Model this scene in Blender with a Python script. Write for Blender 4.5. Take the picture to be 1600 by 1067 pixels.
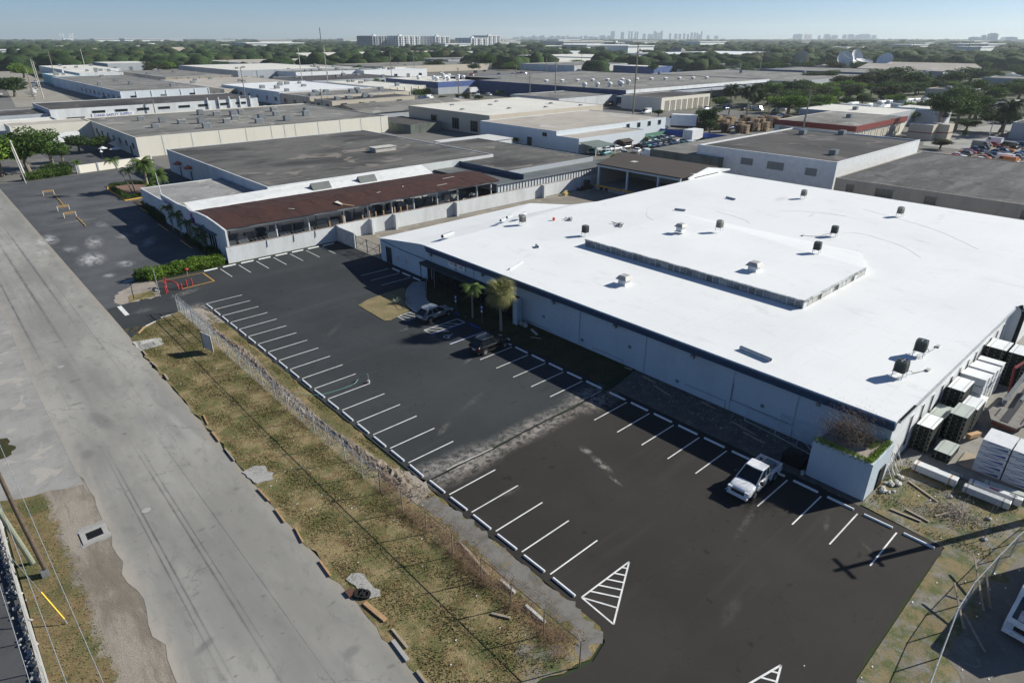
import bpy, math, random
import numpy as np
from mathutils import Vector, Matrix
S = bpy.context.scene
for o in list(bpy.data.objects): bpy.data.objects.remove(o)
random.seed(7); RNG = np.random.default_rng(11)
COL = S.collection
rad = math.radians

# ---------------------------------------------------------------- camera, sky, sun, exposure
cd = bpy.data.cameras.new('camera'); cam = bpy.data.objects.new('camera', cd); COL.objects.link(cam)
cam.location = (0, 0, 31.6); cam.rotation_euler = (rad(90 - 25.36), 0, rad(-42.17))
cd.sensor_width = 36; cd.lens = 22.49; cd.clip_start = .5; cd.clip_end = 60000
S.camera = cam
W = bpy.data.worlds.new('World'); S.world = W; W.use_nodes = True
wn = W.node_tree.nodes; wn.clear(); wl = W.node_tree.links
wo = wn.new('ShaderNodeOutputWorld'); bg = wn.new('ShaderNodeBackground'); sk = wn.new('ShaderNodeTexSky')
sk.sky_type = 'NISHITA'; sk.sun_disc = False
sk.sun_elevation = rad(29.8); sk.sun_rotation = rad(115.7)
sk.altitude = 0; sk.air_density = .65; sk.dust_density = .25; sk.ozone_density = 6.5
bg.inputs[1].default_value = .064
wl.new(sk.outputs[0], bg.inputs[0]); wl.new(bg.outputs[0], wo.inputs[0])
sd = bpy.data.lights.new('sun', 'SUN'); sd.energy = 4.7; sd.angle = rad(.5); sd.color = (1, .965, .865)
sun = bpy.data.objects.new('sun', sd); COL.objects.link(sun)
el, az = rad(29.8), rad(-25.7)
SUNV = Vector((math.cos(az)*math.cos(el), math.sin(az)*math.cos(el), math.sin(el)))
sun.rotation_euler = (-SUNV).to_track_quat('-Z', 'Y').to_euler(); sun.location = (60, -60, 80)
S.view_settings.view_transform = 'Standard'; S.view_settings.look = 'None'
S.view_settings.exposure = .6; S.view_settings.gamma = 1
S.render.engine = 'CYCLES'
S.cycles.max_bounces = 5; S.cycles.diffuse_bounces = 3; S.cycles.glossy_bounces = 2
S.cycles.transmission_bounces = 2; S.cycles.volume_bounces = 0; S.cycles.transparent_max_bounces = 8

# ---------------------------------------------------------------- materials
MC = {}
def lin(c):
    return tuple((v/12.92 if v <= .04045 else ((v+.055)/1.055)**2.4) for v in c)
class NT:
    def __init__(s, name):
        s.m = bpy.data.materials.new(name); s.m.use_nodes = True
        s.t = s.m.node_tree; s.n = s.t.nodes; s.b = s.n['Principled BSDF']
        s.co = s.n.new('ShaderNodeTexCoord').outputs['Object']
    def L(s, a, b): s.t.links.new(a, b)
    def noise(s, scale, detail=4, rough=.6, stretch=None, dist=0, off=(0, 0, 0)):
        n = s.n.new('ShaderNodeTexNoise'); n.inputs['Scale'].default_value = scale
        n.inputs['Detail'].default_value = detail; n.inputs['Roughness'].default_value = rough
        n.inputs['Distortion'].default_value = dist
        mp = s.n.new('ShaderNodeMapping'); mp.inputs['Location'].default_value = off
        if stretch: mp.inputs['Scale'].default_value = stretch
        s.L(s.co, mp.inputs[0]); s.L(mp.outputs[0], n.inputs['Vector'])
        return n.outputs[0]
    def ramp(s, v, a, b, ca=0., cb=1.):
        r = s.n.new('ShaderNodeMapRange'); r.interpolation_type = 'SMOOTHSTEP'
        r.inputs[1].default_value = a; r.inputs[2].default_value = b
        r.inputs[3].default_value = ca; r.inputs[4].default_value = cb
        s.L(v, r.inputs[0]); return r.outputs[0]
    def mix(s, f, a, b):
        m = s.n.new('ShaderNodeMix'); m.data_type = 'RGBA'
        for k, v in ((0, f), (6, a), (7, b)):
            if hasattr(v, 'links'): s.L(v, m.inputs[k])
            elif k == 0: m.inputs[0].default_value = v
            else: m.inputs[k].default_value = (*v, 1)
        return m.outputs[2]
    def math(s, op, a, b=None):
        m = s.n.new('ShaderNodeMath'); m.operation = op
        for k, v in ((0, a), (1, b)):
            if v is None: continue
            if hasattr(v, 'links'): s.L(v, m.inputs[k])
            else: m.inputs[k].default_value = v
        return m.outputs[0]
    def blob(s, cx, cy, rx, ry, rot=0, soft=.6):
        """an uneven elliptical patch, 1 inside, 0 outside, in object coordinates"""
        mp = s.n.new('ShaderNodeMapping'); mp.vector_type = 'TEXTURE'
        mp.inputs['Location'].default_value = (cx, cy, 0); mp.inputs['Rotation'].default_value = (0, 0, rad(rot))
        mp.inputs['Scale'].default_value = (rx, ry, 1e4)
        s.L(s.co, mp.inputs[0])
        ln = s.n.new('ShaderNodeVectorMath'); ln.operation = 'LENGTH'; s.L(mp.outputs[0], ln.inputs[0])
        return s.ramp(ln.outputs['Value'], 1.0, 1.0-soft, 0, 1)
    def bump(s, v, strength=.3, dist=.02):
        b = s.n.new('ShaderNodeBump'); b.inputs['Strength'].default_value = strength
        b.inputs['Distance'].default_value = dist
        s.L(v, b.inputs['Height']); s.L(b.outputs[0], s.b.inputs['Normal'])
    def out(s, col, rough=.85, metal=0, spec=.3):
        if hasattr(col, 'links'): s.L(col, s.b.inputs['Base Color'])
        else: s.b.inputs['Base Color'].default_value = (*col, 1)
        if hasattr(rough, 'links'): s.L(rough, s.b.inputs['Roughness'])
        else: s.b.inputs['Roughness'].default_value = rough
        s.b.inputs['Metallic'].default_value = metal
        s.b.inputs['Specular IOR Level'].default_value = spec
        return s.m
def mul(c, k): return tuple(min(.95, v*k) for v in c)
def mat(name, c, rough=.8, var=.18, scale=1.5, metal=0, spec=.3, bump=0, stretch=None, c2=None):
    """plain material with uneven tone"""
    if name in MC: return MC[name]
    t = NT(name)
    n = t.noise(scale, 5, .65, stretch); f = t.ramp(n, .3, .7)
    col = t.mix(f, mul(c, 1-var), c2 or mul(c, 1+var*.7))
    n2 = t.noise(scale*9, 3, .6, None, 0, (9, 4, 2)); col = t.mix(t.ramp(n2, .3, .8, 0, .35), col, mul(c, 1-var*1.3))
    if bump: t.bump(n2, bump, .03)
    MC[name] = t.out(col, rough, metal, spec); return MC[name]
def stained(name, c, stain, amount=.5, rough=.85, scale=.25, streak=None, fine=6, patch=None, bump=.0):
    """weathered roof, wall or slab: broad patches, streaks and specks"""
    if name in MC: return MC[name]
    t = NT(name)
    a = t.noise(scale, 6, .7, streak, .3); col = t.mix(t.ramp(a, .42, .68, 0, amount), c, stain)
    b = t.noise(scale*5, 5, .7, streak, .1, (31, 7, 0)); col = t.mix(t.ramp(b, .5, .75, 0, amount*.8), col, stain)
    if patch:
        d = t.noise(scale*1.7, 2, .5, None, .8, (3, 77, 0)); col = t.mix(t.ramp(d, .6, .66, 0, .7), col, patch)
    e = t.noise(fine, 2, .5); col = t.mix(t.ramp(e, .35, .75, 0, .3), col, mul(c, .72))
    if bump: t.bump(e, bump, .02)
    MC[name] = t.out(col, rough, 0, .25); return MC[name]
def corrugated(name, c, c2, axis=0, pitch=.25, rough=.6, metal=0.):
    if name in MC: return MC[name]
    t = NT(name); w = t.n.new('ShaderNodeTexWave'); w.inputs['Scale'].default_value = 1/pitch/ (2*math.pi)*6.283/2
    w.bands_direction = 'XYZ'[axis]; t.L(t.co, w.inputs[0])
    n = t.noise(.4, 6, .7); col = t.mix(t.ramp(n, .4, .65), c, c2)
    t.bump(w.outputs[1], .5, .03)
    MC[name] = t.out(col, rough, metal, .3); return MC[name]

WHITE = mat('white_paint', (.72, .735, .74), .6, .1, .8)
CHALK = stained('wall_white', (.62, .64, .65), (.38, .39, .385), .45, .8, .3, (1, 1, .3))
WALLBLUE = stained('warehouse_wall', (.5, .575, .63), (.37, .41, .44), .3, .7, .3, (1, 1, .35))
TRIM = mat('navy_trim', (.035, .07, .13), .4, .15, 1)
BLACK = mat('black', (.012, .012, .014), .5, .2)
GLASS = mat('dark_glass', (.012, .018, .022), .15, .2, 1, 0, .45)
DOORD = mat('dark_door', (.02, .025, .035), .5, .2)
STEEL = mat('galvanised', (.5, .52, .53), .45, .2, 4, .5)
STEELD = mat('grey_steel', (.22, .24, .25), .5, .25, 4, .3)
CONC = stained('concrete', (.36, .355, .34), (.25, .245, .235), .5, .9, .5)
CONCL = stained('concrete_light', (.5, .49, .46), (.36, .35, .33), .5, .9, .7)
CREAM = stained('cream_wall', (.7, .67, .58), (.56, .53, .45), .3, .85, .25, (1, 1, .3))
BEIGE = stained('beige_wall', (.5, .45, .37), (.4, .36, .3), .3, .85, .25, (1, 1, .3))
TAN = stained('tan_wall', (.38, .34, .29), (.2, .18, .16), .4, .85, .3, (1, 1, .3))
GREYW = stained('grey_wall', (.4, .43, .46), (.3, .32, .34), .35, .85, .3, (1, 1, .3))
PALEBLUE = stained('pale_blue_wall', (.6, .65, .69), (.48, .53, .57), .25, .8, .3, (1, 1, .3))
NAVY = mat('navy_wall', (.03, .06, .17), .6, .2, .4)
ROYAL = mat('royal_wall', (.07, .12, .3), .6, .2, .4)
TEAL = mat('teal_wall', (.2, .5, .55), .7, .1, .4)
REDTRIM = mat('maroon_trim', (.2, .035, .03), .6, .15, .6)
AWN = mat('orange_awning', (.5, .1, .04), .7, .1, 1)
MOSSW = stained('mossy_wall', (.16, .18, .16), (.07, .08, .07), .7, .9, .4, (1, 1, .4))
WOOD = mat('timber', (.42, .27, .15), .8, .3, 3, 0, .2, 0, (6, .6, 6))
WOODW = mat('weathered_timber', (.36, .3, .23), .85, .3, 3, 0, .2, 0, (6, .6, 6))
POLEW = mat('utility_pole_wood', (.3, .26, .2), .9, .3, 3, 0, .2, 0, (6, 6, .4))
POLEC = mat('concrete_pole', (.5, .48, .43), .85, .2, 2)
REDP = mat('red_enamel', (.36, .04, .045), .35, .12, 3)
YELLOW = mat('yellow_paint', (.7, .38, .05), .7, .15, 2)
ROOFWHITE = NT('white_roof_coating')
def _():
    t = ROOFWHITE
    n = t.noise(.06, 5, .6, None, .4); col = t.mix(t.ramp(n, .4, .7), (.735, .745, .745), (.68, .695, .70))
    n2 = t.noise(.5, 6, .75, (1, .4, 1), .6, (5, 5, 0)); col = t.mix(t.ramp(n2, .54, .74, 0, .5), col, (.53, .535, .53))
    n3 = t.noise(2.6, 3, .5); col = t.mix(t.ramp(n3, .66, .72, 0, .25), col, (.6, .6, .6))
    # seams of the sheets, faint
    w = t.n.new('ShaderNodeTexBrick'); w.offset = 0; w.inputs['Scale'].default_value = 1; w.inputs['Brick Width'].default_value = 30
    w.inputs['Row Height'].default_value = 1.8; w.inputs['Mortar Size'].default_value = .02; w.inputs['Mortar Smooth'].default_value = .3
    t.L(t.co, w.inputs[0]); col = t.mix(t.math('MULTIPLY', w.outputs['Fac'], .3), col, (.5, .52, .54))
    for a in ((60, 30, 5, .5, 85), (64, 42, 4, 1.2, 10), (54, 16, 3, .8, 60), (100, 60, 6, 1.2, 30), (108, 30, 5, 1, 100), (95, 30, 3, 1.2, 40), (70, 18, 5, .7, 10), (112, 45, 4, 1.2, 0), (70, 66, 2.2, .9, 20), (77, 58, 1.6, .5, 50), (57, 33, 2.4, .5, 12), (88, 24, 2, .7, 70), (79, 27.5, 1.6, .6, 0), (84, 27, 1.4, .5, 30), (60, 50, 2, .5, 80)):
        col = t.mix(t.math('MULTIPLY', t.blob(*a, 1.), t.ramp(n2, .38, .62, 0, .7)), col, (.42, .415, .39))
    t.bump(n, .15, .1)
    MC['roofwhite'] = t.out(col, .6, 0, .25)
_(); ROOFWHITE = MC['roofwhite']
ROOFDIRTY = stained('dirty_grey_roof', (.135, .13, .122), (.04, .039, .038), 1., .9, .07, (.45, 1, 1), 1.2, (.26, .23, .2))
ROOFGREY = stained('grey_roof', (.22, .215, .2), (.1, .098, .093), .95, .9, .08, (.5, 1, 1), 1.5, (.36, .35, .32))
ROOFDARK = stained('dark_roof', (.085, .08, .077), (.032, .031, .031), .9, .9, .08, (1, .3, 1), 1.2, (.17, .15, .15))
ROOFTAN = stained('tan_roof', (.42, .385, .34), (.29, .265, .23), .7, .9, .07, None, 1.5, (.5, .49, .47))
ROOFLIGHT = stained('light_roof', (.66, .64, .585), (.48, .47, .43), .5, .85, .07, None, 1)
ROOFBR = stained('brown_membrane', (.075, .062, .052), (.05, .043, .04), .5, .8, .3)
RUST = stained('rusted_sheet', (.062, .029, .023), (.034, .018, .015), .9, .8, .6, (1, .25, 1), 4, (.1, .042, .03), .1)
LEANMETAL = stained('lean_to_sheet', (.14, .15, .145), (.09, .1, .1), .6, .5, .3, (1, .3, 1))

# ---------------------------------------------------------------- mesh builder
class M:
    def __init__(s): s.v = []; s.f = []; s.mi = []; s.k = 0
    def face(s, pts, k=None):
        b = len(s.v); s.v += [tuple(p) for p in pts]; s.f.append(tuple(range(b, b+len(pts)))); s.mi.append(s.k if k is None else k)
    def box(s, x0, x1, y0, y1, z0, z1, mtx=None):
        x0, x1 = sorted((x0, x1)); y0, y1 = sorted((y0, y1)); z0, z1 = sorted((z0, z1))
        c = [(x, y, z) for z in (z0, z1) for y in (y0, y1) for x in (x0, x1)]
        if mtx is not None: c = [tuple(mtx @ Vector(p)) for p in c]
        b = len(s.v); s.v += c
        for f in ((0, 2, 3, 1), (4, 5, 7, 6), (0, 1, 5, 4), (2, 6, 7, 3), (0, 4, 6, 2), (1, 3, 7, 5)):
            s.f.append(tuple(b+i for i in f)); s.mi.append(s.k)
        return s
    def bar(s, a, b, w, h=None):
        """box-section bar from a to b"""
        a, b = Vector(a), Vector(b); d = b-a; L = d.length
        if L < 1e-6: return s
        q = d.to_track_quat('X', 'Z').to_matrix().to_4x4(); q.translation = a; h = h or w
        return s.box(0, L, -w/2, w/2, -h/2, h/2, q)
    def tube(s, pts, r, n=8, cap=True):
        """tube along points; r one radius or a list"""
        pts = [Vector(p) for p in pts]; rs = r if isinstance(r, (list, tuple)) else [r]*len(pts)
        b0 = len(s.v); up = Vector((0, 0, 1))
        for i, p in enumerate(pts):
            d = (pts[min(i+1, len(pts)-1)] - pts[max(i-1, 0)]).normalized()
            u = d.cross(up) if abs(d.z) < .95 else d.cross(Vector((1, 0, 0))); u.normalize(); w = d.cross(u)
            for k in range(n):
                t = 2*math.pi*k/n; s.v.append(tuple(p + (u*math.cos(t)+w*math.sin(t))*rs[i]))
        for i in range(len(pts)-1):
            for k in range(n):
                a = b0+i*n+k; b = b0+i*n+(k+1) % n
                s.f.append((a, b, b+n, a+n)); s.mi.append(s.k)
        if cap:
            s.f.append(tuple(b0+k for k in reversed(range(n)))); s.mi.append(s.k)
            e = b0+(len(pts)-1)*n; s.f.append(tuple(e+k for k in range(n))); s.mi.append(s.k)
        return s
    def prism(s, poly, z0, z1, bottom=True):
        """poly is counter-clockwise"""
        n = len(poly); b = len(s.v)
        s.v += [(p[0], p[1], z0) for p in poly] + [(p[0], p[1], z1) for p in poly]
        for i in range(n):
            j = (i+1) % n; s.f.append((b+i, b+j, b+n+j, b+n+i)); s.mi.append(s.k)
        s.f.append(tuple(b+n+i for i in range(n))); s.mi.append(s.k)
        if bottom: s.f.append(tuple(b+i for i in reversed(range(n)))); s.mi.append(s.k)
        return s
    def blob(s, c, r, n=6, m=4, jit=.15):
        b = len(s.v); c = Vector(c); r = r if isinstance(r, (tuple, list)) else (r, r, r)
        for i in range(m+1):
            ph = math.pi*i/m
            for k in range(n):
                t = 2*math.pi*k/n; j = 1+random.uniform(-jit, jit)
                s.v.append((c.x+r[0]*j*math.sin(ph)*math.cos(t), c.y+r[1]*j*math.sin(ph)*math.sin(t), c.z+r[2]*j*math.cos(ph)))
        for i in range(m):
            for k in range(n):
                a = b+i*n+k; q = b+i*n+(k+1) % n; s.f.append((a, a+n, q+n, q)); s.mi.append(s.k)
        return s
    def mesh(s, name, off=None, smooth=False):
        me = bpy.data.meshes.new(name); v = s.v
        if off is not None: v = [(p[0]-off[0], p[1]-off[1], p[2]-off[2]) for p in v]
        me.from_pydata(v, [], s.f)
        if any(s.mi): me.polygons.foreach_set('material_index', s.mi)
        if smooth: me.polygons.foreach_set('use_smooth', [True]*len(s.f))
        me.update(); return me
    def build(s, name, mats, parent=None, label=None, world=True, smooth=False, kind=None, bevel=0):
        off = parent_base(parent) if (world and parent is not None) else None
        me = s.mesh(name, off, smooth)
        for m in (mats if isinstance(mats, (list, tuple)) else [mats]): me.materials.append(m)
        o = bpy.data.objects.new(name, me); COL.objects.link(o)
        if parent is not None: o.parent = parent
        if label: o['label'] = label
        if kind: o['kind'] = kind
        if bevel:
            bv = o.modifiers.new('bevel', 'BEVEL'); bv.width = bevel; bv.segments = 2; bv.limit_method = 'ANGLE'
        return o
def parent_base(p):
    v = Vector((0, 0, 0))
    while p is not None: v += p.location; p = p.parent
    return v
def thing(name, label, cat, loc=(0, 0, 0), rz=0, group=None):
    o = bpy.data.objects.new(name, None); COL.objects.link(o); o.location = loc; o.rotation_euler = (0, 0, rz)
    o.empty_display_size = .2
    o['label'] = label; o['category'] = cat
    if group: o['group'] = group
    return o
def tag(o, label, cat, group=None):
    o['label'] = label; o['category'] = cat
    if group: o['group'] = group
    return o
def kids(o): return KD.get(o.name, [])
KD = {}
def index_kids(root):
    """remember children so copies are quick"""
    for o in bpy.data.objects:
        if o.parent is not None:
            KD.setdefault(o.parent.name, [])
            if o not in KD[o.parent.name]: KD[o.parent.name].append(o)
def tree_of(root):
    d = {}
    def rec(o): d[o] = [c for c in bpy.data.objects if c.parent is o]; [rec(c) for c in d[o]]
    rec(root); return d
def dup(root, tr, loc=None, rz=None, label=None, group=None, scale=None, swap=None):
    """copy a thing with its parts and sub-parts; swap: {material: other material}"""
    def rec(o, par):
        c = o.copy(); COL.objects.link(c)
        if par is not None: c.parent = par
        if swap and o.data is not None:
            for i, sl in enumerate(c.material_slots):
                if sl.material in swap:
                    new = swap[sl.material]; sl.link = 'OBJECT'; sl.material = new
        for ch in tr[o]: rec(ch, c)
        return c
    r = rec(root, None)
    if loc is not None: r.location = loc
    if rz is not None: r.rotation_euler = (0, 0, rz)
    if scale is not None: r.scale = scale if hasattr(scale, '__len__') else (scale,)*3
    if label: r['label'] = label
    if group: r['group'] = group
    return r
def struct(name, mb, m, smooth=False):
    o = mb.build(name, m, smooth=smooth); o['kind'] = 'structure'; return o
ORD = ['first', 'second', 'third', 'fourth', 'fifth', 'sixth', 'seventh', 'eighth', 'ninth', 'tenth', 'eleventh', 'twelfth', 'thirteenth', 'fourteenth', 'fifteenth', 'sixteenth', 'seventeenth', 'eighteenth', 'nineteenth', 'twentieth', 'twenty-first', 'twenty-second']
# ---------------------------------------------------------------- ground, road, yards
def _ground():
    t = NT('ground_far'); n = t.noise(.004, 6, .65); c = t.mix(t.ramp(n, .4, .6), (.035, .05, .025), (.07, .08, .045))
    n = t.noise(.03, 5, .6, None, 0, (3, 3, 0)); c = t.mix(t.ramp(n, .55, .7, 0, .4), c, (.16, .15, .12))
    g = t.out(c, .95, 0, .1)
    b = M(); R = 11500
    b.face([(-R, -600, -.05), (R, -600, -.05), (R, R, -.05), (-R, R, -.05)]); struct('ground', b, g)
_ground()
def ragged(pts, step=1.2, amp=.15, edges=None):
    """polygon whose chosen edges are broken up"""
    out = []
    for i, p in enumerate(pts):
        q = pts[(i+1) % len(pts)]; out.append(p)
        if edges is None or i in edges:
            d = math.hypot(q[0]-p[0], q[1]-p[1]); n = max(1, int(d/step)); ux, uy = -(q[1]-p[1])/d, (q[0]-p[0])/d
            for k in range(1, n):
                w = random.gauss(0, amp); f = k/n; out.append((p[0]+(q[0]-p[0])*f+ux*w, p[1]+(q[1]-p[1])*f+uy*w))
    return out
def sheet(name, poly, z, m, label=None, thick=0.):
    b = M()
    if thick: b.prism(poly, z-thick, z, False)
    else: b.face([(p[0], p[1], z) for p in poly])
    return struct(name, b, m)
PAVE = stained('yard_pavement', (.17, .166, .155), (.09, .088, .082), .9, .9, .035, None, 1.5, (.1, .115, .055))
sheet('yard_pavement', [(12, 197), (49, 99), (49, -60), (520, -60), (520, 700), (-80, 700), (-80, 300), (12, 300)], -.03, PAVE)
# the main road: worn grey asphalt with tyre marks, stains and cracks
def _road():
    t = NT('road_surface'); n = t.noise(.12, 6, .65, (1, .35, 1)); c = t.mix(t.ramp(n, .35, .68), (.232, .226, .208), (.35, .341, .315))
    n2 = t.noise(1.1, 5, .7, (1, .5, 1), .5, (9, 1, 0)); c = t.mix(t.ramp(n2, .52, .72, 0, .6), c, (.165, .163, .155))
    n4 = t.noise(.35, 3, .6, (1, .12, 1), .2, (2, 9, 0)); c = t.mix(t.ramp(n4, .46, .66, 0, .55), c, (.185, .183, .176))
    n3 = t.noise(30, 2, .6); c = t.mix(t.ramp(n3, .4, .8, 0, .3), c, (.17, .17, .17)); n6 = t.noise(.9, 3, .6, (.45, 1.2, 1), .4, (31, 9, 0)); c = t.mix(t.ramp(n6, .64, .72, 0, .6), c, (.12, .12, .115)); n7 = t.noise(3.2, 2, .5, None, 0, (1, 71, 0)); c = t.mix(t.ramp(n7, .68, .74, 0, .6), c, (.1, .1, .1))
    for x, y, L, r, w in ((4.72, 42, 21, -.5, .11), (4.38, 42, 19, -.6, .09), (6.55, 40, 22, -.3, .12), (6.9, 42, 20, -.3, .07), (8.6, 40, 30, 0, .05), (9.4, 90, 40, 0, .05), (3.6, 100, 30, 0, .2), (6.2, 110, 40, .2, .3), (8.3, 120, 40, .2, .25)):
        k = t.blob(x, y, w, L, r, .9); c = t.mix(t.math('MULTIPLY', k, t.ramp(n2, .3, .6, .35, .8)), c, (.09, .09, .095))
    for x, y, rx, ry, r in ((5.6, 62, .9, 3.5, 10), (3.4, 57, .8, 1.1, 0), (9.7, 62, .35, .22, 0), (10.6, 66.5, .3, .2, 30), (7.6, 77.5, .45, .2, 0), (9.2, 79, .4, .16, 0), (11, 44, .3, .4, 0), (7, 52.5, .2, .15, 0), (4.2, 31, .9, .4, 20), (10.2, 95, .5, .8, 0), (6, 88, .5, .25, 0), (10.3, 25, .7, .5, 0), (4.0, 130, 1.6, 5, 0)):
        c = t.mix(t.math('MULTIPLY', t.blob(x, y, rx, ry, r, .7), .5), c, (.12, .12, .12))
    for x, y, rx, ry in ((12.0, 133, 2, 4), (10.8, 126, 1.3, 3)):
        c = t.mix(t.math('MULTIPLY', t.blob(x, y, rx, ry, 0, 1), t.ramp(n2, .4, .6)), c, (.5, .5, .48))
    v = t.n.new('ShaderNodeTexVoronoi'); v.feature = 'DISTANCE_TO_EDGE'; v.inputs['Scale'].default_value = .16
    mp = t.n.new('ShaderNodeMapping'); mp.inputs['Scale'].default_value = (1.3, .45, 1); t.L(t.co, mp.inputs[0])
    dn = t.n.new('ShaderNodeTexNoise'); dn.inputs['Scale'].default_value = 1.4; dn.inputs['Detail'].default_value = 5; t.L(t.co, dn.inputs[0])
    ad = t.n.new('ShaderNodeVectorMath'); ad.operation = 'ADD'; sc = t.n.new('ShaderNodeVectorMath'); sc.operation = 'SCALE'; sc.inputs[3].default_value = .9
    t.L(dn.outputs[1], sc.inputs[0]); t.L(mp.outputs[0], ad.inputs[0]); t.L(sc.outputs[0], ad.inputs[1]); t.L(ad.outputs[0], v.inputs['Vector'])
    cr = t.ramp(v.outputs[0], .0, .006, 1, 0); c = t.mix(t.math('MULTIPLY', cr, t.ramp(n, .4, .6, 0, .6)), c, (.08, .08, .08))
    s_ = t.n.new('ShaderNodeSeparateXYZ'); t.L(t.co, s_.inputs[0]); e_ = t.noise(.5, 7, .8, (1, .35, 1), .5, (6, 6, 0))
    v_ = t.math('ADD', s_.outputs[0], t.math('MULTIPLY', t.math('SUBTRACT', e_, .5), 3.2)); fy = t.ramp(s_.outputs[1], 50, 58, 1, .45)
    c = t.mix(t.math('MULTIPLY', t.ramp(v_, 1.9, 3.3, .9, 0), fy), c, (.36, .325, .28)); v2 = t.math('ADD', s_.outputs[0], t.math('MULTIPLY', t.math('SUBTRACT', e_, .5), -2.0)); c = t.mix(t.ramp(v2, 11.5, 12.2, 0, .6), c, (.3, .27, .22))
    t.bump(n3, .25, .01); return t.out(c, .88, 0, .25)
ROAD = _road()
left = [(2.4 + random.gauss(0, .12), y) for y in np.arange(-40, 54, 1.1)] + [(2.2, 54.5), (2.1, 77), (2.3, 92), (2.3, 300), (2.3, 900)]
right = [(12.4, 900), (12.4, 300), (12.2, 189), (12.5, 120), (12.5, 79)] + [(12.25 + random.gauss(0, .1), y) for y in np.arange(78, -40, -1.1)]
sheet('road', right[::-1][:0] + right + left, 0, ROAD)
# driveway aprons and dirt on the near left
APRON = stained('apron_concrete', (.31, .305, .29), (.2, .197, .19), .7, .9, .25, None, 5, (.4, .37, .33))
DIRT = stained('sandy_dirt', (.33, .29, .25), (.2, .175, .15), .6, .95, .35, (1, .4, 1), 7, (.4, .36, .31), .3)
ASPHOLD = stained('old_asphalt', (.085, .088, .092), (.05, .05, .053), .6, .9, .3, None, 8, None, .2)

sheet('driveway', ragged([(-2.9, 54.6), (2.3, 52.6), (2.3, 120), (-2.9, 120)], 1, .15, [0]), -.006, APRON)
sheet('pavement', [(-60, 60), (-2.9, 60), (-2.9, 300), (-60, 300)], -.012, APRON)
sheet('side_parking_lot', [(-60, -20), (-3.2, -20), (-3.2, 60), (-60, 60)], -.012, ASPHOLD)

def grass_mat(name, dry, green, brown, gscale=.35):
    t = NT(name); n = t.noise(gscale, 6, .7); c = t.mix(t.ramp(n, .44, .57), dry, green)
    n2 = t.noise(gscale*3.1, 6, .75, None, .3, (4, 8, 0)); c = t.mix(t.ramp(n2, .46, .62, 0, .85), c, brown)
    n3 = t.noise(9, 4, .7); c = t.mix(t.ramp(n3, .36, .66, 0, .75), c, mul(dry, .38))
    n4 = t.noise(22, 2, .7, None, 0, (1, 2, 0)); c = t.mix(t.ramp(n4, .5, .8, 0, .5), c, mul(dry, 1.6))
    t.bump(n3, .8, .08); return t.out(c, .95, 0, .1)
GRASS = grass_mat('dry_grass', (.33, .265, .14), (.1, .125, .042), (.19, .12, .06))
GRASSG = grass_mat('green_grass', (.075, .07, .035), (.045, .055, .02), (.09, .07, .04))
GRASST = grass_mat('tan_grass', (.3, .245, .14), (.2, .185, .09), (.24, .18, .1))
def blend_mat(name, edge, soft, namp):
    """grass that breaks up into sandy dirt past the line x = edge, patchy where they meet"""
    t = NT(name); s = t.n.new('ShaderNodeSeparateXYZ'); t.L(t.co, s.inputs[0]); n = t.noise(.45, 7, .75, None, .3, (3, 6, 0)); n2 = t.noise(.3, 6, .7)
    v = t.math('ADD', s.outputs[0], t.math('MULTIPLY', t.math('SUBTRACT', n, .5), namp)); f = t.ramp(v, edge-soft, edge+soft)
    g = t.mix(t.ramp(n2, .42, .62), (.23, .175, .09), (.1, .11, .045)); n5 = t.noise(1.4, 5, .7, None, 0, (2, 2, 2)); g = t.mix(t.ramp(n5, .48, .7, 0, .8), g, (.17, .11, .06))
    d = t.mix(t.ramp(t.noise(.35, 6, .7, (1, .3, 1), .4, (8, 1, 0)), .4, .62), (.34, .3, .255), (.2, .175, .145)); d = t.mix(t.ramp(t.noise(1.1, 6, .8, (1.6, .16, 1), .5, (1, 5, 0)), .54, .7, 0, .6), d, (.12, .105, .09))
    n3 = t.noise(12, 4, .7); c = t.mix(f, g, d); c = t.mix(t.ramp(n3, .4, .75, 0, .55), c, (.09, .075, .05)); t.bump(n3, .6, .05); return t.out(c, .95, 0, .1)
SHOULD = blend_mat('shoulder_dirt_grass', -.25, .25, 2.6)
b_ = M(); b_.face([(-2.9, -20, -.012), (2.6, -20, -.012), (2.6, 55, -.012), (-2.9, 55, -.012)]); struct('dirt_shoulder', b_, SHOULD)
GMIX = NT('gravel_grass_mix')
def _():
    t = GMIX; n = t.noise(.5, 7, .75, None, .4); g = t.mix(t.ramp(t.noise(.8, 5, .7), .42, .6), (.24, .19, .1), (.105, .125, .045)); d = t.mix(t.ramp(t.noise(1.3, 6, .75, None, 0, (4, 4, 4)), .4, .65), (.27, .26, .235), (.16, .15, .135))
    n3 = t.noise(13, 4, .75); c = t.mix(t.ramp(n, .47, .62), g, d); c = t.mix(t.ramp(n3, .42, .75, 0, .6), c, (.09, .085, .07)); n4 = t.noise(26, 2, .6, None, 0, (7, 3, 0)); c = t.mix(t.ramp(n4, .62, .7, 0, .6), c, (.5, .48, .44)); t.bump(n3, .7, .05); MC['gmix'] = t.out(c, .95, 0, .1)
_(); GMIX = MC['gmix']
def undulate(name, poly, z, m, amp=.03, step=.6):
    """gently uneven sheet inside the polygon bounds (axis aligned grid clipped by point test)"""
    xs = [p[0] for p in poly]; ys = [p[1] for p in poly]
    b = M(); b.face([(p[0], p[1], z) for p in poly]); return struct(name, b, m)
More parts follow.
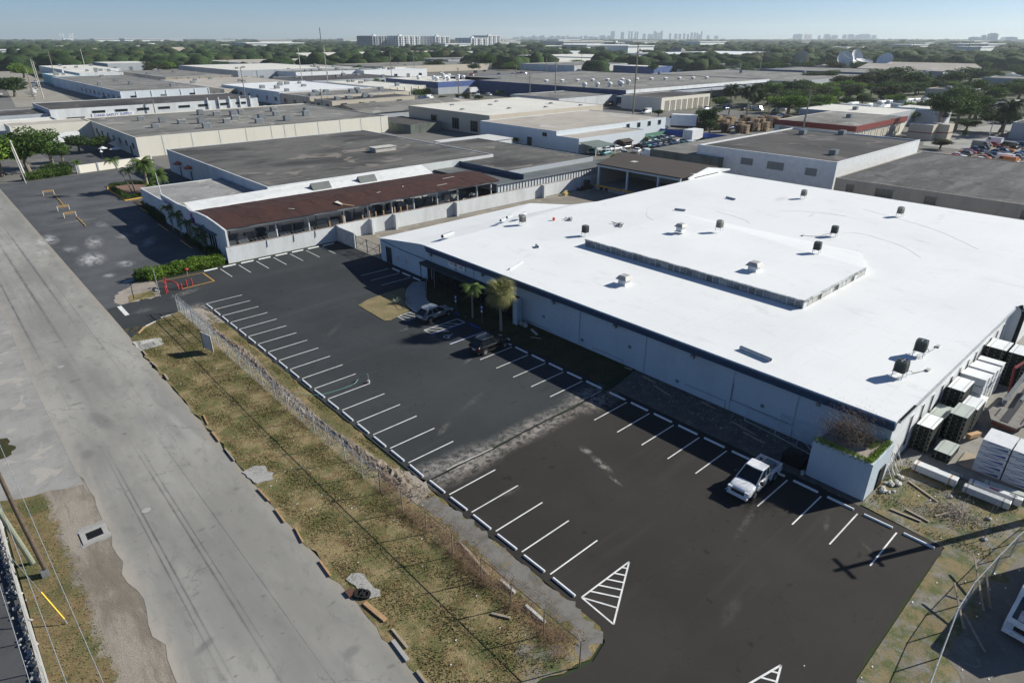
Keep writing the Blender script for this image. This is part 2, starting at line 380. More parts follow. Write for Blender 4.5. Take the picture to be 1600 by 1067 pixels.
verge = ragged([(12.15, 15.5), (16.1, 17.0), (18.2, 15.9), (20, 15.5), (21.6, 15.9), (22.15, 16.6), (22.1, 33.9), (21.9, 35.2), (22.15, 60), (22.2, 75), (22.15, 82.2), (21.4, 84.4), (19.4, 84.9), (16.5, 83.6), (14.2, 82.2), (12.4, 79.8)], .9, .09)
sheet('grass_verge', verge, .012, GRASS)
GRAV = stained('gravel', (.25, .245, .235), (.15, .148, .145), .6, .95, 1.2, None, 14, (.33, .31, .28), .4)
GRAVD = stained('grey_gravel', (.19, .182, .168), (.105, .098, .085), .85, .95, .9, None, 14, (.2, .165, .1), .5)
sheet('gravel_strip', ragged([(19.6, 15.7), (21.6, 15.95), (22.05, 17), (22.05, 31), (21.9, 33.5), (20.4, 32.8), (20.6, 27), (20.4, 20), (20.9, 17.6)], .3, .16), .018, GRAVD)
sheet('gravel_corner', ragged([(16, 17), (18.2, 15.95), (19.6, 15.9), (19.3, 17.4), (17.5, 19)], .4, .12), .018, GMIX)
sheet('dirt_patch', ragged([(20.2, 33), (22, 33.6), (22.5, 35), (21.4, 38), (20.3, 38)], .4, .12), .02, DIRT)
sheet('gravel_edge', ragged([(20.2, 84.5), (21.6, 84), (22.25, 81.5), (22.2, 77), (21.5, 77.5), (21, 79.5), (20.2, 78.5), (19.6, 83)], .5, .12), .018, DIRT)
sheet('grass_patch', ragged([(-3, 60.9), (-1.6, 61), (-.9, 62), (-1.2, 64.5), (-3, 66)], .4, .12), .0, GRASSG)


# the new parking lot
def _asph(name, a, b, dust, blobs):
    t = NT(name); n = t.noise(.1, 6, .6); c = t.mix(t.ramp(n, .35, .68), a, b)
    n2 = t.noise(.9, 6, .75, None, .6, (7, 7, 0)); c = t.mix(t.ramp(n2, .6, .85, 0, .3), c, mul(b, 1.5))
    n5 = t.noise(.5, 5, .7, (1, .2, 1), .3, (1, 17, 0)); c = t.mix(t.ramp(n5, .55, .8, 0, .3), c, mul(a, .7))
    n3 = t.noise(16, 2, .6); c = t.mix(t.ramp(n3, .3, .8, 0, .3), c, mul(b, 1.35))
    nn = t.noise(1.6, 7, .8, None, .4, (2, 5, 0))
    for x, y, rx, ry, r, k in blobs:
        c = t.mix(t.math('MULTIPLY', t.blob(x, y, rx, ry, r, 1), t.ramp(nn, .38, .62, 0, k)), c, dust)
    sp = t.noise(.85, 2, .5, None, 0, (13, 5, 0)); c = t.mix(t.ramp(sp, .68, .74, 0, .6), c, mul(a, .45))
    v = t.n.new('ShaderNodeTexVoronoi'); v.feature = 'DISTANCE_TO_EDGE'; v.inputs['Scale'].default_value = .11; ad = t.n.new('ShaderNodeVectorMath'); ad.operation = 'ADD'; dn = t.n.new('ShaderNodeTexNoise'); dn.inputs['Scale'].default_value = .7; dn.inputs['Detail'].default_value = 6; t.L(t.co, dn.inputs[0])
    sc = t.n.new('ShaderNodeVectorMath'); sc.operation = 'SCALE'; sc.inputs[3].default_value = 5; t.L(dn.outputs[1], sc.inputs[0]); t.L(t.co, ad.inputs[0]); t.L(sc.outputs[0], ad.inputs[1]); t.L(ad.outputs[0], v.inputs['Vector'])
    c = t.mix(t.math('MULTIPLY', t.ramp(v.outputs[0], .002, .007, 1, 0), t.ramp(n2, .4, .6, 0, .5)), c, mul(a, .4))
    w = t.noise(.22, 4, .8, (.12, 1.4, 1), .2, (3, 23, 0)); c = t.mix(t.ramp(w, .5, .72, 0, .4), c, mul(b, 1.55))
    t.bump(n3, .2, .008); return t.out(c, .9, 0, .22)
DUST = (.34, .31, .28)
ASPN = _asph('new_asphalt_grey', (.031, .035, .0375), (.043, .0475, .0505), DUST, [(26, 35.0, 5, 2.4, 0, .95), (34, 35.1, 10, 1.5, 0, .8), (42, 35.3, 4, 2.2, 0, .8), (23.6, 36, 1.8, 1.4, 0, .8), (28, 40, 1.6, .5, 30, .3), (33, 42, 3, .5, 20, .15), (21.5, 84, 2, 3, 0, .8), (22, 91, 3, 1.2, 20, .5), (16, 88, 2, 1.5, 10, .3), (37.5, 60.5, 1.3, .35, 0, .3), (31, 66, 4, .5, 40, .15), (38, 49, 1.4, .3, 20, .4)])
ASPS = _asph('new_asphalt_brown', (.026, .0242, .0225), (.037, .034, .031), DUST, [(26, 34.3, 6, 1.9, 0, 1.), (34, 34.3, 10, 1.5, 0, .9), (42, 34, 4, 2.2, 0, .9), (34.9, 29.2, .5, 1.0, 0, .7), (34.4, 27, .5, 1.8, -12, .95), (33.6, 25, .25, 1.2, -10, .7), (41, 11.5, 1.2, .3, 20, .25), (40.6, 8.5, 1, .25, 60, .2), (29, 12, 2, .6, 10, .12), (37, 15.5, 3, .4, 10, .2), (26.5, 29.5, 1.5, .5, 0, .25)])
lotN = [(22.2, 34.9), (43.9, 34.9), (44.75, 35.5), (44.75, 61.6), (41.7, 61.6), (41.4, 65.2), (45.2, 73), (49.7, 73), (49.7, 99.5), (50.4, 99.5), (20, 99), (19.2, 92.1), (17.5, 91.8), (15, 92), (12.5, 91.6), (12.5, 79.9), (14.2, 82.2), (16.5, 83.6), (19.4, 84.9), (21.4, 84.4), (22.2, 82.2), (22.25, 60)]
lotN = [(22.2, 34.9), (43.9, 34.9), (44.75, 35.5), (44.75, 73), (49.7, 73), (49.7, 99.3), (20, 99), (19.2, 92.1), (17.5, 91.8), (15, 92), (12.45, 91.6), (12.45, 79.9), (14.2, 82.2), (16.5, 83.6), (19.4, 84.9), (21.4, 84.4), (22.2, 82.2), (22.25, 60)]
NLOT = sheet('parking_lot', lotN, .02, ASPN, thick=.04); NLOT.name = 'parking_lot'
lotS = [(22.1, 16.6), (21.5, 15.7), (20, 15.3), (18.2, 15.7), (16.1, 16.8), (12.2, 15.2), (12.2, 4), (29.2, 4.6)] + [(x, 5.05 + random.gauss(0, .08)) for x in np.arange(30, 44, .8)] + [(44.6, 5.1), (44.75, 10.8), (44.7, 34.6), (43.9, 34.7), (22.15, 34.7)]
SLOT = sheet('parking_lot', lotS, .016, ASPS, thick=.03)
sheet('building_strip', ragged([(44.6, 34.5), (44.7, 10.7), (49.8, 10.9), (49.8, 35.5)], .6, .1, [0]), .008, stained('dark_soil', (.13, .12, .105), (.07, .068, .06), .7, .95, .9, None, 7, (.2, .19, .17), .5))
sheet('lawn_strip', ragged([(44.7, 36), (49.8, 35.3), (49.8, 72.4), (46.6, 72.4), (44.7, 68)], .8, .1), .024, GRASSG)
sheet('lawn_strip', ragged([(44.7, 36), (44.7, 63.5), (41.5, 65.2), (41.4, 65.2), (44.7, 66)], .8, .05, [0]), .0235, GRASSG)
isl = ragged([(37.2, 71.0), (37.1, 67), (37.0, 64.4), (37.6, 64.0), (41.3, 65.1), (43, 69), (45.1, 71.6), (45.2, 72.6), (43.5, 72.5), (41.7, 72.4), (39, 71.9)], .6, .04)
b = M(); b.prism(isl, 0, .07, False); struct('grass_island', b, GRASST)
# curved entrance walk with kerbs
def arc_pts(ps, n=10):
    out = []
    for i in range(len(ps)-1):
        p0 = ps[max(i-1, 0)]; p1 = ps[i]; p2 = ps[i+1]; p3 = ps[min(i+2, len(ps)-1)]
        for k in range(n):
            t = k/n; out.append(tuple(.5*((2*p1[j]) + (-p0[j]+p2[j])*t + (2*p0[j]-5*p1[j]+4*p2[j]-p3[j])*t*t + (-p0[j]+3*p1[j]-3*p2[j]+p3[j])*t**3) for j in range(len(p1))))
    return out + [ps[-1]]
wl_ = arc_pts([(41.5, 63.9), (42.2, 67.2), (44.9, 71.2), (47.6, 73.3)], 6); wr_ = arc_pts([(49.0, 72.4), (46.8, 69.4), (44.6, 66.0), (44.3, 63.2)], 6)
b = M(); b.prism(wl_[::-1] + wr_[::-1], 0, .12, False) if False else b.face([(x, y, .125) for x, y in (wl_ + wr_)[::-1]])
WALK = struct('walkway', b, CONC)
for line in (wl_, wr_):
    kb = M()
    for p, q in zip(line, line[1:]): kb.bar((*p, .1), (*q, .1), .14, .2)
    kb.build('kerb', CONCL, WALK)
# joint between the two paving areas: a low broken concrete lip
b = M(); pts = [(22.4 + (43.5-22.4)*i/40, 34.85 + .1*math.sin(i*.35) + random.gauss(0, .015)) for i in range(41)]
for i, (p, q) in enumerate(zip(pts, pts[1:])):
    if 3 < i < 13 or i > 36: b.bar((*p, .02), (*q, .02), .08, .06)
struct('joint_kerb', b, CONCL)
b = M()
for p, q in zip(pts, pts[1:]): b.bar((p[0], p[1]-.13, .017), (q[0], q[1]-.13, .017), .12, .016)
struct('joint_crack', b, BLACK)
# painted marks
PW = stained('line_paint', (.76, .76, .755), (.38, .38, .37), .55, .6, 1.1, None, 9)
PY = stained('yellow_line_paint', (.7, .38, .06), (.45, .27, .08), .4, .7, 1.2)
PB = mat('blue_paint', (.03, .06, .35), .6, .1)
def line(par, a, b_, w=.1, m=None, z=None, name='stall_line'):
    zz = z if z is not None else .026
    mb = M(); mb.bar((*a, zz), (*b_, zz), w, .008); return mb.build(name, m or PW, par)
yN = [85.0 - k*2.774 for k in range(18)]; yS = [32.33 - k*2.718 for k in range(5)]
yE1 = [48.29 - k*2.681 for k in range(5)]; yE2 = [31.88 - k*2.681 for k in range(10)]
for y in yN: line(NLOT, (22.77, y), (27.4, y))
for y in yS: line(SLOT, (22.8, y), (27.45, y))
for y in yE1: line(NLOT, (39.05, y), (43.72, y))
for y in yE2: line(SLOT, (39.05, y), (43.72, y))
for k in range(7): line(NLOT, (29.2+2.77*k, 98.0), (29.2+2.77*k, 93.3))
for y in (81.0, 78.2, 75.5): line(NLOT, (43.4, y), (48.2, y))
for y in (53.6,): line(NLOT, (39.0, y), (44.0, y), .12)
line(NLOT, (22.7, 85.0), (22.7, 84.4), .1)
# accessible bay hatches
def hatch(par, poly, segs, w=.1, name='hatch_line'):
    mb = M()
    for p, q in zip(poly, poly[1:]+poly[:1]): mb.bar((*p, .026), (*q, .026), w, .008)
    for p, q in segs: mb.bar((*p, .0262), (*q, .0262), w, .006)
    mb.build(name, PW, par)
hatch(NLOT, [(39.05, 58.8), (44.1, 58.8), (44.1, 57.35), (39.05, 57.35)], [((39.2+1.0*i, 58.7), (40.3+1.0*i, 57.4)) for i in range(4)])
hatch(NLOT, [(39.0, 64.5), (41.6, 64.6), (41.9, 62.6), (39.0, 62.6)], [((39.3+.75*i, 64.4), (39.9+.75*i, 62.8)) for i in range(3)])
line(NLOT, (39.0, 57.1), (44.0, 57.1), .08, PB); line(NLOT, (39.0, 53.75), (44.0, 53.75), .08, PB)
sym = M()   # wheelchair symbol
for i in range(14):
    a0, a1 = rad(20+i*20), rad(40+i*20); sym.bar((40.0+.38*math.cos(a0), 55.5+.38*math.sin(a0), .026), (40.0+.38*math.cos(a1), 55.5+.38*math.sin(a1), .026), .09, .008)
for p, q in (((40.1, 55.6), (40.75, 55.6)), ((40.1, 55.6), (40.05, 55.1)), ((40.05, 55.1), (39.7, 54.95)), ((40.4, 55.6), (40.38, 55.25)), ((40.85, 55.52), (40.95, 55.7))):
    sym.bar((*p, .0265), (*q, .0265), .09, .008)
sym.build('wheelchair_symbol', PW, NLOT)
def tri_hatch(A, B, C, n):
    segs = []
    for i in range(1, n):
        f = i/n; p = (A[0]+(B[0]-A[0])*f, A[1]+(B[1]-A[1])*f); g = .28+.72*f
        q = (C[0]+(B[0]-C[0])*g, C[1]+(B[1]-C[1])*g); segs.append((p, q))
    segs.append((A, (C[0]+(B[0]-C[0])*.24, C[1]+(B[1]-C[1])*.24)))
    hatch(SLOT, [A, B, C], segs, .11)
tri_hatch((22.9, 18.8), (27.5, 18.7), (22.8, 16.15), 6)
tri_hatch((22.9, 9.3), (27.6, 8.1), (22.8, 6.7), 6)
line(NLOT, (13.95, 91.7), (13.95, 87.7), .5, PW, name='stop_line')
for a, c in (((26.6, 97.9), (26.6, 93.2)), ((26.6, 93.2), (22.1, 92.9))): line(NLOT, a, c, .13, PY, name='yellow_line')
line(NLOT, (20.4, 98.3), (26.6, 98.1), .07, PY, name='yellow_line')
# neighbouring lot with white dust patches
def _nl():
    t = NT('neighbour_asphalt'); n = t.noise(.12, 6, .65); c = t.mix(t.ramp(n, .35, .68), (.058, .062, .067), (.1, .103, .108))
    n2 = t.noise(1.3, 6, .75, (1, .45, 1), .6); c = t.mix(t.ramp(n2, .58, .8, 0, .4), c, (.2, .2, .2))
    n3 = t.noise(14, 2, .6); c = t.mix(t.ramp(n3, .4, .8, 0, .3), c, (.14, .14, .15))
    for x, y, rx, ry, r, k in ((15.8, 116.5, 2.6, 5.5, -8, .9), (13.0, 134, 1.6, 5, 0, .9), (19.3, 110.5, 1.6, 2.4, 0, .7), (18.3, 127, 1.8, 6, -10, .6), (23.2, 128, 1.8, 3, 0, .5), (17.5, 101.5, 1.8, 1.4, 0, .9), (25.3, 121, 1.6, 5, -25, .5), (26.5, 131, 1.6, 5, -20, .45), (22, 139, 1.5, 4, 0, .35), (14.5, 125, 1.5, 3, 0, .5), (16, 106, 1.2, 1.5, 0, .6), (20, 145, 4, 1, 0, .3)):
        c = t.mix(t.math('MULTIPLY', t.blob(x, y, rx, ry, r, 1), t.ramp(n2, .36, .6, 0, k)), c, (.5, .5, .5))
    t.bump(n3, .2, .01); return t.out(c, .88, 0, .3)
nlm = _nl()
b = M(); b.prism([(12.42, 91.6), (15, 92), (16, 96), (18.6, 101.2), (31.5, 101.2), (31.5, 140), (31.2, 158), (48.4, 158), (48.4, 200), (44, 202), (30, 198), (12.2, 197)], -.03, .012, False); OLOT = struct('neighbour_lot', b, nlm)
for k in range(9): line(OLOT, (13.6, 173.5-1.9*k), (19.3, 173.5-1.9*k), .1, stained('faded_line', (.16, .155, .14), (.1, .1, .1), .6, .8, 2), .016)
for k in range(6): line(OLOT, (13.8, 153-2.2*k), (18.8, 153-2.2*k), .1, MC['faded_line'], .016)
for y in (152.5, 134.3, 121.5): line(OLOT, (24.3, y), (29.4, y), .1, MC['faded_line'], .016)
b = M(); b.prism(ragged([(14.2, 92.1), (19.2, 92.1), (20.1, 98.7), (19, 101), (17.4, 99.5), (14.6, 96.5), (13.8, 93.5)], .5, .12), -.01, .03, False); struct('dirt_island', b, DIRT)
b = M(); b.prism(ragged([(15.2, 92.5), (18.6, 92.4), (19.0, 95), (16, 95)], .4, .12), 0, .06, False); struct('weed_patch', b, GRASS)
sheet('shaded_yard', [(30, 203.5), (48.2, 206), (48.2, 270), (26, 270)], -.02, ASPHOLD)  # dark asphalt sheet whose tone also stands for the shadow on this yard
# service yard between the white-roofed warehouse and the boundary wall
sheet('service_yard', [(49.7, 86), (88, 86), (88, 76), (128, 76), (128, 99.5), (49.7, 99.5)], .0, stained('service_yard_paving', (.25, .225, .19), (.16, .145, .125), .6, .9, .2, None, 4, (.33, .3, .26)))
# east yard
sheet('east_yard', ragged([(52, 10.9), (53.5, 8.5), (55, 3), (53, -2), (58, -10), (130, -10), (130, 10.9)], 1, .2, [0, 1, 2, 3]), .0, stained('east_yard_paving', (.27, .26, .235), (.15, .145, .135), .65, .9, .35, None, 6, (.34, .32, .29), .2))
sheet('grass_corner', ragged([(29, 4.9), (44.6, 5.0), (45, 10.7), (52.2, 10.8), (53.4, 8.6), (55, 3.2), (53.6, -3), (24, -3), (24, 2)], .9, .15, [5, 6, 7, 8, 9]), .004, GMIX)
sheet('gravel_track', ragged([(24, 4.5), (29, 4.8), (40, 4.5), (45, 3.6), (48, 2.4), (44, 2.9), (38, 2.9), (30, 2.3), (24, 1.5)], .7, .2), .008, GMIX)
sheet('rv_yard', ragged([(33.5, .8), (35, 2.1), (46, 1.5), (60, -1), (60, -12), (36, -12)], .9, .2, [0, 1]), .012, stained('compacted_dirt', (.19, .175, .15), (.12, .11, .095), .6, .95, .5, None, 6, (.25, .235, .21), .3))
for lab, x0, x1, y0, y1 in (('a', 12.1, 13.85, 43.2, 45.9), ('b', 12.7, 13.8, 27.3, 30.2)):
    b = M(); b.prism(ragged([(x0+.3, y0+.3), (x1-.2, y0), (x1, y1-.6), (x1-.6, y1), (x0, y1-.2)], .4, .1), 0, .06, False); struct('concrete_pad', b, CONC)
# side street far left and cross roads seen between the buildings
sheet('side_street', [(44, 420), (72, 420), (110, 900), (88, 900)], .0, ROAD)
sheet('trailer_park_ground', [(300, 100), (300, 215), (420, 212), (700, 180), (700, 40), (430, 52), (330, 80)], -.02, stained('park_ground', (.1, .1, .06), (.055, .075, .03), .9, .95, .05, None, .6, (.24, .23, .2)))
sheet('back_street', [(244, 20), (420, 20), (420, 52), (330, 70), (272, 78), (244, 70)], -.01, APRON)
# ---------------------------------------------------------------- buildings
BN = {}
def roof_shell(mb, x0, x1, y0, y1, z, par, t=.25):
    """outer walls with a thick parapet, all in one skin"""
    h = z+par
    o = [(x0, y0), (x1, y0), (x1, y1), (x0, y1)]; i = [(x0+t, y0+t), (x1-t, y0+t), (x1-t, y1-t), (x0+t, y1-t)]
    for k in range(4):
        j = (k+1) % 4
        mb.face([(*o[k], 0), (*o[j], 0), (*o[j], h), (*o[k], h)])
        mb.face([(*o[k], h), (*o[j], h), (*i[j], h), (*i[k], h)])
        mb.face([(*i[k], h), (*i[j], h), (*i[j], z-.05), (*i[k], z-.05)])
def opening(root, face, pos, a, b, z0, z1, pane=None, frame=None, name='window', proud=.08, mull=0):
    """framed window or door on face W (x=pos) or S (y=pos), between a and b"""
    fm = M(); w = .09
    def bx(u0, u1, v0, v1, d0, d1, m):
        if face == 'W': m.box(pos-d1, pos-d0, u0, u1, v0, v1)
        else: m.box(u0, u1, pos-d1, pos-d0, v0, v1)
    bx(a-w, a, z0-w, z1+w, .0, proud, fm); bx(b, b+w, z0-w, z1+w, .0, proud, fm)
    bx(a, b, z1, z1+w, .0, proud, fm)
    if name != 'door': bx(a, b, z0-w, z0, .0, proud*1.3, fm)
    for i in range(mull): u = a+(b-a)*(i+1)/(mull+1); bx(u-.03, u+.03, z0, z1, .01, proud*.7, fm)
    o = fm.build(name, frame or STEELD, root)
    pm = M(); bx(a, b, z0, z1, .004, .02, pm); pm.build('pane' if name == 'window' else 'leaf', pane or GLASS, o)
    return o
def building(label, x0, x1, y0, y1, z, wall, roof, par=.35, cat='building', group=None, wins=(), doors=(), name='building', pil=(), cap=None, seams=()):
    r = thing(name, label, cat, (x0, y0, 0), 0, group)
    mb = M(); roof_shell(mb, x0, x1, y0, y1, z, par); mb.build('wall', wall, r)
    rb = M(); rb.face([(x0+.2, y0+.2, z), (x1-.2, y0+.2, z), (x1-.2, y1-.2, z), (x0+.2, y1-.2, z)]); rb.build('roof', roof, r)
    if cap:
        cb = M(); h = z+par; t = .3
        cb.box(x0-.05, x0+t, y0-.05, y1+.05, h+.003, h+.1); cb.box(x0+t, x1, y0-.05, y0+t, h+.003, h+.1)
        cb.build('parapet_cap', cap, r)
    for w in wins: opening(r, *w)
    for d in doors: opening(r, *d, pane=DOORD, name='door')
    for face, a, zz, wd in pil:   # pilasters: proud strips
        pb = M()
        if face == 'W': pb.box(x0-.22, x0-.0, a-wd/2, a+wd/2, 0, zz)
        else: pb.box(a-wd/2, a+wd/2, y0-.22, y0, 0, zz)
        pb.build('pilaster', wall, r)
    for face, a in seams:
        pb = M()
        if face == 'W': pb.box(x0-.03, x0, a-.12, a+.12, 0, z+par-.02)
        else: pb.box(a-.12, a+.12, y0-.03, y0, 0, z+par-.02)
        pb.build('joint_strip', GREYW, r)
    BN[label] = r
    return r
def roof_unit(loc, w=1.4, d=1.2, h=1.0, label='', group=None, m=STEEL):
    r = thing('rooftop_air_conditioner', label, 'air conditioner', loc, 0, group)
    b = M(); b.box(-w/2, w/2, -d/2, d/2, .12, h); b.build('casing', m, r, world=False)
    b = M(); b.tube([(0, 0, h-.01), (0, 0, h+.06)], min(w, d)*.36, 12); b.build('fan_shroud', STEELD, r, world=False)
    b = M(); b.box(-w/2-.02, -w/2, -d/2+.1, d/2-.1, .25, h-.1); b.box(-w/2+.1, w/2-.1, -d/2-.02, -d/2, .25, h-.1); b.build('louvre', STEELD, r, world=False)
    b = M(); b.box(-w/2+.1, w/2-.1, -d/2+.1, d/2-.1, 0, .12); b.build('skid', STEELD, r, world=False)
    return r
# ---- the white-roofed warehouse
X0, X1, Y0, Y1 = 49.75, 126.5, 11.15, 72.6
WH = thing('warehouse', 'long low warehouse with bright white roof and dark navy fascia beside the car park', 'warehouse', (X0, Y0, 0))
ZR = 5.1
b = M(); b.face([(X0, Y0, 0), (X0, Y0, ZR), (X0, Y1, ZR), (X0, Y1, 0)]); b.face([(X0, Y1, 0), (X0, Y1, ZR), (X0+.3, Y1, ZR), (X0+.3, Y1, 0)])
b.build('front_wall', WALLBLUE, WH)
b = M(); b.face([(X0, Y0, 0), (84, Y0, 0), (84, Y0, ZR), (X0, Y0, ZR)]); b.box(84, 127, Y0-.9, Y0, 0, ZR+.02); b.face([(127, Y0, 0), (127, 75, 0), (127, 75, ZR), (127, Y0, ZR)])
b.face([(127, 74, 0), (82, 74, 0), (82, 74, ZR), (127, 74, ZR)]); b.build('side_wall', WHITE, WH)
# roof: gently rising slab, slightly higher to the rear
def zr(x): return ZR + .0*(x-X0)
b = M(); e = .35
xs = [X0-e, 66, 90, 110, 128.5]
poly = [(X0-e, Y0-.12), (84, Y0-.12), (84, Y0-1.0), (128.5, Y0-1.0), (128.6, 78.3), (125, 76.0), (115.8, 74.1), (88.0, 74.2), (84, 75.2), (X0-e, Y1)]
b.prism(poly, ZR-.02, ZR+.14)
b.build('roof', ROOFWHITE, WH)
# rear gable end rising above the roof
b = M(); b.prism([(118.5, 74.4), (127.6, 74.4), (127.6, 74.7), (118.5, 74.7)], ZR+.13, ZR+.3); b.v[-1] = b.v[-1]
for yy in (74.4, 74.65):
    g_ = [(116.4, yy, ZR+.12), (132.5, yy, ZR+.12), (132.5, yy, ZR+.4), (123.5, yy, ZR+1.75), (116.4, yy, ZR+.45)]; b.face(g_ if yy < 74.5 else g_[::-1])
b.face([(116.4, 74.4, ZR+.45), (123.5, 74.4, ZR+1.75), (123.5, 74.65, ZR+1.75), (116.4, 74.65, ZR+.45)]); b.face([(123.5, 74.4, ZR+1.75), (132.5, 74.4, ZR+.4), (132.5, 74.65, ZR+.4), (123.5, 74.65, ZR+1.75)])
b.prism([(118.4, 74.6), (119.4, 74.6), (119.4, 75.4), (118.4, 75.4)], ZR+.13, ZR+1.0)
b.build('gable_parapet', WHITE, WH)
# lower annex at the north end
b = M(); ZA = 3.5
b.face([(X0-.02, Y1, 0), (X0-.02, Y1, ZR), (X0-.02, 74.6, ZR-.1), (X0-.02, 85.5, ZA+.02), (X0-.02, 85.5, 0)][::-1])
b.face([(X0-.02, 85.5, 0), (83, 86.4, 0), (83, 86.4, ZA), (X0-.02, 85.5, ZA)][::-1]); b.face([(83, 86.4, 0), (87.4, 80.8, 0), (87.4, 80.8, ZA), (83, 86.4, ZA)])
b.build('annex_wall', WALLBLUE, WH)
b = M(); b.face([(X0-.1, 85.6, ZA+.03), (X0-.1, 74.6, ZR-.08), (X0-.1, Y1, ZR+.02), (84, 74.6, ZR+.05), (88.2, 74.3, ZR), (87.6, 80.8, ZA+.03), (83.1, 86.6, ZA+.03)])
b.v = [tuple(p) for p in b.v]
b = M()
b.face([(X0-.1, 85.6, ZA+.03), (X0-.1, 80, 4.0), (70, 80, 4.0), (83.1, 86.6, ZA+.03)]); b.face([(83.1, 86.6, ZA+.03), (70, 80, 4.0), (87.6, 80.8, ZA+.03)])
b.face([(X0-.1, 80, 4.0), (X0-.1, Y1, 5.02), (70, Y1, 5.1), (70, 80, 4.0)]); b.face([(70, 80, 4.0), (70, Y1, 5.1), (88.5, 74, 5.1), (87.6, 80.8, ZA+.03)])
b.build('annex_roof', ROOFWHITE, WH)
# navy fascia with gutter, and downspouts
b = M(); b.box(X0-.42, X0-.03, Y0-.15, Y1, ZR-.68, ZR-.03); b.build('fascia', TRIM, WH)
b = M(); b.box(X0-.62, X0-.44, Y0-.16, Y1, ZR-.2, ZR-.04); b.box(X0-.62, X0-.6, Y0-.16, Y1, ZR-.04, ZR+.05); b.build('gutter', TRIM, WH)
for y in (62.4, 53.9, 43.6, 34.5, 24.6, 18.6, 71.9):
    b = M(); b.box(X0-.1, X0-.02, y-.04, y+.04, .1, ZR-.55); b.bar((X0-.1, y, ZR-.5), (X0-.5, y, ZR-.2), .1); b.build('downspout', WALLBLUE, WH)
for y in (71.4, 60.1, 47.4, 38.3, 28.8, 13.2):
    b = M(); b.box(X0-.4, X0-.02, y-.05, y+.05, ZR-.78, ZR-.6); b.box(X0-.62, X0-.3, y-.2, y+.2, ZR-1.05, ZR-.75); w = b.build('flood_light', STEELD, WH)
    b = M(); b.box(X0-.64, X0-.62, y-.15, y+.15, ZR-1.0, ZR-.8); b.build('lens', CONCL, w)
# faint plaster joints and conduit lines on the long wall
for y in (54, 46, 32, 26.7):
    b = M(); b.box(X0-.012, X0, y-.02, y+.02, 0, ZR-.6); b.build('wall_joint', WALLBLUE, WH)
b = M(); b.tube([(X0-.06, 24.5, 2.9), (X0-.06, 24.5, 1.2), (X0-.06, 18.7, 1.2)], .035, 5); b.build('conduit', STEELD, WH)
b = M(); b.tube([(X0-.1, 84.9, 3.3), (X0-.1, 79, 3.0), (X0-.1, 72.9, 3.0)], .05, 5); b.build('conduit', TRIM, WH)
opening(WH, 'W', X0-.02, 82.5, 83.8, .05, 2.5, DOORD, TRIM, 'door')
for y in (80.6, 78.4): b = M(); b.box(X0-.03, X0-.021, y-.22, y+.22, 1.1, 1.75); b.build('painted_notice', stained('faded_red_print', (.5, .42, .42), (.45, .2, .18), .9, .8, 6), WH)
# shop board above the entrance
b = M(); b.box(X0-.16, X0-.02, 64.1, 67.7, 3.45, 4.35); SG = b.build('sign_board', WHITE, WH)
b = M(); b.box(X0-.175, X0-.161, 64.1, 67.7, 4.2, 4.35); b.build('sign_stripe', mat('sign_red', (.55, .04, .05), .5, .05), SG)
b = M(); b.box(X0-.175, X0-.161, 65.8, 66.3, 3.8, 4.15); b.box(X0-.175, X0-.161, 64.5, 65.4, 3.75, 3.8)
for k in range(3): b.box(X0-.175, X0-.161, 64.5, 65.3, 3.85+.09*k, 3.89+.09*k); b.box(X0-.175, X0-.161, 66.6, 67.3, 3.85+.09*k, 3.89+.09*k)
b.box(X0-.175, X0-.161, 65.6, 66.5, 3.6, 3.66); b.build('sign_print', STEELD, SG)
# entrance porch: dark flat canopy on posts with glazed front behind
CAN = mat('porch_canopy', (.035, .05, .055), .7, .3, 1)
b = M(); b.box(X0-1.35, X0-.02, 53.2, 73.0, 2.85, 3.0); b.box(X0-1.4, X0-1.3, 53.2, 73.0, 2.65, 3.02); b.build('porch_canopy', CAN, WH)
for y in (72.8, 69.6, 66.4, 63.2, 60, 56.8, 53.4):
    b = M(); b.box(X0-1.34, X0-1.26, y-.04, y+.04, 0, 2.85); b.build('porch_post', STEELD if y > 69 and y < 70 else BLACK, WH)
b = M(); b.box(X0-.07, X0-.021, 53.2, 73, .345, 2.84); b.build('porch_dark_panel', BLACK, WH)  # black panel added so the wall behind the porch reads dark
for k in range(9):
    y = 55.2+1.95*k; opening(WH, 'W', X0-.071, y, y+1.7, .35 if k % 3 else .05, 2.6, GLASS, BLACK, 'window', .06, 1)
b = M(); b.box(X0-.1, X0-.065, 53.2, 73, 0, .34); b.build('porch_dark_strip', BLACK, WH)  # black strip added to darken the shaded wall foot below the windows
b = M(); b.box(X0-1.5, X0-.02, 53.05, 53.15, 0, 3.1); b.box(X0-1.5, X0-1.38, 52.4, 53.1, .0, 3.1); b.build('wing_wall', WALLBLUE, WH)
# tall slots in the side wall with frames
for x in (54.4, 57.0, 59.4, 61.9, 64.4, 66.9, 69.4, 71.9, 74.4, 76.9, 79.4, 81.9):
    b = M(); b.box(x-.38, x-.32, Y0-.03, Y0, .7, 3.75); b.box(x+.32, x+.38, Y0-.03, Y0, .7, 3.75); b.box(x-.32, x+.32, Y0-.03, Y0, 3.69, 3.75); b.box(x-.32, x+.32, Y0-.04, Y0, .7, .76)
    w = b.build('window', WHITE, WH); b = M(); b.box(x-.3, x+.3, Y0-.02, Y0-.004, .78, 3.67); b.build('pane', mat('boarded_pane', (.035, .025, .03), .5, .3), w)
b = M(); b.box(X0+.2, 84, Y0-.3, Y0-.125, ZR-.16, ZR+.05); b.build('side_gutter', STEEL, WH)
b = M()
for i in range(16): b.box(X0+.3+i*.21, X0+.38+i*.21, Y0-.32, Y0-.14, ZR+.05, ZR+.11)
b.build('gutter_bracket', BLACK, WH)
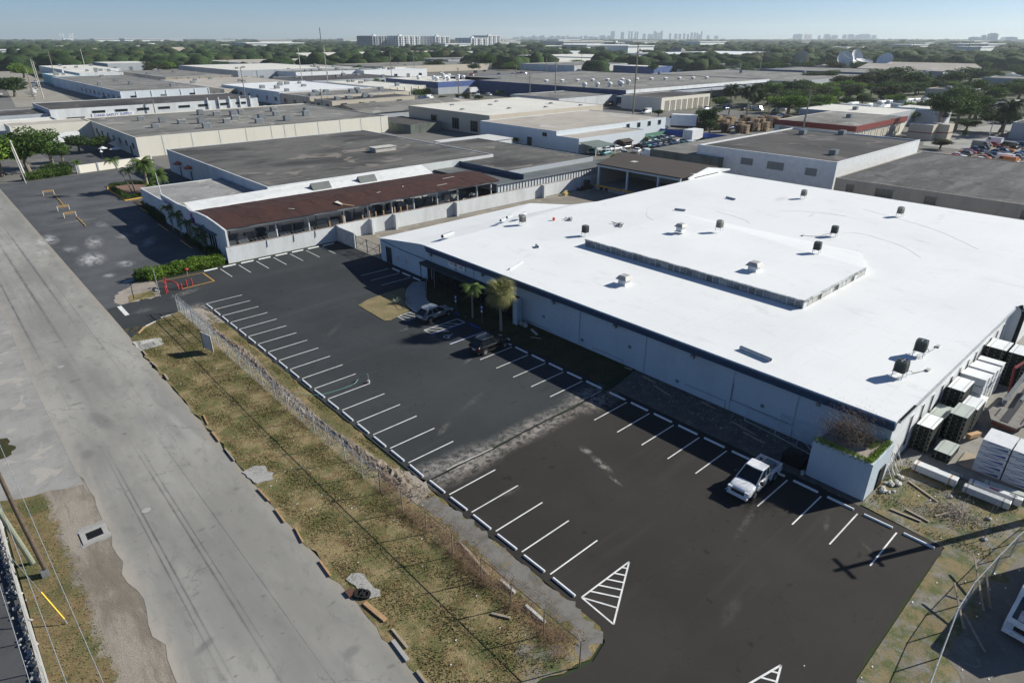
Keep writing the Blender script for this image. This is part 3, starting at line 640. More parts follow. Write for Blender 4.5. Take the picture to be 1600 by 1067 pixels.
b = M(); b.tube([(84.1, Y0-.5, ZR+.3), (84.1, Y0-1.0, ZR-.6), (84.05, Y0-1.0, .2)], .22, 8); b.build('downspout', BLACK, WH)
# raised roof monitor with louvred clerestory strip
MX0, MY0, MY1 = 66.1, 26.3, 57.6; MX1 = 82.5; ZT = ZR+1.05
b = M(); b.face([(MX0, MY0, ZT), (MX1, MY0, ZT-.12), (MX1+9, MY0+4, ZR+.15), (MX1+9, MY1+2, ZR+.15), (MX0, MY1, ZT)])
b.face([(MX1, MY0, ZT-.12), (MX1+9, MY0+4, ZR+.15), (MX1, MY0, ZR+.1)][::-1])
b.face([(MX0, MY1, ZT), (MX1+9, MY1+2, ZR+.15), (MX0, MY1, ZR+.1)][::-1])
MON = b.build('raised_roof', ROOFWHITE, WH)
b = M(); b.box(MX0-.12, MX0+.1, MY0-.1, MY1+.1, ZT-.12, ZT+.03); b.box(MX0+.1, MX1, MY0-.12, MY0+.06, ZT-.14, ZT+.0); b.build('monitor_fascia', stained('weathered_flashing', (.62, .64, .64), (.14, .15, .15), .9, .7, .5), MON)
b = M(); b.box(MX0, MX0+.06, MY0, MY1, ZR+.1, ZT-.12); b.box(MX0, MX1, MY0, MY0+.06, ZR+.1, ZT-.14); b.build('clerestory_back', stained('clerestory_dark', (.06, .065, .065), (.3, .31, .31), .9, .6, 1.1, (1, .5, 1)), MON)
n = 34
fr = stained('clerestory_frame', (.66, .68, .68), (.1, .1, .1), .75, .7, .8)
for i in range(n+1):
    y = MY0+(MY1-MY0)*i/n; b = M(); b.box(MX0-.06, MX0, y-.035, y+.035, ZR+.14, ZT-.12); b.build('mullion', fr, MON)
for i in range(n):
    y = MY0+(MY1-MY0)*(i+.5)/n; h = (MY1-MY0)/n/2-.05
    b = M()
    for k in range(3):
        z = ZR+.3+k*.22; b.box(MX0-.045, MX0-.01, y-h, y+h, z, z+.05)
    b.build('louvre', fr, MON)
    if random.random() < .28:
        b = M(); b.box(MX0-.03, MX0-.008, y-h*.9, y+h*.9, ZR+.2, ZT-.3); b.build('panel', random.choice([CONCL, STEELD, CONC]), MON)
for i in range(16):
    x = MX0+(MX1-MX0)*i/15; b = M(); b.box(x-.04, x+.04, MY0-.06, MY0, ZR+.14, ZT-.14); b.build('mullion', fr, MON)
    if i < 15 and i % 4 != 3: b = M(); b.box(x+.1, x+1.0, MY0-.045, MY0-.01, ZR+.2, ZT-.3); b.build('panel', CONCL if i % 3 else fr, MON)
for y, z in ((66.2, 3.2), (49.3, 1.6), (43.1, .7), (36.5, 2.2), (30.4, .6), (21.5, 1.7), (16.9, 3.9)):
    b = M(); b.box(X0-.09, X0-.002, y-.16, y+.16, z, z+.28); b.build('wall_vent', STEELD, WH)
for y0, y1, z in ((52, 48, .35), (41.5, 37.2, .5), (29.5, 25, .8)):
    b = M(); b.tube([(X0-.05, y0, z), (X0-.05, y1, z)], .022, 5); b.tube([(X0-.05, y1, z), (X0-.05, y1, .02)], .022, 5); b.build('conduit', STEELD, WH)
# ---- planter box at the corner
PLW = thing('planter_enclosure', 'square pale masonry enclosure at the warehouse corner with weeds on top', 'enclosure', (45.5, 10.75, 0))
b = M(); b.box(45.5, 49.72, 10.75, 10.95, 0, 3.3); b.box(45.5, 45.7, 10.95, 15.2, 0, 3.3); b.box(45.7, 49.72, 15.0, 15.2, 0, 3.3); b.build('wall', WALLBLUE, PLW)
b = M(); b.face([(45.7, 10.95, 3.12), (49.72, 10.95, 3.12), (49.72, 15, 3.12), (45.7, 15, 3.12)]); b.build('soil', DIRT, PLW)
b = M(); b.box(47.6, 48.7, 10.66, 10.748, 0, 1.9); b.build('opening', BLACK, PLW)
# ---- boundary wall
BW = thing('boundary_wall', 'long white rendered wall between the car park and the rusty shed', 'wall', (31, 99.7, 0))
def plank_wall(root, pts, z, t, m, name='wall'):
    b = M()
    for p, q in zip(pts, pts[1:]): b.bar((*p, z/2), (*q, z/2), t, z)
    b.build(name, m, root)
plank_wall(BW, [(31.1, 99.8), (49.7, 99.8)], 2.55, .22, CHALK); plank_wall(BW, [(49.85, 99.9), (126, 99.9)], 2.7, .22, CHALK)
for x in (49.9, 56.4, 61.3, 75.3, 99.2): b = M(); b.box(x-.2, x+.2, 98.9, 99.78, 0, 2.72); b.build('buttress', CHALK, BW)
b = M(); b.box(31.1, 49.7, 99.66, 99.94, 2.55, 2.6); b.box(50, 126, 99.77, 100.04, 2.7, 2.76); b.build('coping', stained('rusty_coping', (.3, .2, .15), (.5, .5, .48), .7, .8, 1), BW)
for x in (37.5, 42, 45.8):
    b = M(); b.tube([(x, 99.66, 2.5), (x, 99.6, 1.4)], .05, 5); b.build('drain_pipe', STEELD, BW)
RW = thing('return_wall', 'short peeling white wall with torn edge beside the steel gate', 'wall', (49.75, 93.6, 0))
plank_wall(RW, [(49.75, 99.6), (49.75, 93.6)], 2.6, .22, stained('peeling_wall', (.6, .6, .58), (.25, .26, .27), .9, .9, 2.5))
# double swing gate of pipe with mesh
GT = thing('pipe_gate', 'dark pipe gate with crossing braces left of the warehouse corner', 'gate', (49.8, 86, 0))
for y in (93.45, 89.9, 86.0): b = M(); b.tube([(49.8, y, 0), (49.8, y, 2.4)], .06, 6); b.build('post', STEELD, GT)
for y0, y1 in ((93.3, 90.0), (89.8, 86.1)):
    b = M()
    for p, q in (((y0, .2), (y1, .2)), ((y0, 1.2), (y1, 1.2)), ((y0, 2.2), (y1, 2.2)), ((y0, .2), (y0, 2.2)), ((y1, .2), (y1, 2.2)), ((y0, 2.2), (y1, .2)), ((y0, .2), (y1, 2.2))):
        b.tube([(49.8, p[0], p[1]), (49.8, q[0], q[1])], .035, 5)
    g = b.build('gate_leaf', STEELD, GT)
    b = M()
    for k in range(20):
        y = y0+(y1-y0)*k/20; b.bar((49.8, y, .2), (49.8, y-.15, 2.2), .006); b.bar((49.8, y-.15, .2), (49.8, y, 2.2), .006)
    b.build('mesh_wire', STEEL, g)
# ---- neighbour with rusty canopy
NB = thing('showroom_building', 'sprawling grey-roofed building with white street front and palms behind the rusty shed', 'building', (31.5, 99.9, 0))
b = M()
prof = [(99.95, 0), (99.95, 5.1), (104, 5.5), (108, 5.75), (112, 5.65), (115.7, 5.3), (117.6, 5.6), (122, 5.3), (132.2, 5.4), (132.2, 0)]
n = len(prof); a0 = [(31.5, y, z) for y, z in prof]; a1 = [(31.8, y, z) for y, z in prof]
b.face(a0); b.face(a1[::-1])
for i in range(n): j = (i+1) % n; b.face([a0[j], a0[i], a1[i], a1[j]])
b.build('front_wall', CHALK, NB)
for y0, y1, z0, z1 in ((127.5, 129.5, .6, 2.6), (122.5, 125, .6, 3.2), (117, 120, .6, 3.3), (104.5, 108, .5, 3.2), (109.5, 112.5, .5, 3.2)): opening(NB, 'W', 31.5, y0, y1, z0, z1, GLASS, WHITE, 'window', .1, 2)
b = M(); b.box(30.9, 31.48, 104, 113, 3.5, 3.7); b.build('awning', TRIM, NB)
pur = mat('purple_print', (.12, .03, .3), .6, .1); pnk = mat('magenta_print', (.4, .03, .25), .6, .1)
b = M(); b.box(31.44, 31.49, 125.2, 130.8, 4.1, 4.9); sg = b.build('sign_panel', CHALK, NB)
for k in range(8):   # the letters are too small and slanted to read in the photograph; painted strokes of their size
    b = M(); y = 130.3-.62*k; b.box(31.42, 31.438, y-.4, y-.27, 4.2, 4.8); b.box(31.42, 31.438, y-.27, y-.05, 4.65 if k % 2 else 4.42, 4.8 if k % 2 else 4.55); b.box(31.42, 31.438, y-.05, y+.03, 4.2, 4.8); b.build('letter', pur, sg)
for y, z, m_ in ((115.3, 3.9, pnk), (114.6, 3.4, pur), (114.1, 1.6, pnk)):
    b = M(); b.prism([(31.42, y-.5), (31.49, y-.5), (31.49, y+.5), (31.42, y+.5)], z, z+1.0); b.build('logo_panel', m_, NB)
b = M(); roof_shell(b, 31.82, 48.5, 121, 148, 3.9, .12); b.build('low_wall', CHALK, NB)
b = M(); b.face([(32, 121.2, 3.9), (48.5, 121.2, 3.9), (48.5, 147.8, 3.9), (32, 147.8, 3.9)]); b.build('low_roof', stained('patched_grey_roof', (.3, .295, .29), (.17, .17, .17), .8, .9, .16, None, 1.2, (.45, .42, .37)), NB)
b = M(); roof_shell(b, 48.5, 106, 123.9, 187, 5.45, .15); b.build('main_wall', CHALK, NB)
b = M(); b.face([(48.7, 124.1, 5.45), (105.8, 124.1, 5.45), (105.8, 186.8, 5.45), (48.7, 186.8, 5.45)]); b.build('main_roof', ROOFDIRTY, NB)
b = M(); b.box(48.7, 105, 129.6, 130.0, 5.46, 5.5); b.build('roof_joint', ROOFGREY, NB)
b = M(); b.face([(33, 119.6, 4.3), (84.5, 119.6, 4.3), (84.5, 124.0, 5.58), (33, 124.0, 5.0)]); b.build('white_apron_roof', stained('white_roof_patchy', (.66, .67, .67), (.4, .41, .42), .4, .8, .5), NB)
b = M(); b.box(33, 84.5, 119.5, 119.7, 0, 4.3); b.build('rear_wall', CHALK, NB)
for y in (170, 178):
    b = M(); b.box(47.2, 48.48, y-1.4, y+1.4, 3.0, 3.12); b.face([(47.2, y-1.4, 2.9), (47.2, y+1.4, 2.9), (48.4, y+1.4, 3.6), (48.4, y-1.4, 3.6)]); b.build('awning', AWN, NB)
for y in (169.5, 177.5): opening(NB, 'W', 48.5, y, y+1.1, .05, 2.3, DOORD, WHITE, 'door')
b = M(); b.box(86, 92, 146, 149, 5.5, 6.5); hb = b.build('roof_box', stained('worn_box', (.5, .47, .43), (.35, .3, .27), .7, .8, .8), NB)
b = M(); b.box(85.8, 92.2, 145.8, 149.2, 6.5, 6.6); b.build('lid', CONCL, hb)
# skylight hoods on the apron
for x in (56, 66.5):
    t_ = thing('roof_hood', 'small pale peaked hood on the white roof strip, %s of the pair' % ('left' if x < 60 else 'right'), 'roof hood', (x, 120, 4.4), 0, 'peaked hoods behind the rusty shed')
    b = M(); b.face([(0, 0, 0), (0, 2.2, .2), (0, 1.1, 1.3)]); b.face([(0, 0, 0), (4, 0, 0), (4, 1.1, 1.3), (0, 1.1, 1.3)]); b.face([(0, 2.2, .2), (0, 1.1, 1.3), (4, 1.1, 1.3), (4, 2.2, .2)]); b.face([(4, 0, 0), (4, 2.2, .2), (4, 1.1, 1.3)]); b.build('hood_sheet', LEANMETAL, t_, world=False)
# rusty canopy: sheets on posts
RC = thing('rusty_shed', 'long open shed with a rusty brown sheet roof over stone slabs', 'shed', (32, 101.2, 0))
cols = 26; xs_ = [31.9+(88.2-31.9)*i/cols for i in range(cols+1)]
def cz(y): return float(np.interp(y, [101.2, 108, 116], [4.95, 5.75, 5.1]))
k = 0
for i in range(cols):
    for ya, yb in ((101.15, 104.7), (104.5, 108.1), (108.0, 112.2), (112.0, 116)):
        xe = xs_[i+1]+.06; xa = xs_[i]-.02
        if i >= cols-3 and ya > 111: continue
        dz = random.uniform(0, .035); ya_ = ya-random.uniform(0, .18) if ya < 102 else ya
        b = M(); p = [(xa, ya_, cz(ya)+dz), (xe, ya_, cz(ya)+dz+random.uniform(-.02, .02)), (xe, yb, cz(yb)+dz), (xa, yb, cz(yb)+dz)]
        b.face(p); b.face([(x, y, z-.03) for x, y, z in p][::-1])
        for q in range(4): r2 = (q+1) % 4; b.face([(p[q][0], p[q][1], p[q][2]-.03), (p[r2][0], p[r2][1], p[r2][2]-.03), p[r2], p[q]])
        b.build('roof_sheet', RUST, RC)
for i, x in enumerate((40.4, 46.1, 52.8, 57.6, 62.6, 67.5, 73, 78, 83, 86.8)):
    b = M(); b.tube([(x, 102.4, 0), (x, 102.4, 5.0)], .15, 8); b.build('post', WHITE, RC)
for x in (36, 44, 52, 60, 68, 76, 84): b = M(); b.tube([(x, 112, 0), (x, 112, 5.3)], .12, 6); b.build('post', STEELD, RC)
b = M(); b.box(31.9, 88, 101.25, 101.4, 4.6, 4.9); b.box(31.9, 88, 107.9, 108.1, 5.4, 5.68); b.build('beam', STEELD, RC)
for (x, y, r_, L) in ((44.5, 104.8, -60, 1.1), (62, 105.6, 10, .9), (75.5, 104, 5, 2.6), (68, 106.5, 60, .9), (79.5, 107.2, 4, 3)):
    m4 = Matrix.Translation((x, y, cz(y)+.09)) @ Matrix.Rotation(rad(r_), 4, 'Z'); b = M(); b.box(-L/2, L/2, -.12, .12, 0, .03, m4); b.build('patch_strip', CONCL, RC)
b = M(); b.face([(52.0, 103.8, 5.6), (52.5, 102.3, 5.35), (53.2, 102.6, 5.2), (53.0, 104.6, 5.55)]); b.face([(52.0, 103.8, 5.57), (52.5, 102.3, 5.32), (53.2, 102.6, 5.17), (53.0, 104.6, 5.52)][::-1]); b.build('lifted_sheet', CONCL, RC)
b = M(); b.bar((52.6, 103, 5.35), (54.6, 101.3, 4.95), .35, .06); b.build('broken_board', WOOD, RC)
# stone-slab racks and clutter below the shed
SL = [stained('slab_white', (.62, .63, .6), (.4, .41, .4), .5, .5, 1.2), stained('slab_grey', (.36, .38, .37), (.2, .22, .22), .6, .5, 1.2), stained('slab_pale', (.5, .5, .47), (.33, .33, .32), .6, .5, 1.2), stained('slab_dark', (.1, .12, .12), (.2, .21, .21), .6, .4, 1.2)]
b0 = M(); b0.face([(31.8, 100, .01), (88, 100, .01), (88, 119.6, .01), (31.8, 119.6, .01)]); struct('shed_floor', b0, CONC)
ss = 0
for x in np.arange(33.5, 87, 2.35):
    for y in (101.35, 105.5, 109.6):
        ss += 1
        t_ = thing('slab_rack', '', 'slab rack', (x+random.uniform(-.3, .3), y+random.uniform(-.3, .4), 0), random.uniform(-.1, .1), 'racks of stone slabs under the rusty shed')
        t_['label'] = 'rack of leaning stone slabs under the rusty shed'
        n_ = random.randint(3, 6); hh = random.uniform(1.3, 2.3); b = M()
        b.box(-1.0, 1.0, -.5, .5, 0, .12); b.bar((-.9, 0, .1), (-.9, 0, hh+.2), .07); b.bar((.9, 0, .1), (.9, 0, hh+.2), .07); b.build('frame', random.choice([STEELD, WOOD, STEELD]), t_, world=False)
        for j in range(n_):
            b = M(); sgn = 1 if j % 2 else -1; off = .12+.09*(j//2)
            m4 = Matrix.Translation((random.uniform(-.1, .1), sgn*off, .12)) @ Matrix.Rotation(rad(-sgn*9), 4, 'X'); b.box(-random.uniform(.6, .95), random.uniform(.6, .95), -.02, .02, 0, hh*random.uniform(.75, 1), m4); b.build('slab', random.choice(SL), t_, world=False)
for i, x in enumerate((55.6, 57.0, 58.3, 59.9, 62.3, 63.6, 65.0, 49.2, 51.8)):
    t_ = M(); t_.box(x-.11, x+.11, 100.8, 101.0, 0, random.uniform(3.2, 3.9)); o = t_.build('timber_post', WOOD); tag(o, 'rough upright timber post behind the white wall, %s from the left' % ORD[i], 'post', 'timber posts behind the white wall')
b = M()
for i in range(260):   # coil of barbed wire along the wall top
    a = i*.62; x = 33+i*.066; b.bar((x, 99.8+.28*math.cos(a), 2.9+.28*math.sin(a)), (x+.066, 99.8+.28*math.cos(a+.62), 2.9+.28*math.sin(a+.62)), .018)
tag(b.build('razor_wire_coil', STEEL), 'coiled razor wire running along the top of the white wall', 'razor wire')
# ---- building B with lean-to
BB = thing('corrugated_building', 'dark-roofed building with pale corrugated lower eave right of the rusty shed', 'building', (88, 101.6, 0))
b = M(); roof_shell(b, 95.5, 124, 107, 152, 4.95, .1); b.build('wall', GREYW, BB)
b = M(); b.face([(95.7, 107.2, 4.95), (123.8, 107.2, 4.95), (123.8, 151.8, 4.95), (95.7, 151.8, 4.95)]); b.build('roof', ROOFDIRTY, BB)
b = M(); b.prism([(87.8, 101.7), (95.8, 101.7), (95.8, 131), (87.8, 131)], 3.95, 4.05); b.prism([(95.8, 101.7), (124.8, 101.7), (124.8, 107.1), (95.8, 107.1)], 3.95, 4.05); b.build('lean_to_roof', LEANMETAL, BB)
b = M(); b.box(95.3, 95.6, 101.7, 152, 4.06, 5.15); b.build('roof_step', TRIM, BB)
b = M(); b.box(88, 124.6, 101.9, 102.0, 0, 3.95); b.build('rear_panel', CHALK, BB)
for i in range(41):
    x = 88.2+i*.9; b = M(); b.box(x-.05, x+.05, 101.8, 101.9, 2.3, 3.94); b.build('panel_rib', STEELD, BB)
b = M(); b.box(87.8, 125, 101.55, 101.7, 3.85, 4.1); b.build('eave_gutter', STEELD, BB)
# ---- brown-roofed loading shed
LS = thing('loading_shed', 'open loading shed with dark brown roof and grey columns behind the white roof', 'shed', (114.5, 71, 0))
b = M(); p = [(113.9, 74.72, 5.9), (113.9, 97.2, 5.9), (127.8, 101.2, 6.5), (127.8, 74.72, 6.5)]; b.face(p[::-1]); b.face([(x, y, z-.25) for x, y, z in p])
for q in range(4): r2 = (q+1) % 4; b.face([(p[q][0], p[q][1], p[q][2]-.25), (p[r2][0], p[r2][1], p[r2][2]-.25), p[r2], p[q]][::-1])
b.build('roof', ROOFBR, LS)
b = M(); b.box(114.2, 114.5, 74.8, 97.2, 5.2, 5.62); b.build('beam', PALEBLUE, LS)
for y in (96.8, 88.6, 80.4, 75.2): b = M(); b.box(114.3, 114.7, y-.2, y+.2, 0, 5.2); b.build('column', PALEBLUE, LS)
b = M(); b.box(114.2, 127.6, 74.8, 97.5, 0, 1.15); b.build('dock', CONC, LS)
b = M(); b.box(127.0, 127.6, 74.8, 100.8, 1.15, 6.0); b.box(114.8, 127.4, 97.2, 97.5, 1.15, 5.9); b.build('rear_wall', BEIGE, LS)
b = M(); b.box(114.05, 114.2, 74.8, 97.5, .8, 1.15); b.build('dock_edge', YELLOW, LS)
for y in (95.5, 94): b = M(); b.box(113.9, 114.2, y-.3, y+.3, .2, .75); b.build('dock_bumper', BLACK, LS)
b = M(); b.face([(119.5, 90.7, 6.26), (121, 90.7, 6.33), (121, 92.2, 6.33), (119.5, 92.2, 6.26)]); b.build('roof_patch', CONCL, LS)

# ---- the rest of the district (x0, x1, y0, y1, height, walls, roof)
def W_(y0, y1, z0, z1, x, mull=0, m=None): return ('W', x, y0, y1, z0, z1, m or GLASS, STEELD, 'window', .1, mull)
def S_(x0, x1, z0, z1, y, mull=0, m=None): return ('S', y, x0, x1, z0, z1, m or GLASS, STEELD, 'window', .1, mull)
building('tall pale building with dark brown roof and white right-hand parapet behind the white roof', 152.6, 205, 59.8, 96, 6.0, WHITE, ROOFDARK, .35, wins=[W_(64, 66.5, 2.8, 4.3, 152.6, 1, STEELD), W_(72, 76, 3, 4.6, 152.6, 2, STEELD), W_(80, 83, 3.2, 4.6, 152.6, 2, STEELD)], cap=WHITE)
building('tan building with a wide blackened roof at the right edge, windows along its near wall', 142, 193, -45, 55.3, 5.0, TAN, stained('tarred_roof', (.06, .06, .062), (.15, .148, .145), .9, .9, .16, (.3, 1.6, 1), 1.2, (.03, .03, .032)), .12,
         wins=[W_(51.3, 52.8, 2.7, 4.1, 142, 1), W_(43.8, 47, 2.6, 4.2, 142, 2), W_(36, 38, 2.7, 4.1, 142, 1), W_(20, 22.5, 2.7, 4.1, 142, 1)])
building('low building with mossy grey block wall beside the used-car yard', 150, 197, 88, 109, 4.0, MOSSW, ROOFGREY, .1)
b1 = building('low pale-blue building with tan flat roof and side door beside the car yard', 149, 181.5, 134.5, 144, 4.1, PALEBLUE, ROOFTAN, .15, wins=[])
building('stepped pale-blue warehouse with four small square windows above the car yard', 149, 206, 144.02, 181, 5.4, PALEBLUE, ROOFTAN, .15,
         wins=[S_(183.5+6*k, 185+6*k, 3.5, 4.9, 144.02) for k in range(4)] + [W_(148.2, 150, 3.6, 4.6, 149, 1)], doors=[('W', 149, 155, 157, .05, 2.6)])
building('large beige warehouse with cream roof behind the stepped blue warehouse', 153.5, 214.5, 181.2, 232, 6.8, BEIGE, ROOFLIGHT, .12,
         wins=[W_(213, 216.5, 1.2, 4.6, 153.5, 2), W_(199, 203, .8, 4.6, 153.5, 2), W_(188, 192, .8, 4.4, 153.5, 2)])
building('cream panelled warehouse covered with rooftop machines, long pale side wall', 48.3, 133, 215.2, 283, 5.4, CREAM, ROOFGREY, .25,
         wins=[W_(219+i*7.5, 220.6+i*7.5, 2.2, 3.6, 48.3, 1) for i in range(8)], doors=[('W', 48.3, 222.5, 224.0, .05, 2.4), ('W', 48.3, 262, 264, .05, 2.4)],
         seams=[('S', 55.3+8.3*i) for i in range(10)] + [('S', 93)], name='warehouse')
building('low cream block behind the big street tree, its end wall in sunlight', 25, 48.2, 271, 284, 5.4, CREAM, ROOFTAN, .2)
building('low white-parapet flat building behind the cream block', 22, 42, 286, 305, 4.4, CHALK, ROOFLIGHT, .4)
building('left wing with dark roof beside the white clerestory building', -8, 42, 308, 334, 5.6, GREYW, ROOFDARK, .2)
CB = building('long white building with slot windows and a safety supply sign', 42.1, 122, 306.5, 345, 6.9, CHALK, ROOFDARK, .2,
         wins=[S_(56+8*i, 60.4+8*i, 5.0, 5.8, 306.5) for i in range(8)] + [S_(47, 53, 2, 3.9, 306.5)])
for i in range(5):
    b = M(); x = 100+4.6*i; b.box(x-.2, x+.2, 305.9, 306.5, 0, 8.3); b.build('fin', CHALK, CB)
def text(s, size, mtx, m, parent=None, name='lettering', ext=.02, align='CENTER'):
    cu = bpy.data.curves.new(name, 'FONT'); cu.body = s; cu.size = size; cu.align_x = align; cu.extrude = ext; cu.resolution_u = 2
    tmp = bpy.data.objects.new('tmp_text', cu); COL.objects.link(tmp)
    dg = bpy.context.evaluated_depsgraph_get(); me = bpy.data.meshes.new_from_object(tmp.evaluated_get(dg)); bpy.data.objects.remove(tmp); bpy.data.curves.remove(cu)
    me.transform(mtx); me.materials.clear(); me.materials.append(m)
    if parent is not None: me.transform(Matrix.Translation(-parent_base(parent)))
    o = bpy.data.objects.new(name, me); COL.objects.link(o)
    if parent is not None: o.parent = parent
    return o
b = M(); b.box(55.5, 70.5, 306.3, 306.45, 3.3, 4.8); sgn_ = b.build('sign_board', WHITE, CB)
text('DANA SAFETY SUPPLY', 1.35, Matrix.Translation((63, 306.27, 3.6)) @ Matrix.Rotation(rad(90), 4, 'X'), mat('sign_blue', (.05, .06, .3), .5, .05), sgn_)
DIST = [
 # label, x0,x1,y0,y1,z, wall, roof, par
 ('grey-roofed industrial building with shaded blue side beyond the clerestory building', 89, 134, 405, 595, 6, PALEBLUE, ROOFGREY, .15),
 ('small turquoise-fronted shop beside the side street', 92, 108, 596, 655, 6, TEAL, ROOFLIGHT, .3),
 ('long white building with bare front behind the turquoise shop', 110, 140, 612, 672, 7, CHALK, ROOFLIGHT, .3),
 ('wide white building at the top of the side street', 112, 156, 690, 803, 7, WHITE, ROOFLIGHT, .3),
 ('grey workshop building with red roof edge right of the grey-roofed building', 148, 195, 532, 660, 6, TAN, ROOFGREY, .2),
 ('flat tan-roofed workshop beside the orange awnings', 141, 205, 400, 520, 5, BEIGE, ROOFTAN, .2),
 ('bright white-roofed building with row of blue windows', 148.5, 203, 343, 425, 6, PALEBLUE, WHITE, .3),
 ('grey flat roof building with several rooftop boxes beside the bright white roof', 148.5, 206, 309, 342.5, 5.6, BEIGE, ROOFGREY, .3),
 ('low dark-roofed building with beige strip front', 150, 196, 290, 308, 5, BEIGE, ROOFDARK, .15),
 ('long light-roofed building with dark street side, far left of centre', 208, 300, 553, 700, 8, GREYW, ROOFLIGHT, .2),
 ('white-walled building with large dark gates beside the tall poles', 240, 322, 518, 560, 7, WHITE, ROOFGREY, .3),
 ('grey-roofed building behind the white-walled one', 250, 345, 596, 690, 6, GREYW, ROOFTAN, .2),
 ('small white box building left of the blue-banded depot', 293, 356, 505, 538, 7, WHITE, WHITE, .3),
 ('yellow cream warehouse row far left', 277, 420, 1010, 1085, 7, CREAM, ROOFLIGHT, .3),
 ('very long white warehouse far left among trees', 182, 395, 1335, 1400, 7, WHITE, ROOFLIGHT, .3),
 ('grey pitched warehouse in front of the yellow cream row', 176, 222, 826, 895, 7, GREYW, ROOFLIGHT, .3),
 ('very long cream warehouse in front of the apartment blocks', 459, 850, 950, 1130, 8, CREAM, ROOFLIGHT, .6),
 ('long green-grey warehouse with skylights behind the two round trees', 519, 660, 690, 770, 7, GREYW, ROOFGREY, .3),
 ('low cream warehouse right of the lone palm', 600, 735, 585, 740, 6, CREAM, ROOFLIGHT, .3),
 ('small violet-blue warehouse behind the blue depot', 545, 575, 400, 450, 6.5, ROYAL, ROOFLIGHT, .3),
 ('huge white distribution centre right of centre', 895, 1190, 520, 717, 9, GREYW, WHITE, .5),
 ('long navy-fronted building beneath the satellite dishes', 560, 640, 192, 300, 7, NAVY, ROOFGREY, .4),
 ('low grey warehouse with white edge right of the blue depot', 430, 560, 205, 330, 6, GREYW, ROOFGREY, .3),
 ('long low white-edged shed behind the poles and round trees', 520, 620, 480, 560, 6, CHALK, ROOFGREY, .3),
 ('white clustered industrial plant beneath the skyline', 735, 880, 590, 800, 7, CHALK, ROOFLIGHT, .4),
 ('pale block building with flat roof among dark trees', 426, 446, 107, 128, 6, BEIGE, ROOFDARK, .3),
 ('grey block building at the right edge beside the big palm', 285, 330, 20, 56, 5, GREYW, ROOFDARK, .3),
 ('grey flat-roofed building at the far right among trees', 600, 640, 100, 145, 5, GREYW, ROOFGREY, .3),
 ('low row of pale workshops far left behind the long cream warehouse', 300, 460, 760, 900, 6, CREAM, ROOFTAN, .3),
 ('dark low workshops left of the tall poles', 215, 290, 440, 505, 5, GREYW, ROOFDARK, .2),
 ('cream-gabled store behind the bright white roof', 215, 245, 350, 420, 5, CREAM, ROOFLIGHT, .3),
 ('long beige sheds between the poles and the blue depot', 360, 500, 585, 680, 6, BEIGE, ROOFGREY, .3),
 ('flat white warehouse on the skyline side of the cream warehouse', 880, 1000, 860, 1000, 9, WHITE, WHITE, .3),
]
for lab, x0, x1, y0, y1, z, w_, r_, par in DIST:
    ws = []
    if x0 < 330:
        n_ = max(2, int((y1-y0)/11)); ws = [W_(y0+(y1-y0)*(i+.35)/n_, y0+(y1-y0)*(i+.35)/n_+min(3, (y1-y0)/n_*.4), 1.8, 3.6, x0, 1) for i in range(min(n_, 9))]
        m_ = max(2, int((x1-x0)/12)); ws += [S_(x0+(x1-x0)*(i+.3)/m_, x0+(x1-x0)*(i+.3)/m_+3, .6 if i % 2 else 2, 3.8, y0, 1, GLASS if i % 2 == 0 else STEELD) for i in range(min(m_, 7))]
    pl_ = [('S', x0+(x1-x0)*k/6, z, .5) for k in range(7)]+[('W', y0+(y1-y0)*k/9, z, .5) for k in range(1, 9)] if x0 < 330 and w_ is not TEAL and random.random() < .7 else []
    building(lab, x0, x1, y0, y1, z, w_, r_, par, wins=ws, pil=pl_, cap=random.choice([CHALK, WHITE, None, CONCL]))
for p in ((148.2, 470, 11), (148.2, 452, 8)):
    b = M(); x, y, L = p; b.face([(x-6, y-L/2, 3), (x, y-L/2, 4.6), (x, y+L/2, 4.6), (x-6, y+L/2, 3)]); b.face([(x-6, y-L/2, 2.9), (x, y-L/2, 4.5), (x, y+L/2, 4.5), (x-6, y+L/2, 2.9)][::-1]); tag(b.build('shop_awning', AWN), 'bright orange-red shop awning, %s of two' % ('left' if y > 460 else 'right'), 'awning', 'orange awnings')
# building with blue upper band
DB = building('blue-banded depot with white turbine vents on its roof', 250.5, 303, 344.5, 404, 7, NAVY, ROOFLIGHT, .1, wins=[S_(253+9*i, 257+9*i, 4.6, 6.0, 344.5, 1) for i in range(5)])
b = M(); b.box(250.3, 303.1, 344.2, 344.5, 3.9, 7.1); b.build('blue_band', ROYAL, DB)
b = M(); b.box(250.2, 303.1, 344.0, 344.5, 0, 3.85); b.box(250.1, 250.5, 344.5, 404, 0, 3.4); b.build('lower_wall', GREYW, DB)
BD = building('huge blue-banded depot with grey roof and white edge', 280.3, 428, 222, 386, 7, NAVY, ROOFGREY, .25)
b = M(); b.box(280, 428, 221.6, 222.0, 5.6, 7.3); b.build('white_edge', CHALK, BD); b = M(); b.box(272, 428, 212, 221.7, 4.7, 5.0); b.build('canopy_roof', STEEL, BD)
b = M(); b.box(280, 430, 221.0, 221.5, 0, 4.6); b.build('dark_dock_wall', STEELD, BD)
CD = building('cream dock building with row of tall bay doors below the blue depot', 267, 308, 190, 214, 6, CREAM, ROOFDARK, .15, wins=[S_(270+4.8*i, 273+4.8*i, .2, 4.6, 190, 1, TAN) for i in range(8)])
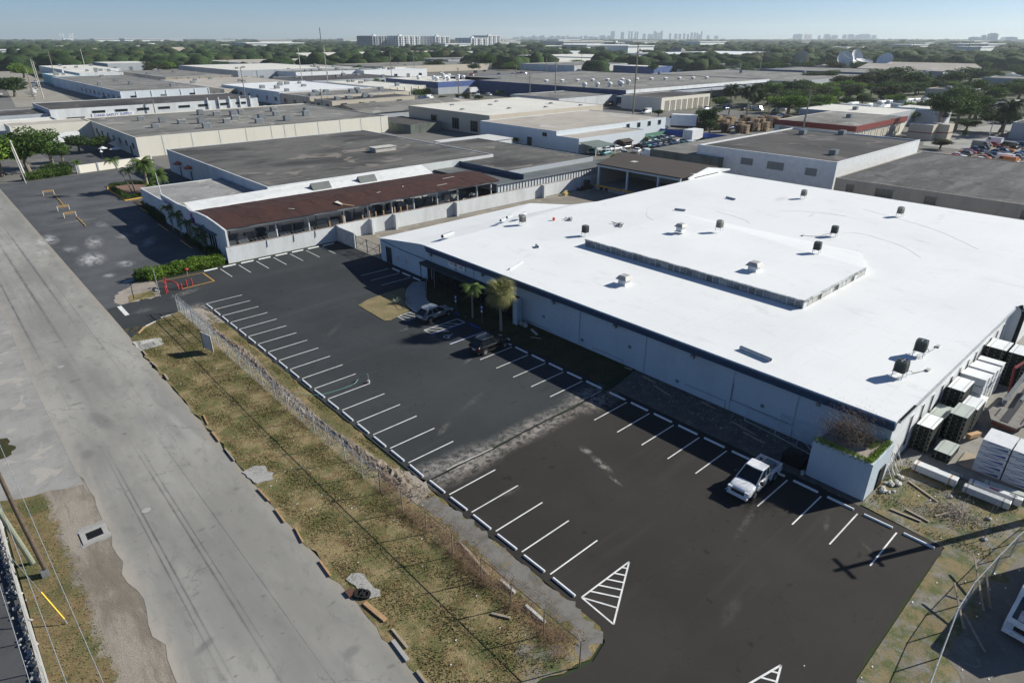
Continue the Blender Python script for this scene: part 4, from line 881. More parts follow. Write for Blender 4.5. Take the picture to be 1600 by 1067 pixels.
# red trimmed
RT = building('flat grey-roofed building with maroon fascia and cream bays', 225.3, 270, 85, 112, 5.8, CREAM, ROOFGREY, .1, wins=[W_(86.5+5*i, 90+5*i, 1, 3.8, 225.3, 0, TAN) for i in range(5)] + [S_(228+5.5*i, 232+5.5*i, 1, 3.8, 85, 0, BEIGE) for i in range(7)])
b = M(); b.box(224.9, 225.3, 84.7, 112, 4.4, 6.1); b.box(225.3, 270, 84.6, 85, 4.4, 6.1); b.build('maroon_fascia', REDTRIM, RT)
building('lighter rear wing of the maroon-trimmed building', 270.1, 300, 92, 125, 5.8, GREYW, ROOFLIGHT, .1)
building('small building with bright blue roof edge behind the maroon-trimmed one', 302, 318, 84, 100, 6, CHALK, ROOFLIGHT, .1, cap=mat('cyan_trim', (.06, .35, .6), .5, .1))
for i, (x, y) in enumerate(((257, 77), (262, 73.6))): 
    r = building('%s tan storage box with red band beside the maroon-trimmed building' % ('nearer' if i == 0 else 'farther'), x, x+5, y-5, y+2.5, 5, BEIGE, CONCL, .05, cat='storage box')
    b = M(); b.box(x-.05, x+5.05, y-5.06, y+2.55, 2.2, 2.5); b.build('red_band', REDTRIM, r)
# gabled roofs
def gable(label, x0, x1, y0, y1, z, h, wall, roof, along='x', cat='building', group=None, name='building'):
    r = thing(name, label, cat, (x0, y0, 0), 0, group)
    b = M(); b.box(x0, x1, y0, y1, 0, z); b.build('wall', wall, r)
    b = M(); e = .5
    if along == 'x':
        ym = (y0+y1)/2; b.face([(x0-e, y0-e, z), (x1+e, y0-e, z), (x1+e, ym, z+h), (x0-e, ym, z+h)]); b.face([(x1+e, y1+e, z), (x0-e, y1+e, z), (x0-e, ym, z+h), (x1+e, ym, z+h)])
        b.face([(x0-e, y0-e, z), (x0-e, ym, z+h), (x0-e, y1+e, z)]); b.face([(x1+e, y0-e, z), (x1+e, y1+e, z), (x1+e, ym, z+h)])
    else:
        xm = (x0+x1)/2; b.face([(x0-e, y1+e, z), (x0-e, y0-e, z), (xm, y0-e, z+h), (xm, y1+e, z+h)]); b.face([(x1+e, y0-e, z), (x1+e, y1+e, z), (xm, y1+e, z+h), (xm, y0-e, z+h)])
        b.face([(x0-e, y0-e, z), (x1+e, y0-e, z), (xm, y0-e, z+h)]); b.face([(x1+e, y1+e, z), (x0-e, y1+e, z), (xm, y1+e, z+h)])
    b.build('roof', roof, r); return r
gable('grey pitched-roof building between the cream warehouse and the beige warehouse', 138, 192, 240, 274, 4.2, 2.4, GREYW, ROOFGREY)
building('low tan-walled yard building with orange side', 196, 212, 250, 275, 4, TAN, ROOFTAN, .2)
building('low sheds with dark awning left of the beige warehouse', 136, 150, 205, 232, 3, MOSSW, ROOFDARK, .1)
gable('twin-peaked grey warehouse right of the satellite dishes, nearer bay', 640, 692, 183, 252, 7, 4, GREYW, ROOFTAN, 'y'); gable('twin-peaked grey warehouse right of the satellite dishes, farther bay', 693, 745, 183, 252, 7, 4, GREYW, ROOFTAN, 'y')
building('low grey building with navy edge and boxes behind the large beige warehouse', 237, 300, 228, 263, 5, CHALK, ROOFGREY, .2, cap=TRIM)
# corrugated container-like open shed behind building B
cs = thing('container_shed', 'small white corrugated-roof shed behind the grey roofs', 'shed', (120, 152.4, 0))
b = M(); b.box(118, 140, 154, 166, 3.2, 3.35); b.build('roof', stained('ribbed_white_sheet', (.6, .6, .58), (.45, .44, .42), .4, .7, .5, (1, 4, 1)), cs)
for x, y in ((118.3, 154.3), (118.3, 165.6), (139.6, 154.3), (139.6, 165.6)): b = M(); b.box(x-.1, x+.1, y-.1, y+.1, 0, 3.2); b.build('post', STEELD, cs)
b = M(); b.box(122, 139.8, 165.5, 165.7, 0, 3.2); b.box(128, 139.8, 154.2, 154.4, 0, 3.2); b.build('panel', CHALK, cs)
# low cream boundary wall
LW = thing('yard_wall', 'low cream wall with posts along the back of the neighbouring lot', 'wall', (30, 200, 0))
plank_wall(LW, [(29.5, 199.5), (48.4, 203)], 2.0, .2, CREAM)
for i in range(5): x = 30+4.5*i; y = 199.5+(x-29.5)*3.5/18.9; b = M(); b.box(x-.18, x+.18, y-.25, y+.25, 0, 2.1); b.build('wall_post', GREYW, LW)
YB = thing('yard_wall', 'mossy grey yard wall in front of the used cars', 'wall', (126, 118, 0))
plank_wall(YB, [(126, 118), (148.5, 114)], 1.8, .2, MOSSW); plank_wall(YB, [(126, 152), (126, 118)], 1.8, .2, MOSSW)
BLW = thing('blue_fence_wall', 'bright blue yard wall behind the used cars', 'wall', (201, 117, 0)); plank_wall(BLW, [(203, 148), (204.5, 126), (206, 108)], 1.9, .15, mat('blue_yard_wall', (.04, .09, .4), .6, .1), 'panel')
GRW = thing('green_fence_wall', 'low green sheet fence between the truck and the used cars', 'wall', (178, 142, 0)); plank_wall(GRW, [(184, 140.5), (203, 141.5)], 1.5, .12, mat('green_sheet', (.08, .2, .14), .6, .1), 'panel')
# apartments
APW = stained('apartment_white', (.7, .71, .72), (.5, .52, .54), .3, .8, .05)
APG = mat('apartment_grey', (.28, .31, .35), .8, .1, .1)
def apartment(label, x0, x1, y0, y1, h, nx, ny, fl, wall, cut=None):
    r = thing('apartment_block', label, 'apartment block', (x0, y0, 0), 0, 'apartment blocks beyond the warehouses')
    b = M(); b.box(x0, x1, y0, y1, 0, h); b.build('wall', wall, r)
    b = M(); b.box(x0+.5, x1-.5, y0+.5, y1-.5, h, h+.8); b.box(x0+8, x0+16, y0+6, y0+14, h+.8, h+4); b.build('roof', APW, r)
    fh = h/fl
    for i in range(fl):
        for k in range(nx):
            x = x0+(x1-x0)*(k+.5)/nx; b = M(); b.box(x-1.7, x+1.7, y0-.15, y0, i*fh+.9, i*fh+fh-.5); b.build('window', GLASS, r)
        for k in range(ny):
            y = y0+(y1-y0)*(k+.5)/ny; b = M(); b.box(x0-.15, x0, y-1.7, y+1.7, i*fh+.9, i*fh+fh-.5); b.build('window', GLASS, r)
    for k in range(nx//2):
        x = x0+(x1-x0)*(2*k+1)/nx; b = M(); b.box(x-.4, x+.4, y0-1.5, y0-.16, 0, h*.98); b.build('pier', APW, r)
    return r
apartment('grey-sided leftmost block of the white apartment group', 985, 1030, 1640, 1720, 36, 5, 8, 8, APG)
apartment('white apartment block with tall window bays, second from the left', 1040, 1110, 1600, 1660, 36, 8, 5, 8, APW)
apartment('white apartment block third from the left', 1140, 1190, 1570, 1640, 35, 6, 5, 8, APW)
apartment('lower white apartment block in the middle of the group', 1200, 1260, 1490, 1560, 31, 6, 5, 7, APW)
apartment('white apartment block at the right end of the group', 1480, 1535, 1750, 1830, 38, 6, 5, 9, APW)
apartment('small dark office tower with white corner far behind the blue depot', 1530, 1570, 1260, 1300, 20, 5, 4, 5, APG)

for i, (x, y) in enumerate(((168, 222), (180, 212), (192, 222), (176, 196), (190, 190), (203, 200), (206, 186), (160, 205))):
    t_ = thing('roof_vent', 'low dark vent on the cream roof of the large beige warehouse', 'roof vent', (x, y, 6.8), 0, 'dark vents on the beige warehouse'); b = M(); b.prism([(-.7, -.5), (.7, -.5), (.5, .5), (-.5, .5)], 0, .45); b.build('cowl', STEELD, t_, world=False); b = M(); b.box(-1, 1, -.8, .8, 0, .05); b.build('flashing', CONC, t_, world=False)
# ---------------------------------------------------------------- vehicles
def paint(name, c, metal=.0, rough=.3):
    if name in MC: return MC[name]
    t = NT(name); n = t.noise(2, 3, .5); col = t.mix(t.ramp(n, .4, .6), mul(c, .93), mul(c, 1.03)); m = t.out(col, rough, metal, .5)
    t.b.inputs['Coat Weight'].default_value = .3; t.b.inputs['Coat Roughness'].default_value = .08; MC[name] = m; return m
PWHT = paint('car_paint_white', (.75, .76, .77)); PSIL = paint('car_paint_silver', (.3, .33, .35), .5, .3); PBLK = paint('car_paint_black', (.005, .0055, .007), 0, .22)
PGRY = paint('car_paint_grey', (.12, .125, .13), .3); PBLU = paint('car_paint_blue', (.03, .08, .22), .2); PRED = paint('car_paint_red', (.4, .03, .03)); PTEA = paint('car_paint_teal', (.1, .3, .3), .2); PBEI = paint('car_paint_beige', (.45, .38, .28), .2); PORG = paint('car_paint_orange', (.6, .2, .03))
RUB = mat('tyre_rubber', (.018, .018, .018), .85, .1); RIM = mat('alloy_rim', (.5, .51, .52), .3, .1, 3, .7); LAMP = mat('lamp_clear', (.6, .62, .63), .15, .05, 2); TAIL = mat('lamp_red', (.16, .006, .008), .2, .1)
PLAS = mat('black_plastic', (.02, .02, .022), .6, .1); CHROME = mat('chrome_trim', (.7, .7, .7), .15, .03, 1, .9)
def ring(x, hw, zb, zt, tuck=.9, topin=.9):
    return [(x, -hw*tuck, zb), (x, -hw, zb+.16), (x, -hw*1.0, (zb+zt)/2+.05), (x, -hw*.97, zt-.1), (x, -hw*topin, zt), (x, 0, zt+.02), (x, hw*topin, zt), (x, hw*.97, zt-.1), (x, hw*1.0, (zb+zt)/2+.05), (x, hw, zb+.16), (x, hw*tuck, zb)]
def loft(mb, rings):
    b = len(mb.v); n = len(rings[0])
    for r in rings: mb.v += r
    for i in range(len(rings)-1):
        for k in range(n):
            j = (k+1) % n; a = b+i*n; mb.f.append((a+k, a+j, a+n+j, a+n+k)); mb.mi.append(mb.k)
    mb.f.append(tuple(b+k for k in reversed(range(n)))); mb.mi.append(mb.k); e = b+(len(rings)-1)*n; mb.f.append(tuple(e+k for k in range(n))); mb.mi.append(mb.k)
def wheel(root, x, y, r, w, detail):
    s = 1 if y > 0 else -1; b = M(); b.tube([(x, y-s*w/2, r), (x, y+s*w/2, r)], r, 18 if detail else 10)
    o = b.build('wheel', RUB, root, world=False)
    if detail:
        b = M(); b.tube([(x, y+s*(w/2-.03), r), (x, y+s*(w/2+.008), r)], r*.66, 16); rm = b.build('rim', PLAS, o, world=False)
        b = M()
        for k in range(5):
            a = rad(72*k+15); b.bar((x, y+s*(w/2+.02), r), (x+r*.66*math.cos(a), y+s*(w/2+.02), r+r*.66*math.sin(a)), .02, .13)
        b.tube([(x, y+s*(w/2-.01), r), (x, y+s*(w/2+.02), r)], r*.68, 18, False); b.tube([(x, y+s*(w/2), r), (x, y+s*(w/2+.035), r)], .07, 8)
        b.build('rim_spokes', RIM, o, world=False)
    else:
        b = M(); b.tube([(x, y+s*(w/2-.02), r), (x, y+s*(w/2+.015), r)], r*.6, 8); b.build('rim', RIM, o, world=False)
def make_car(name, label, cat, L, Wd, H, kind, m, loc=(0, 0, 0), rz=0, group=None, detail=False):
    t = thing(name, label, cat, loc, rz, group); hw = Wd/2; r = .36 if kind in ('suv', 'pickup', 'van') else .32; gz = .28 if kind == 'suv' or kind == 'pickup' else .2
    f, rr = L/2, -L/2
    if kind == 'suv': belt, hood, fa, ra = 1.02, .98, f-.88, rr+.92; gh = [(rr+.06, belt, .86), (rr+.78, H-.1, .7), (f-2.2, H, .72), (f-1.12, belt-.02, .88)]
    elif kind == 'sedan': belt, hood, fa, ra = .92, .86, f-.85, rr+.95; gh = [(rr+.55, belt, .84), (rr+1.35, H-.04, .66), (f-2.15, H, .68), (f-1.35, belt, .84)]
    elif kind == 'pickup': belt, hood, fa, ra = 1.12, 1.1, f-.95, rr+1.15; gh = [(rr+2.0, belt, .86), (rr+2.14, H-.03, .74), (f-2.32, H, .73), (f-1.22, belt-.02, .87)]
    elif kind == 'van': belt, hood, fa, ra = 1.2, 1.0, f-.8, rr+1.0; gh = [(rr+.05, belt, .93), (rr+.12, H, .85), (f-1.5, H, .84), (f-.75, belt, .86)]
    b = M(); tail = belt if kind != 'sedan' else .95
    st = [(rr, hw*.82, gz+.22, tail-.28), (rr+.1, hw*.93, gz+.05, tail-.08), (rr+.5, hw, gz, tail), (ra+.6, hw, gz, belt), (0, hw*.99, gz, belt), (f-1.35, hw, gz, belt-.02), (f-1.0, hw*.99, gz, hood), (f-.45, hw*.97, gz, hood-.07), (f-.12, hw*.88, gz+.05, hood-.2), (f, hw*.74, gz+.15, hood-.36)]
    if kind == 'pickup':
        fl = [(rr+2.0, hw, gz+.05, belt), (0.1, hw*.99, gz, belt), (f-1.5, hw, gz, belt-.02), (f-1.1, hw*.99, gz, hood), (f-.45, hw*.97, gz, hood-.06), (f-.12, hw*.9, gz+.05, hood-.18), (f, hw*.78, gz+.15, hood-.36)]
        loft(b, [ring(*s_) for s_ in fl]); body = b.build('body', m, t, world=False, smooth=False)
        b = M(); t_ = .07; x0, x1 = rr+.03, rr+1.98
        b.box(x0, x1, -hw*.98, -hw*.98+t_, gz+.15, belt+.02); b.box(x0, x1, hw*.98-t_, hw*.98, gz+.15, belt+.02); b.box(x1-.06, x1, -hw*.9, hw*.9, gz+.3, belt); b.box(x0, x0+.07, -hw*.9, hw*.9, gz+.3, belt); b.box(x0+.07, x1-.06, -hw*.9, hw*.9, .62, .68)
        bed = b.build('cargo_bed', m, t, world=False)
        b = M(); b.box(x0+.1, x0+.75, -.3, .45, .69, 1.05); b.build('bed_panel', STEELD, bed, world=False)
        b = M(); b.box(x1-.5, x1-.1, -hw*.85, hw*.85, .69, 1.08); b.build('tool_box', STEEL, bed, world=False)
        b = M(); b.blob((x1-.35, -.15, 1.2), (.28, .16, .12), 7, 5, .2); b.build('coiled_hose', mat('amber_hose', (.5, .25, .04), .5, .2), bed, world=False)
        b = M(); b.box(rr-.1, rr+.03, -hw*.85, hw*.85, gz+.12, gz+.32); b.build('rear_bumper', CHROME, t, world=False)
    else:
        loft(b, [ring(*s_) for s_ in st]); body = b.build('body', m, t, world=False)
    if detail:
        sm = body.modifiers.new('smooth', 'SUBSURF'); sm.levels = sm.render_levels = 2
        for p in body.data.polygons: p.use_smooth = True
    # greenhouse: glass shell, painted roof and pillars
    b = M(); pr = [(x, z, w_*hw) for x, z, w_ in gh]
    lft = [(x, w_, z-.02*(i in (0, 3))) for i, (x, z, w_) in enumerate(pr)]; rgt = [(x, -w_, z-.02*(i in (0, 3))) for i, (x, z, w_) in enumerate(pr)]
    b.face([lft[0], lft[1], lft[2], lft[3]][::-1]); b.face(rgt)
    b.face([lft[1], lft[0], rgt[0], rgt[1]][::-1]); b.face([lft[3], lft[2], rgt[2], rgt[3]][::-1]); b.face([lft[2], lft[1], rgt[1], rgt[2]][::-1])
    b.build('window_glass' if kind != 'van' else 'upper_body', GLASS if kind != 'van' else m, t, world=False)
    (x1, z1, w1), (x2, z2, w2) = pr[1], pr[2]
    b = M(); b.prism([(x1-.06, -w1-.015), (x2+.05, -w2-.015), (x2+.12, 0), (x2+.05, w2+.015), (x1-.06, w1+.015), (x1-.12, 0)], min(z1, z2)-.02, H+.035); rf = b.build('roof', m, t, world=False, bevel=.03 if detail else 0)
    b = M()
    for s in (1, -1):
        P = [(x, s*(w_+.012), z) for x, z, w_ in pr]
        b.bar(P[0], P[1], .07, .06); b.bar(P[2], P[3], .07, .05); b.bar(P[0], P[3], .04, .04)
        if kind in ('suv', 'sedan'):
            for fr_ in (.38, .68):
                a0 = Vector(P[0]).lerp(Vector(P[3]), fr_); a1 = Vector(P[1]).lerp(Vector(P[2]), fr_+ (.0 if fr_ < .5 else -.05)); b.bar(a0, a1, .06, .04)
            if kind == 'suv': a0 = Vector(P[0]).lerp(Vector(P[3]), .1); b.bar(a0, P[1], .2, .04)
        if kind == 'pickup':
            a0 = Vector(P[0]).lerp(Vector(P[3]), .36); a1 = Vector(P[1]).lerp(Vector(P[2]), .36); b.bar(a0, a1, .08, .04)
    b.build('pillars', m if kind != 'van' else m, t, world=False)
    if kind == 'van':
        b = M(); (xa, za, wa), (xb, zb_, wb) = pr[2], pr[3]; b.face([(xa+.06, -wa*.9, za-.1), (xb+.03, -wb*.92, zb_+.05), (xb+.03, wb*.92, zb_+.05), (xa+.06, wa*.9, za-.1)]); b.build('windscreen', GLASS, t, world=False)
        b = M()
        for s in (1, -1): b.box(xa-.75, xa+.1, s*(wa+.03)-.01, s*(wa+.03)+.01, za-.75, za-.2)
        b.build('side_window', GLASS, t, world=False)
    for x in (fa, ra):
        for s in (-1, 1):
            if detail:
                b = M(); b.tube([(x, s*(hw-.26), r+.02), (x, s*(hw+.012), r+.02)], r+.09, 18); b.build('wheel_arch', PLAS, t, world=False)
            wheel(t, x, s*(hw-.09), r, .24, detail)
    z = hood-.38
    for s in (1, -1): b = M(); b.box(f-.3, f-.02, s*(hw*.72)-.17, s*(hw*.72)+.17, z+.05, z+.2); b.build('headlight', LAMP, t, world=False)
    for s in (1, -1):
        b = M(); b.box(rr-.015, rr+.16, s*(hw*.84)-.11, s*(hw*.84)+.09, (.66 if kind != 'suv' else .82), (.82 if kind != 'suv' else .98))
        b.build('tail_light', TAIL, t, world=False)
    if detail:
        b = M(); b.box(f-.1, f+.03, -hw*.55, hw*.55, gz+.32, hood-.24); b.build('grille', PLAS, t, world=False)
        b = M(); b.box(f-.22, f+.05, -hw*.86, hw*.86, gz+.02, gz+.2); b.box(rr-.05, rr+.2, -hw*.88, hw*.88, gz+.02, gz+.26); b.build('bumper', PLAS if kind != 'pickup' else m, t, world=False)
        b = M(); b.box(rr-.03, rr+.02, -.26, .26, .62, .76); b.build('number_plate', WHITE, t, world=False)
        for s in (1, -1):
            b = M(); x, z, w_ = pr[3]; b.box(x-.5, x-.28, s*(hw+.12)-.12, s*(hw+.12)+.12, z, z+.2); b.bar((x-.4, s*hw*.9, z+.03), (x-.4, s*(hw+.05), z+.08), .05); b.build('mirror', m if kind != 'pickup' else PLAS, t, world=False)
            if kind == 'suv': b = M(); b.bar((x1+.1, s*(w1-.06), H+.1), (x2-.15, s*(w2-.06), H+.1), .05); b.bar((x1+.15, s*(w1-.06), H), (x1+.15, s*(w1-.06), H+.1), .05); b.bar((x2-.2, s*(w2-.06), H), (x2-.2, s*(w2-.06), H+.1), .05); b.build('roof_rail', CHROME, t, world=False)
            b = M(); b.box(ra+.5, fa-.5, s*(hw*.99)-.02, s*(hw*.99)+.02, gz+.02, gz+.16); b.build('sill_trim', PLAS if kind != 'suv' else PLAS, t, world=False)
            if kind == 'suv':   # window surround
                P = [(x_, s*(w_+.035), z_) for x_, z_, w_ in pr]; b = M(); b.bar(P[0], P[3], .035, .035); a1 = Vector(P[1]); b.bar(P[0], P[1], .035, .035); b.build('window_trim', CHROME, t, world=False)
            b = M()
            for xx in ((rr+2.02, .05) if kind == 'pickup' else (-.15, -1.05, .85)): b.box(xx-.006, xx+.006, s*(hw*1.003)-.004, s*(hw*1.003)+.004, gz+.2, belt-.06)
            b.box(.25, .42, s*(hw*1.01)-.015, s*(hw*1.01)+.015, belt-.22, belt-.18); b.build('door_lines', PLAS, t, world=False)
    return t
make_car('parked_car', 'silver SUV with roof rails parked beside the accessible hatching', 'car', 4.65, 1.87, 1.64, 'suv', PSIL, (42.3, 61.05, .02), rad(2), detail=True)
make_car('parked_car', 'black SUV with chrome window trim in the bay next to the blue wheel stop', 'car', 4.65, 1.86, 1.66, 'suv', PBLK, (41.6, 49.65, .02), rad(0), detail=True)
TR = make_car('pickup_truck', 'white crew-cab pickup truck parked nose-out near the masonry enclosure', 'pickup truck', 5.35, 1.88, 1.8, 'pickup', PWHT, (41.25, 17.35, .02), rad(181.5), detail=True)
# ---- simple vehicles, one of each kind, then copies
g_ = 'vehicles in the used-car yard'
SED = make_car('parked_car', 'x', 'car', 4.6, 1.8, 1.42, 'sedan', PWHT, group=g_); SUV = make_car('parked_car', 'x', 'car', 4.5, 1.82, 1.66, 'suv', PWHT, group=g_)
VAN = make_car('van', 'x', 'van', 5.4, 1.98, 2.35, 'van', PWHT, group=g_); PIC = make_car('pickup_truck', 'x', 'pickup truck', 5.3, 1.88, 1.78, 'pickup', PWHT, group=g_)
TT = {o: tree_of(o) for o in (SED, SUV, VAN, PIC)}
PN = {PWHT: 'white', PSIL: 'silver', PBLK: 'black', PGRY: 'grey', PBLU: 'blue', PRED: 'red', PTEA: 'teal', PBEI: 'beige', PORG: 'orange'}
KN = {SED: 'saloon', SUV: 'SUV', VAN: 'van', PIC: 'pickup'}
used_protos = set()
def put(proto, x, y, rz, m, label, group, z=0):
    if proto not in used_protos:
        used_protos.add(proto); r = proto; m = PWHT; r.location = (x, y, z); r.rotation_euler = (0, 0, rz); r['label'] = label; r['group'] = group
        if m is not PWHT:
            for c in TT[proto]:
                if c.data:
                    for sl in c.material_slots:
                        if sl.material is PWHT: sl.link = 'OBJECT'; sl.material = m
        return r
    return dup(proto, TT[proto], (x, y, z), rz, label, group, swap={PWHT: m} if m is not PWHT else None)
def pop_cars(rows, where, group):
    """rows of (x, y, heading degrees, proto, paint); labels tell them apart by colour, kind and order"""
    cnt = {}
    for x, y, a, p, m in rows:
        key = (PN[m], KN[p]); cnt.setdefault(key, []).append((x, y, a, p, m))
    for key, lst in cnt.items():
        lst.sort(key=lambda q: q[0]*.74-q[1]*.67)
        for i, (x, y, a, p, m) in enumerate(lst):
            lab = '%s %s %s' % (key[0], key[1], where) if len(lst) == 1 else '%s %s %s, %s from the left of such' % (key[0], key[1], where, ORD[i] if i < len(ORD) else 'one')
            put(p, x, y, rad(a), m, lab, group)
for i, p_ in enumerate((SED, SUV, VAN, PIC)): put(p_, 174+4.2*i, 117.2, rad(80), PWHT, 'white %s in the nearest row of the used-car yard behind the mossy building' % KN[p_], g_)
# used-car yard beside the blue warehouse
rows = [(152.5, 131.5, 20, SUV, PTEA), (153.5, 127.5, 10, SED, PTEA), (157.5, 131.2, 170, SED, PWHT), (162, 130.8, 175, SED, PWHT), (166.3, 130.5, 178, SED, PGRY), (158, 124.5, 30, SED, PWHT), (163.5, 123.6, 25, SED, PWHT),
        (154, 121, 40, PIC, PBLK), (159, 116.5, 70, VAN, PWHT)]
for i in range(6): rows.append((171.5+3.1*i, 128.8+.15*i, 78, random.choice([SUV, SED, SUV]), [PBLK, PTEA, PBLU, PSIL, PGRY, PBLK][i]))
for i in range(7): rows.append((170+3.1*i, 122.6, 80, random.choice([SED, SUV]), [PBLK, PGRY, PSIL, PBLU, PGRY, PTEA, PBLU][i]))
for i in range(4): rows.append((183+3.3*i, 135.6, 85, random.choice([SED, SUV]), [PWHT, PTEA, PBLK, PSIL][i]))
rows += [(196, 121.5, 85, SUV, PBLK), (199, 121.2, 85, SED, PBLK), (199, 114, 80, SED, PSIL), (203, 111, 80, SUV, PWHT), (190.5, 130, 85, PIC, PWHT)]
pop_cars(rows, 'in the used-car yard below the blue wall', g_)
# cars on the far side street and left yards
rows = [(62+i*2.2+random.uniform(-1, 1), 495+i*14, 86, random.choice([SED, SUV, VAN]), random.choice([PWHT, PWHT, PSIL, PGRY])) for i in range(11)]
rows += [(49, 520+i*17, 86, random.choice([SED, SUV]), random.choice([PWHT, PSIL, PBLU])) for i in range(6)]
pop_cars(rows, 'parked along the far side street', 'cars parked along the far side street')
rows = [(88+7*i, 440-3*i, 10, random.choice([SED, PIC]), random.choice([PWHT, PSIL])) for i in range(4)]
pop_cars(rows, 'in the yard behind the clerestory building', 'cars behind the clerestory building')
# scrapyard at the right edge: dense rows
rows = []
for j in range(7):
    for i in range(13):
        x = 212+4.6*i+random.uniform(-.6, .6); y = 55-6.2*j+random.uniform(-.5, .5)
        if x*0.0+y < 12: continue
        rows.append((x, y, random.choice([88, 92, 80, 268]), random.choice([SED, SUV, VAN, PIC, SED]), random.choice([PWHT, PWHT, PSIL, PRED, PBLU, PBLK, PORG, PGRY, PTEA])))
for i in range(12): rows.append((250+6*i, 15+random.uniform(-6, 6), random.choice([0, 90]), random.choice([SED, VAN]), random.choice([PWHT, PRED, PSIL])))
cnt = 0
for x, y, a, p, m in rows:
    put(p, x, y, rad(a), m, '%s %s standing in the crowded scrapyard at the right edge' % (PN[m], KN[p]), '%s %ss in the crowded scrapyard' % (PN[m], KN[p]))
# truck yard in the middle distance (right): white lorries and trailers
BT = thing('box_truck', 'x', 'box truck', (0, 0, 0), 0, 'box trucks'); tb = M(); tb.box(-4.2, 2.2, -1.25, 1.25, 1.1, 3.8); tb.build('cargo_box', WHITE, BT, world=False)
tb = M(); tb.box(-4.22, -4.2, -1.1, 1.1, 1.2, 3.6); tb.build('rear_door', STEELD, BT, world=False)
tb = M(); loft(tb, [[(x, s*w_, z) for s, z in ((-1, .6), (-1, zt*.7), (-.85, zt), (.85, zt), (1, zt*.7), (1, .6))] for x, w_, zt in ((2.3, 1.05, 2.7), (3.3, 1.05, 2.7), (3.95, 1.0, 1.75), (4.6, .95, 1.55))]); tb.build('cab', PWHT, BT, world=False)
tb = M(); tb.face([(3.36, -.85, 2.6), (3.95, -.9, 1.85), (3.95, .9, 1.85), (3.36, .85, 2.6)]); tb.build('windscreen', GLASS, BT, world=False)
tb = M(); tb.box(-4.1, 4.4, -.5, .5, .55, 1.08); tb.build('chassis', PLAS, BT, world=False)
for x in (-2.6, 3.4):
    for s in (-1, 1): wheel(BT, x, s*1.0, .48, .3, False)
tBT = tree_of(BT)
BT.location = (37.5, 258.5, 0); BT.rotation_euler = (0, 0, rad(185)); BT['label'] = 'white box truck in shade behind the big street tree'; BT['group'] = 'box trucks'
dup(BT, tBT, (219, 146.5, 0), rad(118), 'white box truck with open dark rear beside the yard of crates', 'box trucks', 1.45)
bx = thing('cargo_container', 'white cargo box standing among the used cars', 'container', (198, 127, 0)); b = M(); b.box(196, 202.5, 125.8, 129.5, .3, 3.5); b.build('shell', WHITE, bx); b = M(); b.box(195.95, 196, 126.1, 127.6, .5, 3.2); b.box(195.95, 196, 127.7, 129.2, .5, 3.2); b.build('door', CHALK, bx); b = M(); b.box(196, 202, 126, 129, 0, .28); b.build('base', PLAS, bx)
rr_ = [(268+random.uniform(0, 55), 345+random.uniform(-25, -5)) for _ in range(9)]
for i, (x, y) in enumerate(sorted(rr_)): dup(BT, tBT, (x, y, 0), rad(random.choice([85, 95, 0])), 'white lorry in the yard beside the blue-banded depot, %s from the left' % ORD[i], 'lorries beside the blue-banded depot')
for i in range(14): dup(BT, tBT, (560+12*i+random.uniform(-3, 3), 412-9*i+random.uniform(-4, 4), 0), rad(random.choice([60, 90, 20])), 'white lorry in the far truck yard below the white distribution centre', 'lorries in the far truck yard')
for i in range(16): dup(BT, tBT, (690+16*(i % 8)+random.uniform(-4, 4), 480-12*(i % 8)+24*(i//8), 0), rad(90), 'white trailer truck in rows before the white distribution centre', 'trailers before the distribution centre')
# mobile-home and scrap yard mid right: rows of pale trailers
TRL = thing('caravan', 'x', 'caravan', (0, 0, 0), 0, 'caravans'); b = M(); loft(b, [[(x, s*w_, z) for s, z in ((-1, .5), (-1, 2.3), (-.8, 2.6), (.8, 2.6), (1, 2.3), (1, .5))] for x, w_ in ((-3.6, 1.0), (-3.2, 1.2), (3.2, 1.2), (3.6, 1.0))]); b.build('body', WHITE, TRL, world=False)
b = M(); b.box(-2.6, -1.4, -1.24, -1.2, 1.3, 2.0); b.box(.3, 1.6, -1.24, -1.2, 1.3, 2.0); b.build('window', GLASS, TRL, world=False); b = M(); b.box(-.8, -.1, -1.25, -1.2, .5, 2.2); b.build('door', CHALK, TRL, world=False)
for s in (-1, 1): wheel(TRL, 0, s*1.05, .34, .2, False)
tTR = tree_of(TRL); TRL.location = (330, 108, 0); TRL['label'] = 'white caravan in the packed trailer park among the trees'; TRL['group'] = 'caravans in the trailer park'
for i in range(70):
    x = 318+(i % 14)*8.5+random.uniform(-2, 2); y = 140-(i//14)*9+random.uniform(-2, 2)-(i % 14)*1.5
    dup(TRL, tTR, (x, y, 0), rad(random.choice([0, 5, 90, 80])), 'white caravan in the packed trailer park among the trees', 'caravans in the trailer park', random.uniform(.8, 1.2))
# ---- recreational vehicle, front end in view at the right edge
RV = thing('motorhome', 'large white coach motorhome with printed sunshade in its windscreen, bottom right corner', 'motorhome', (39.1, -.7, 0), rad(-4))
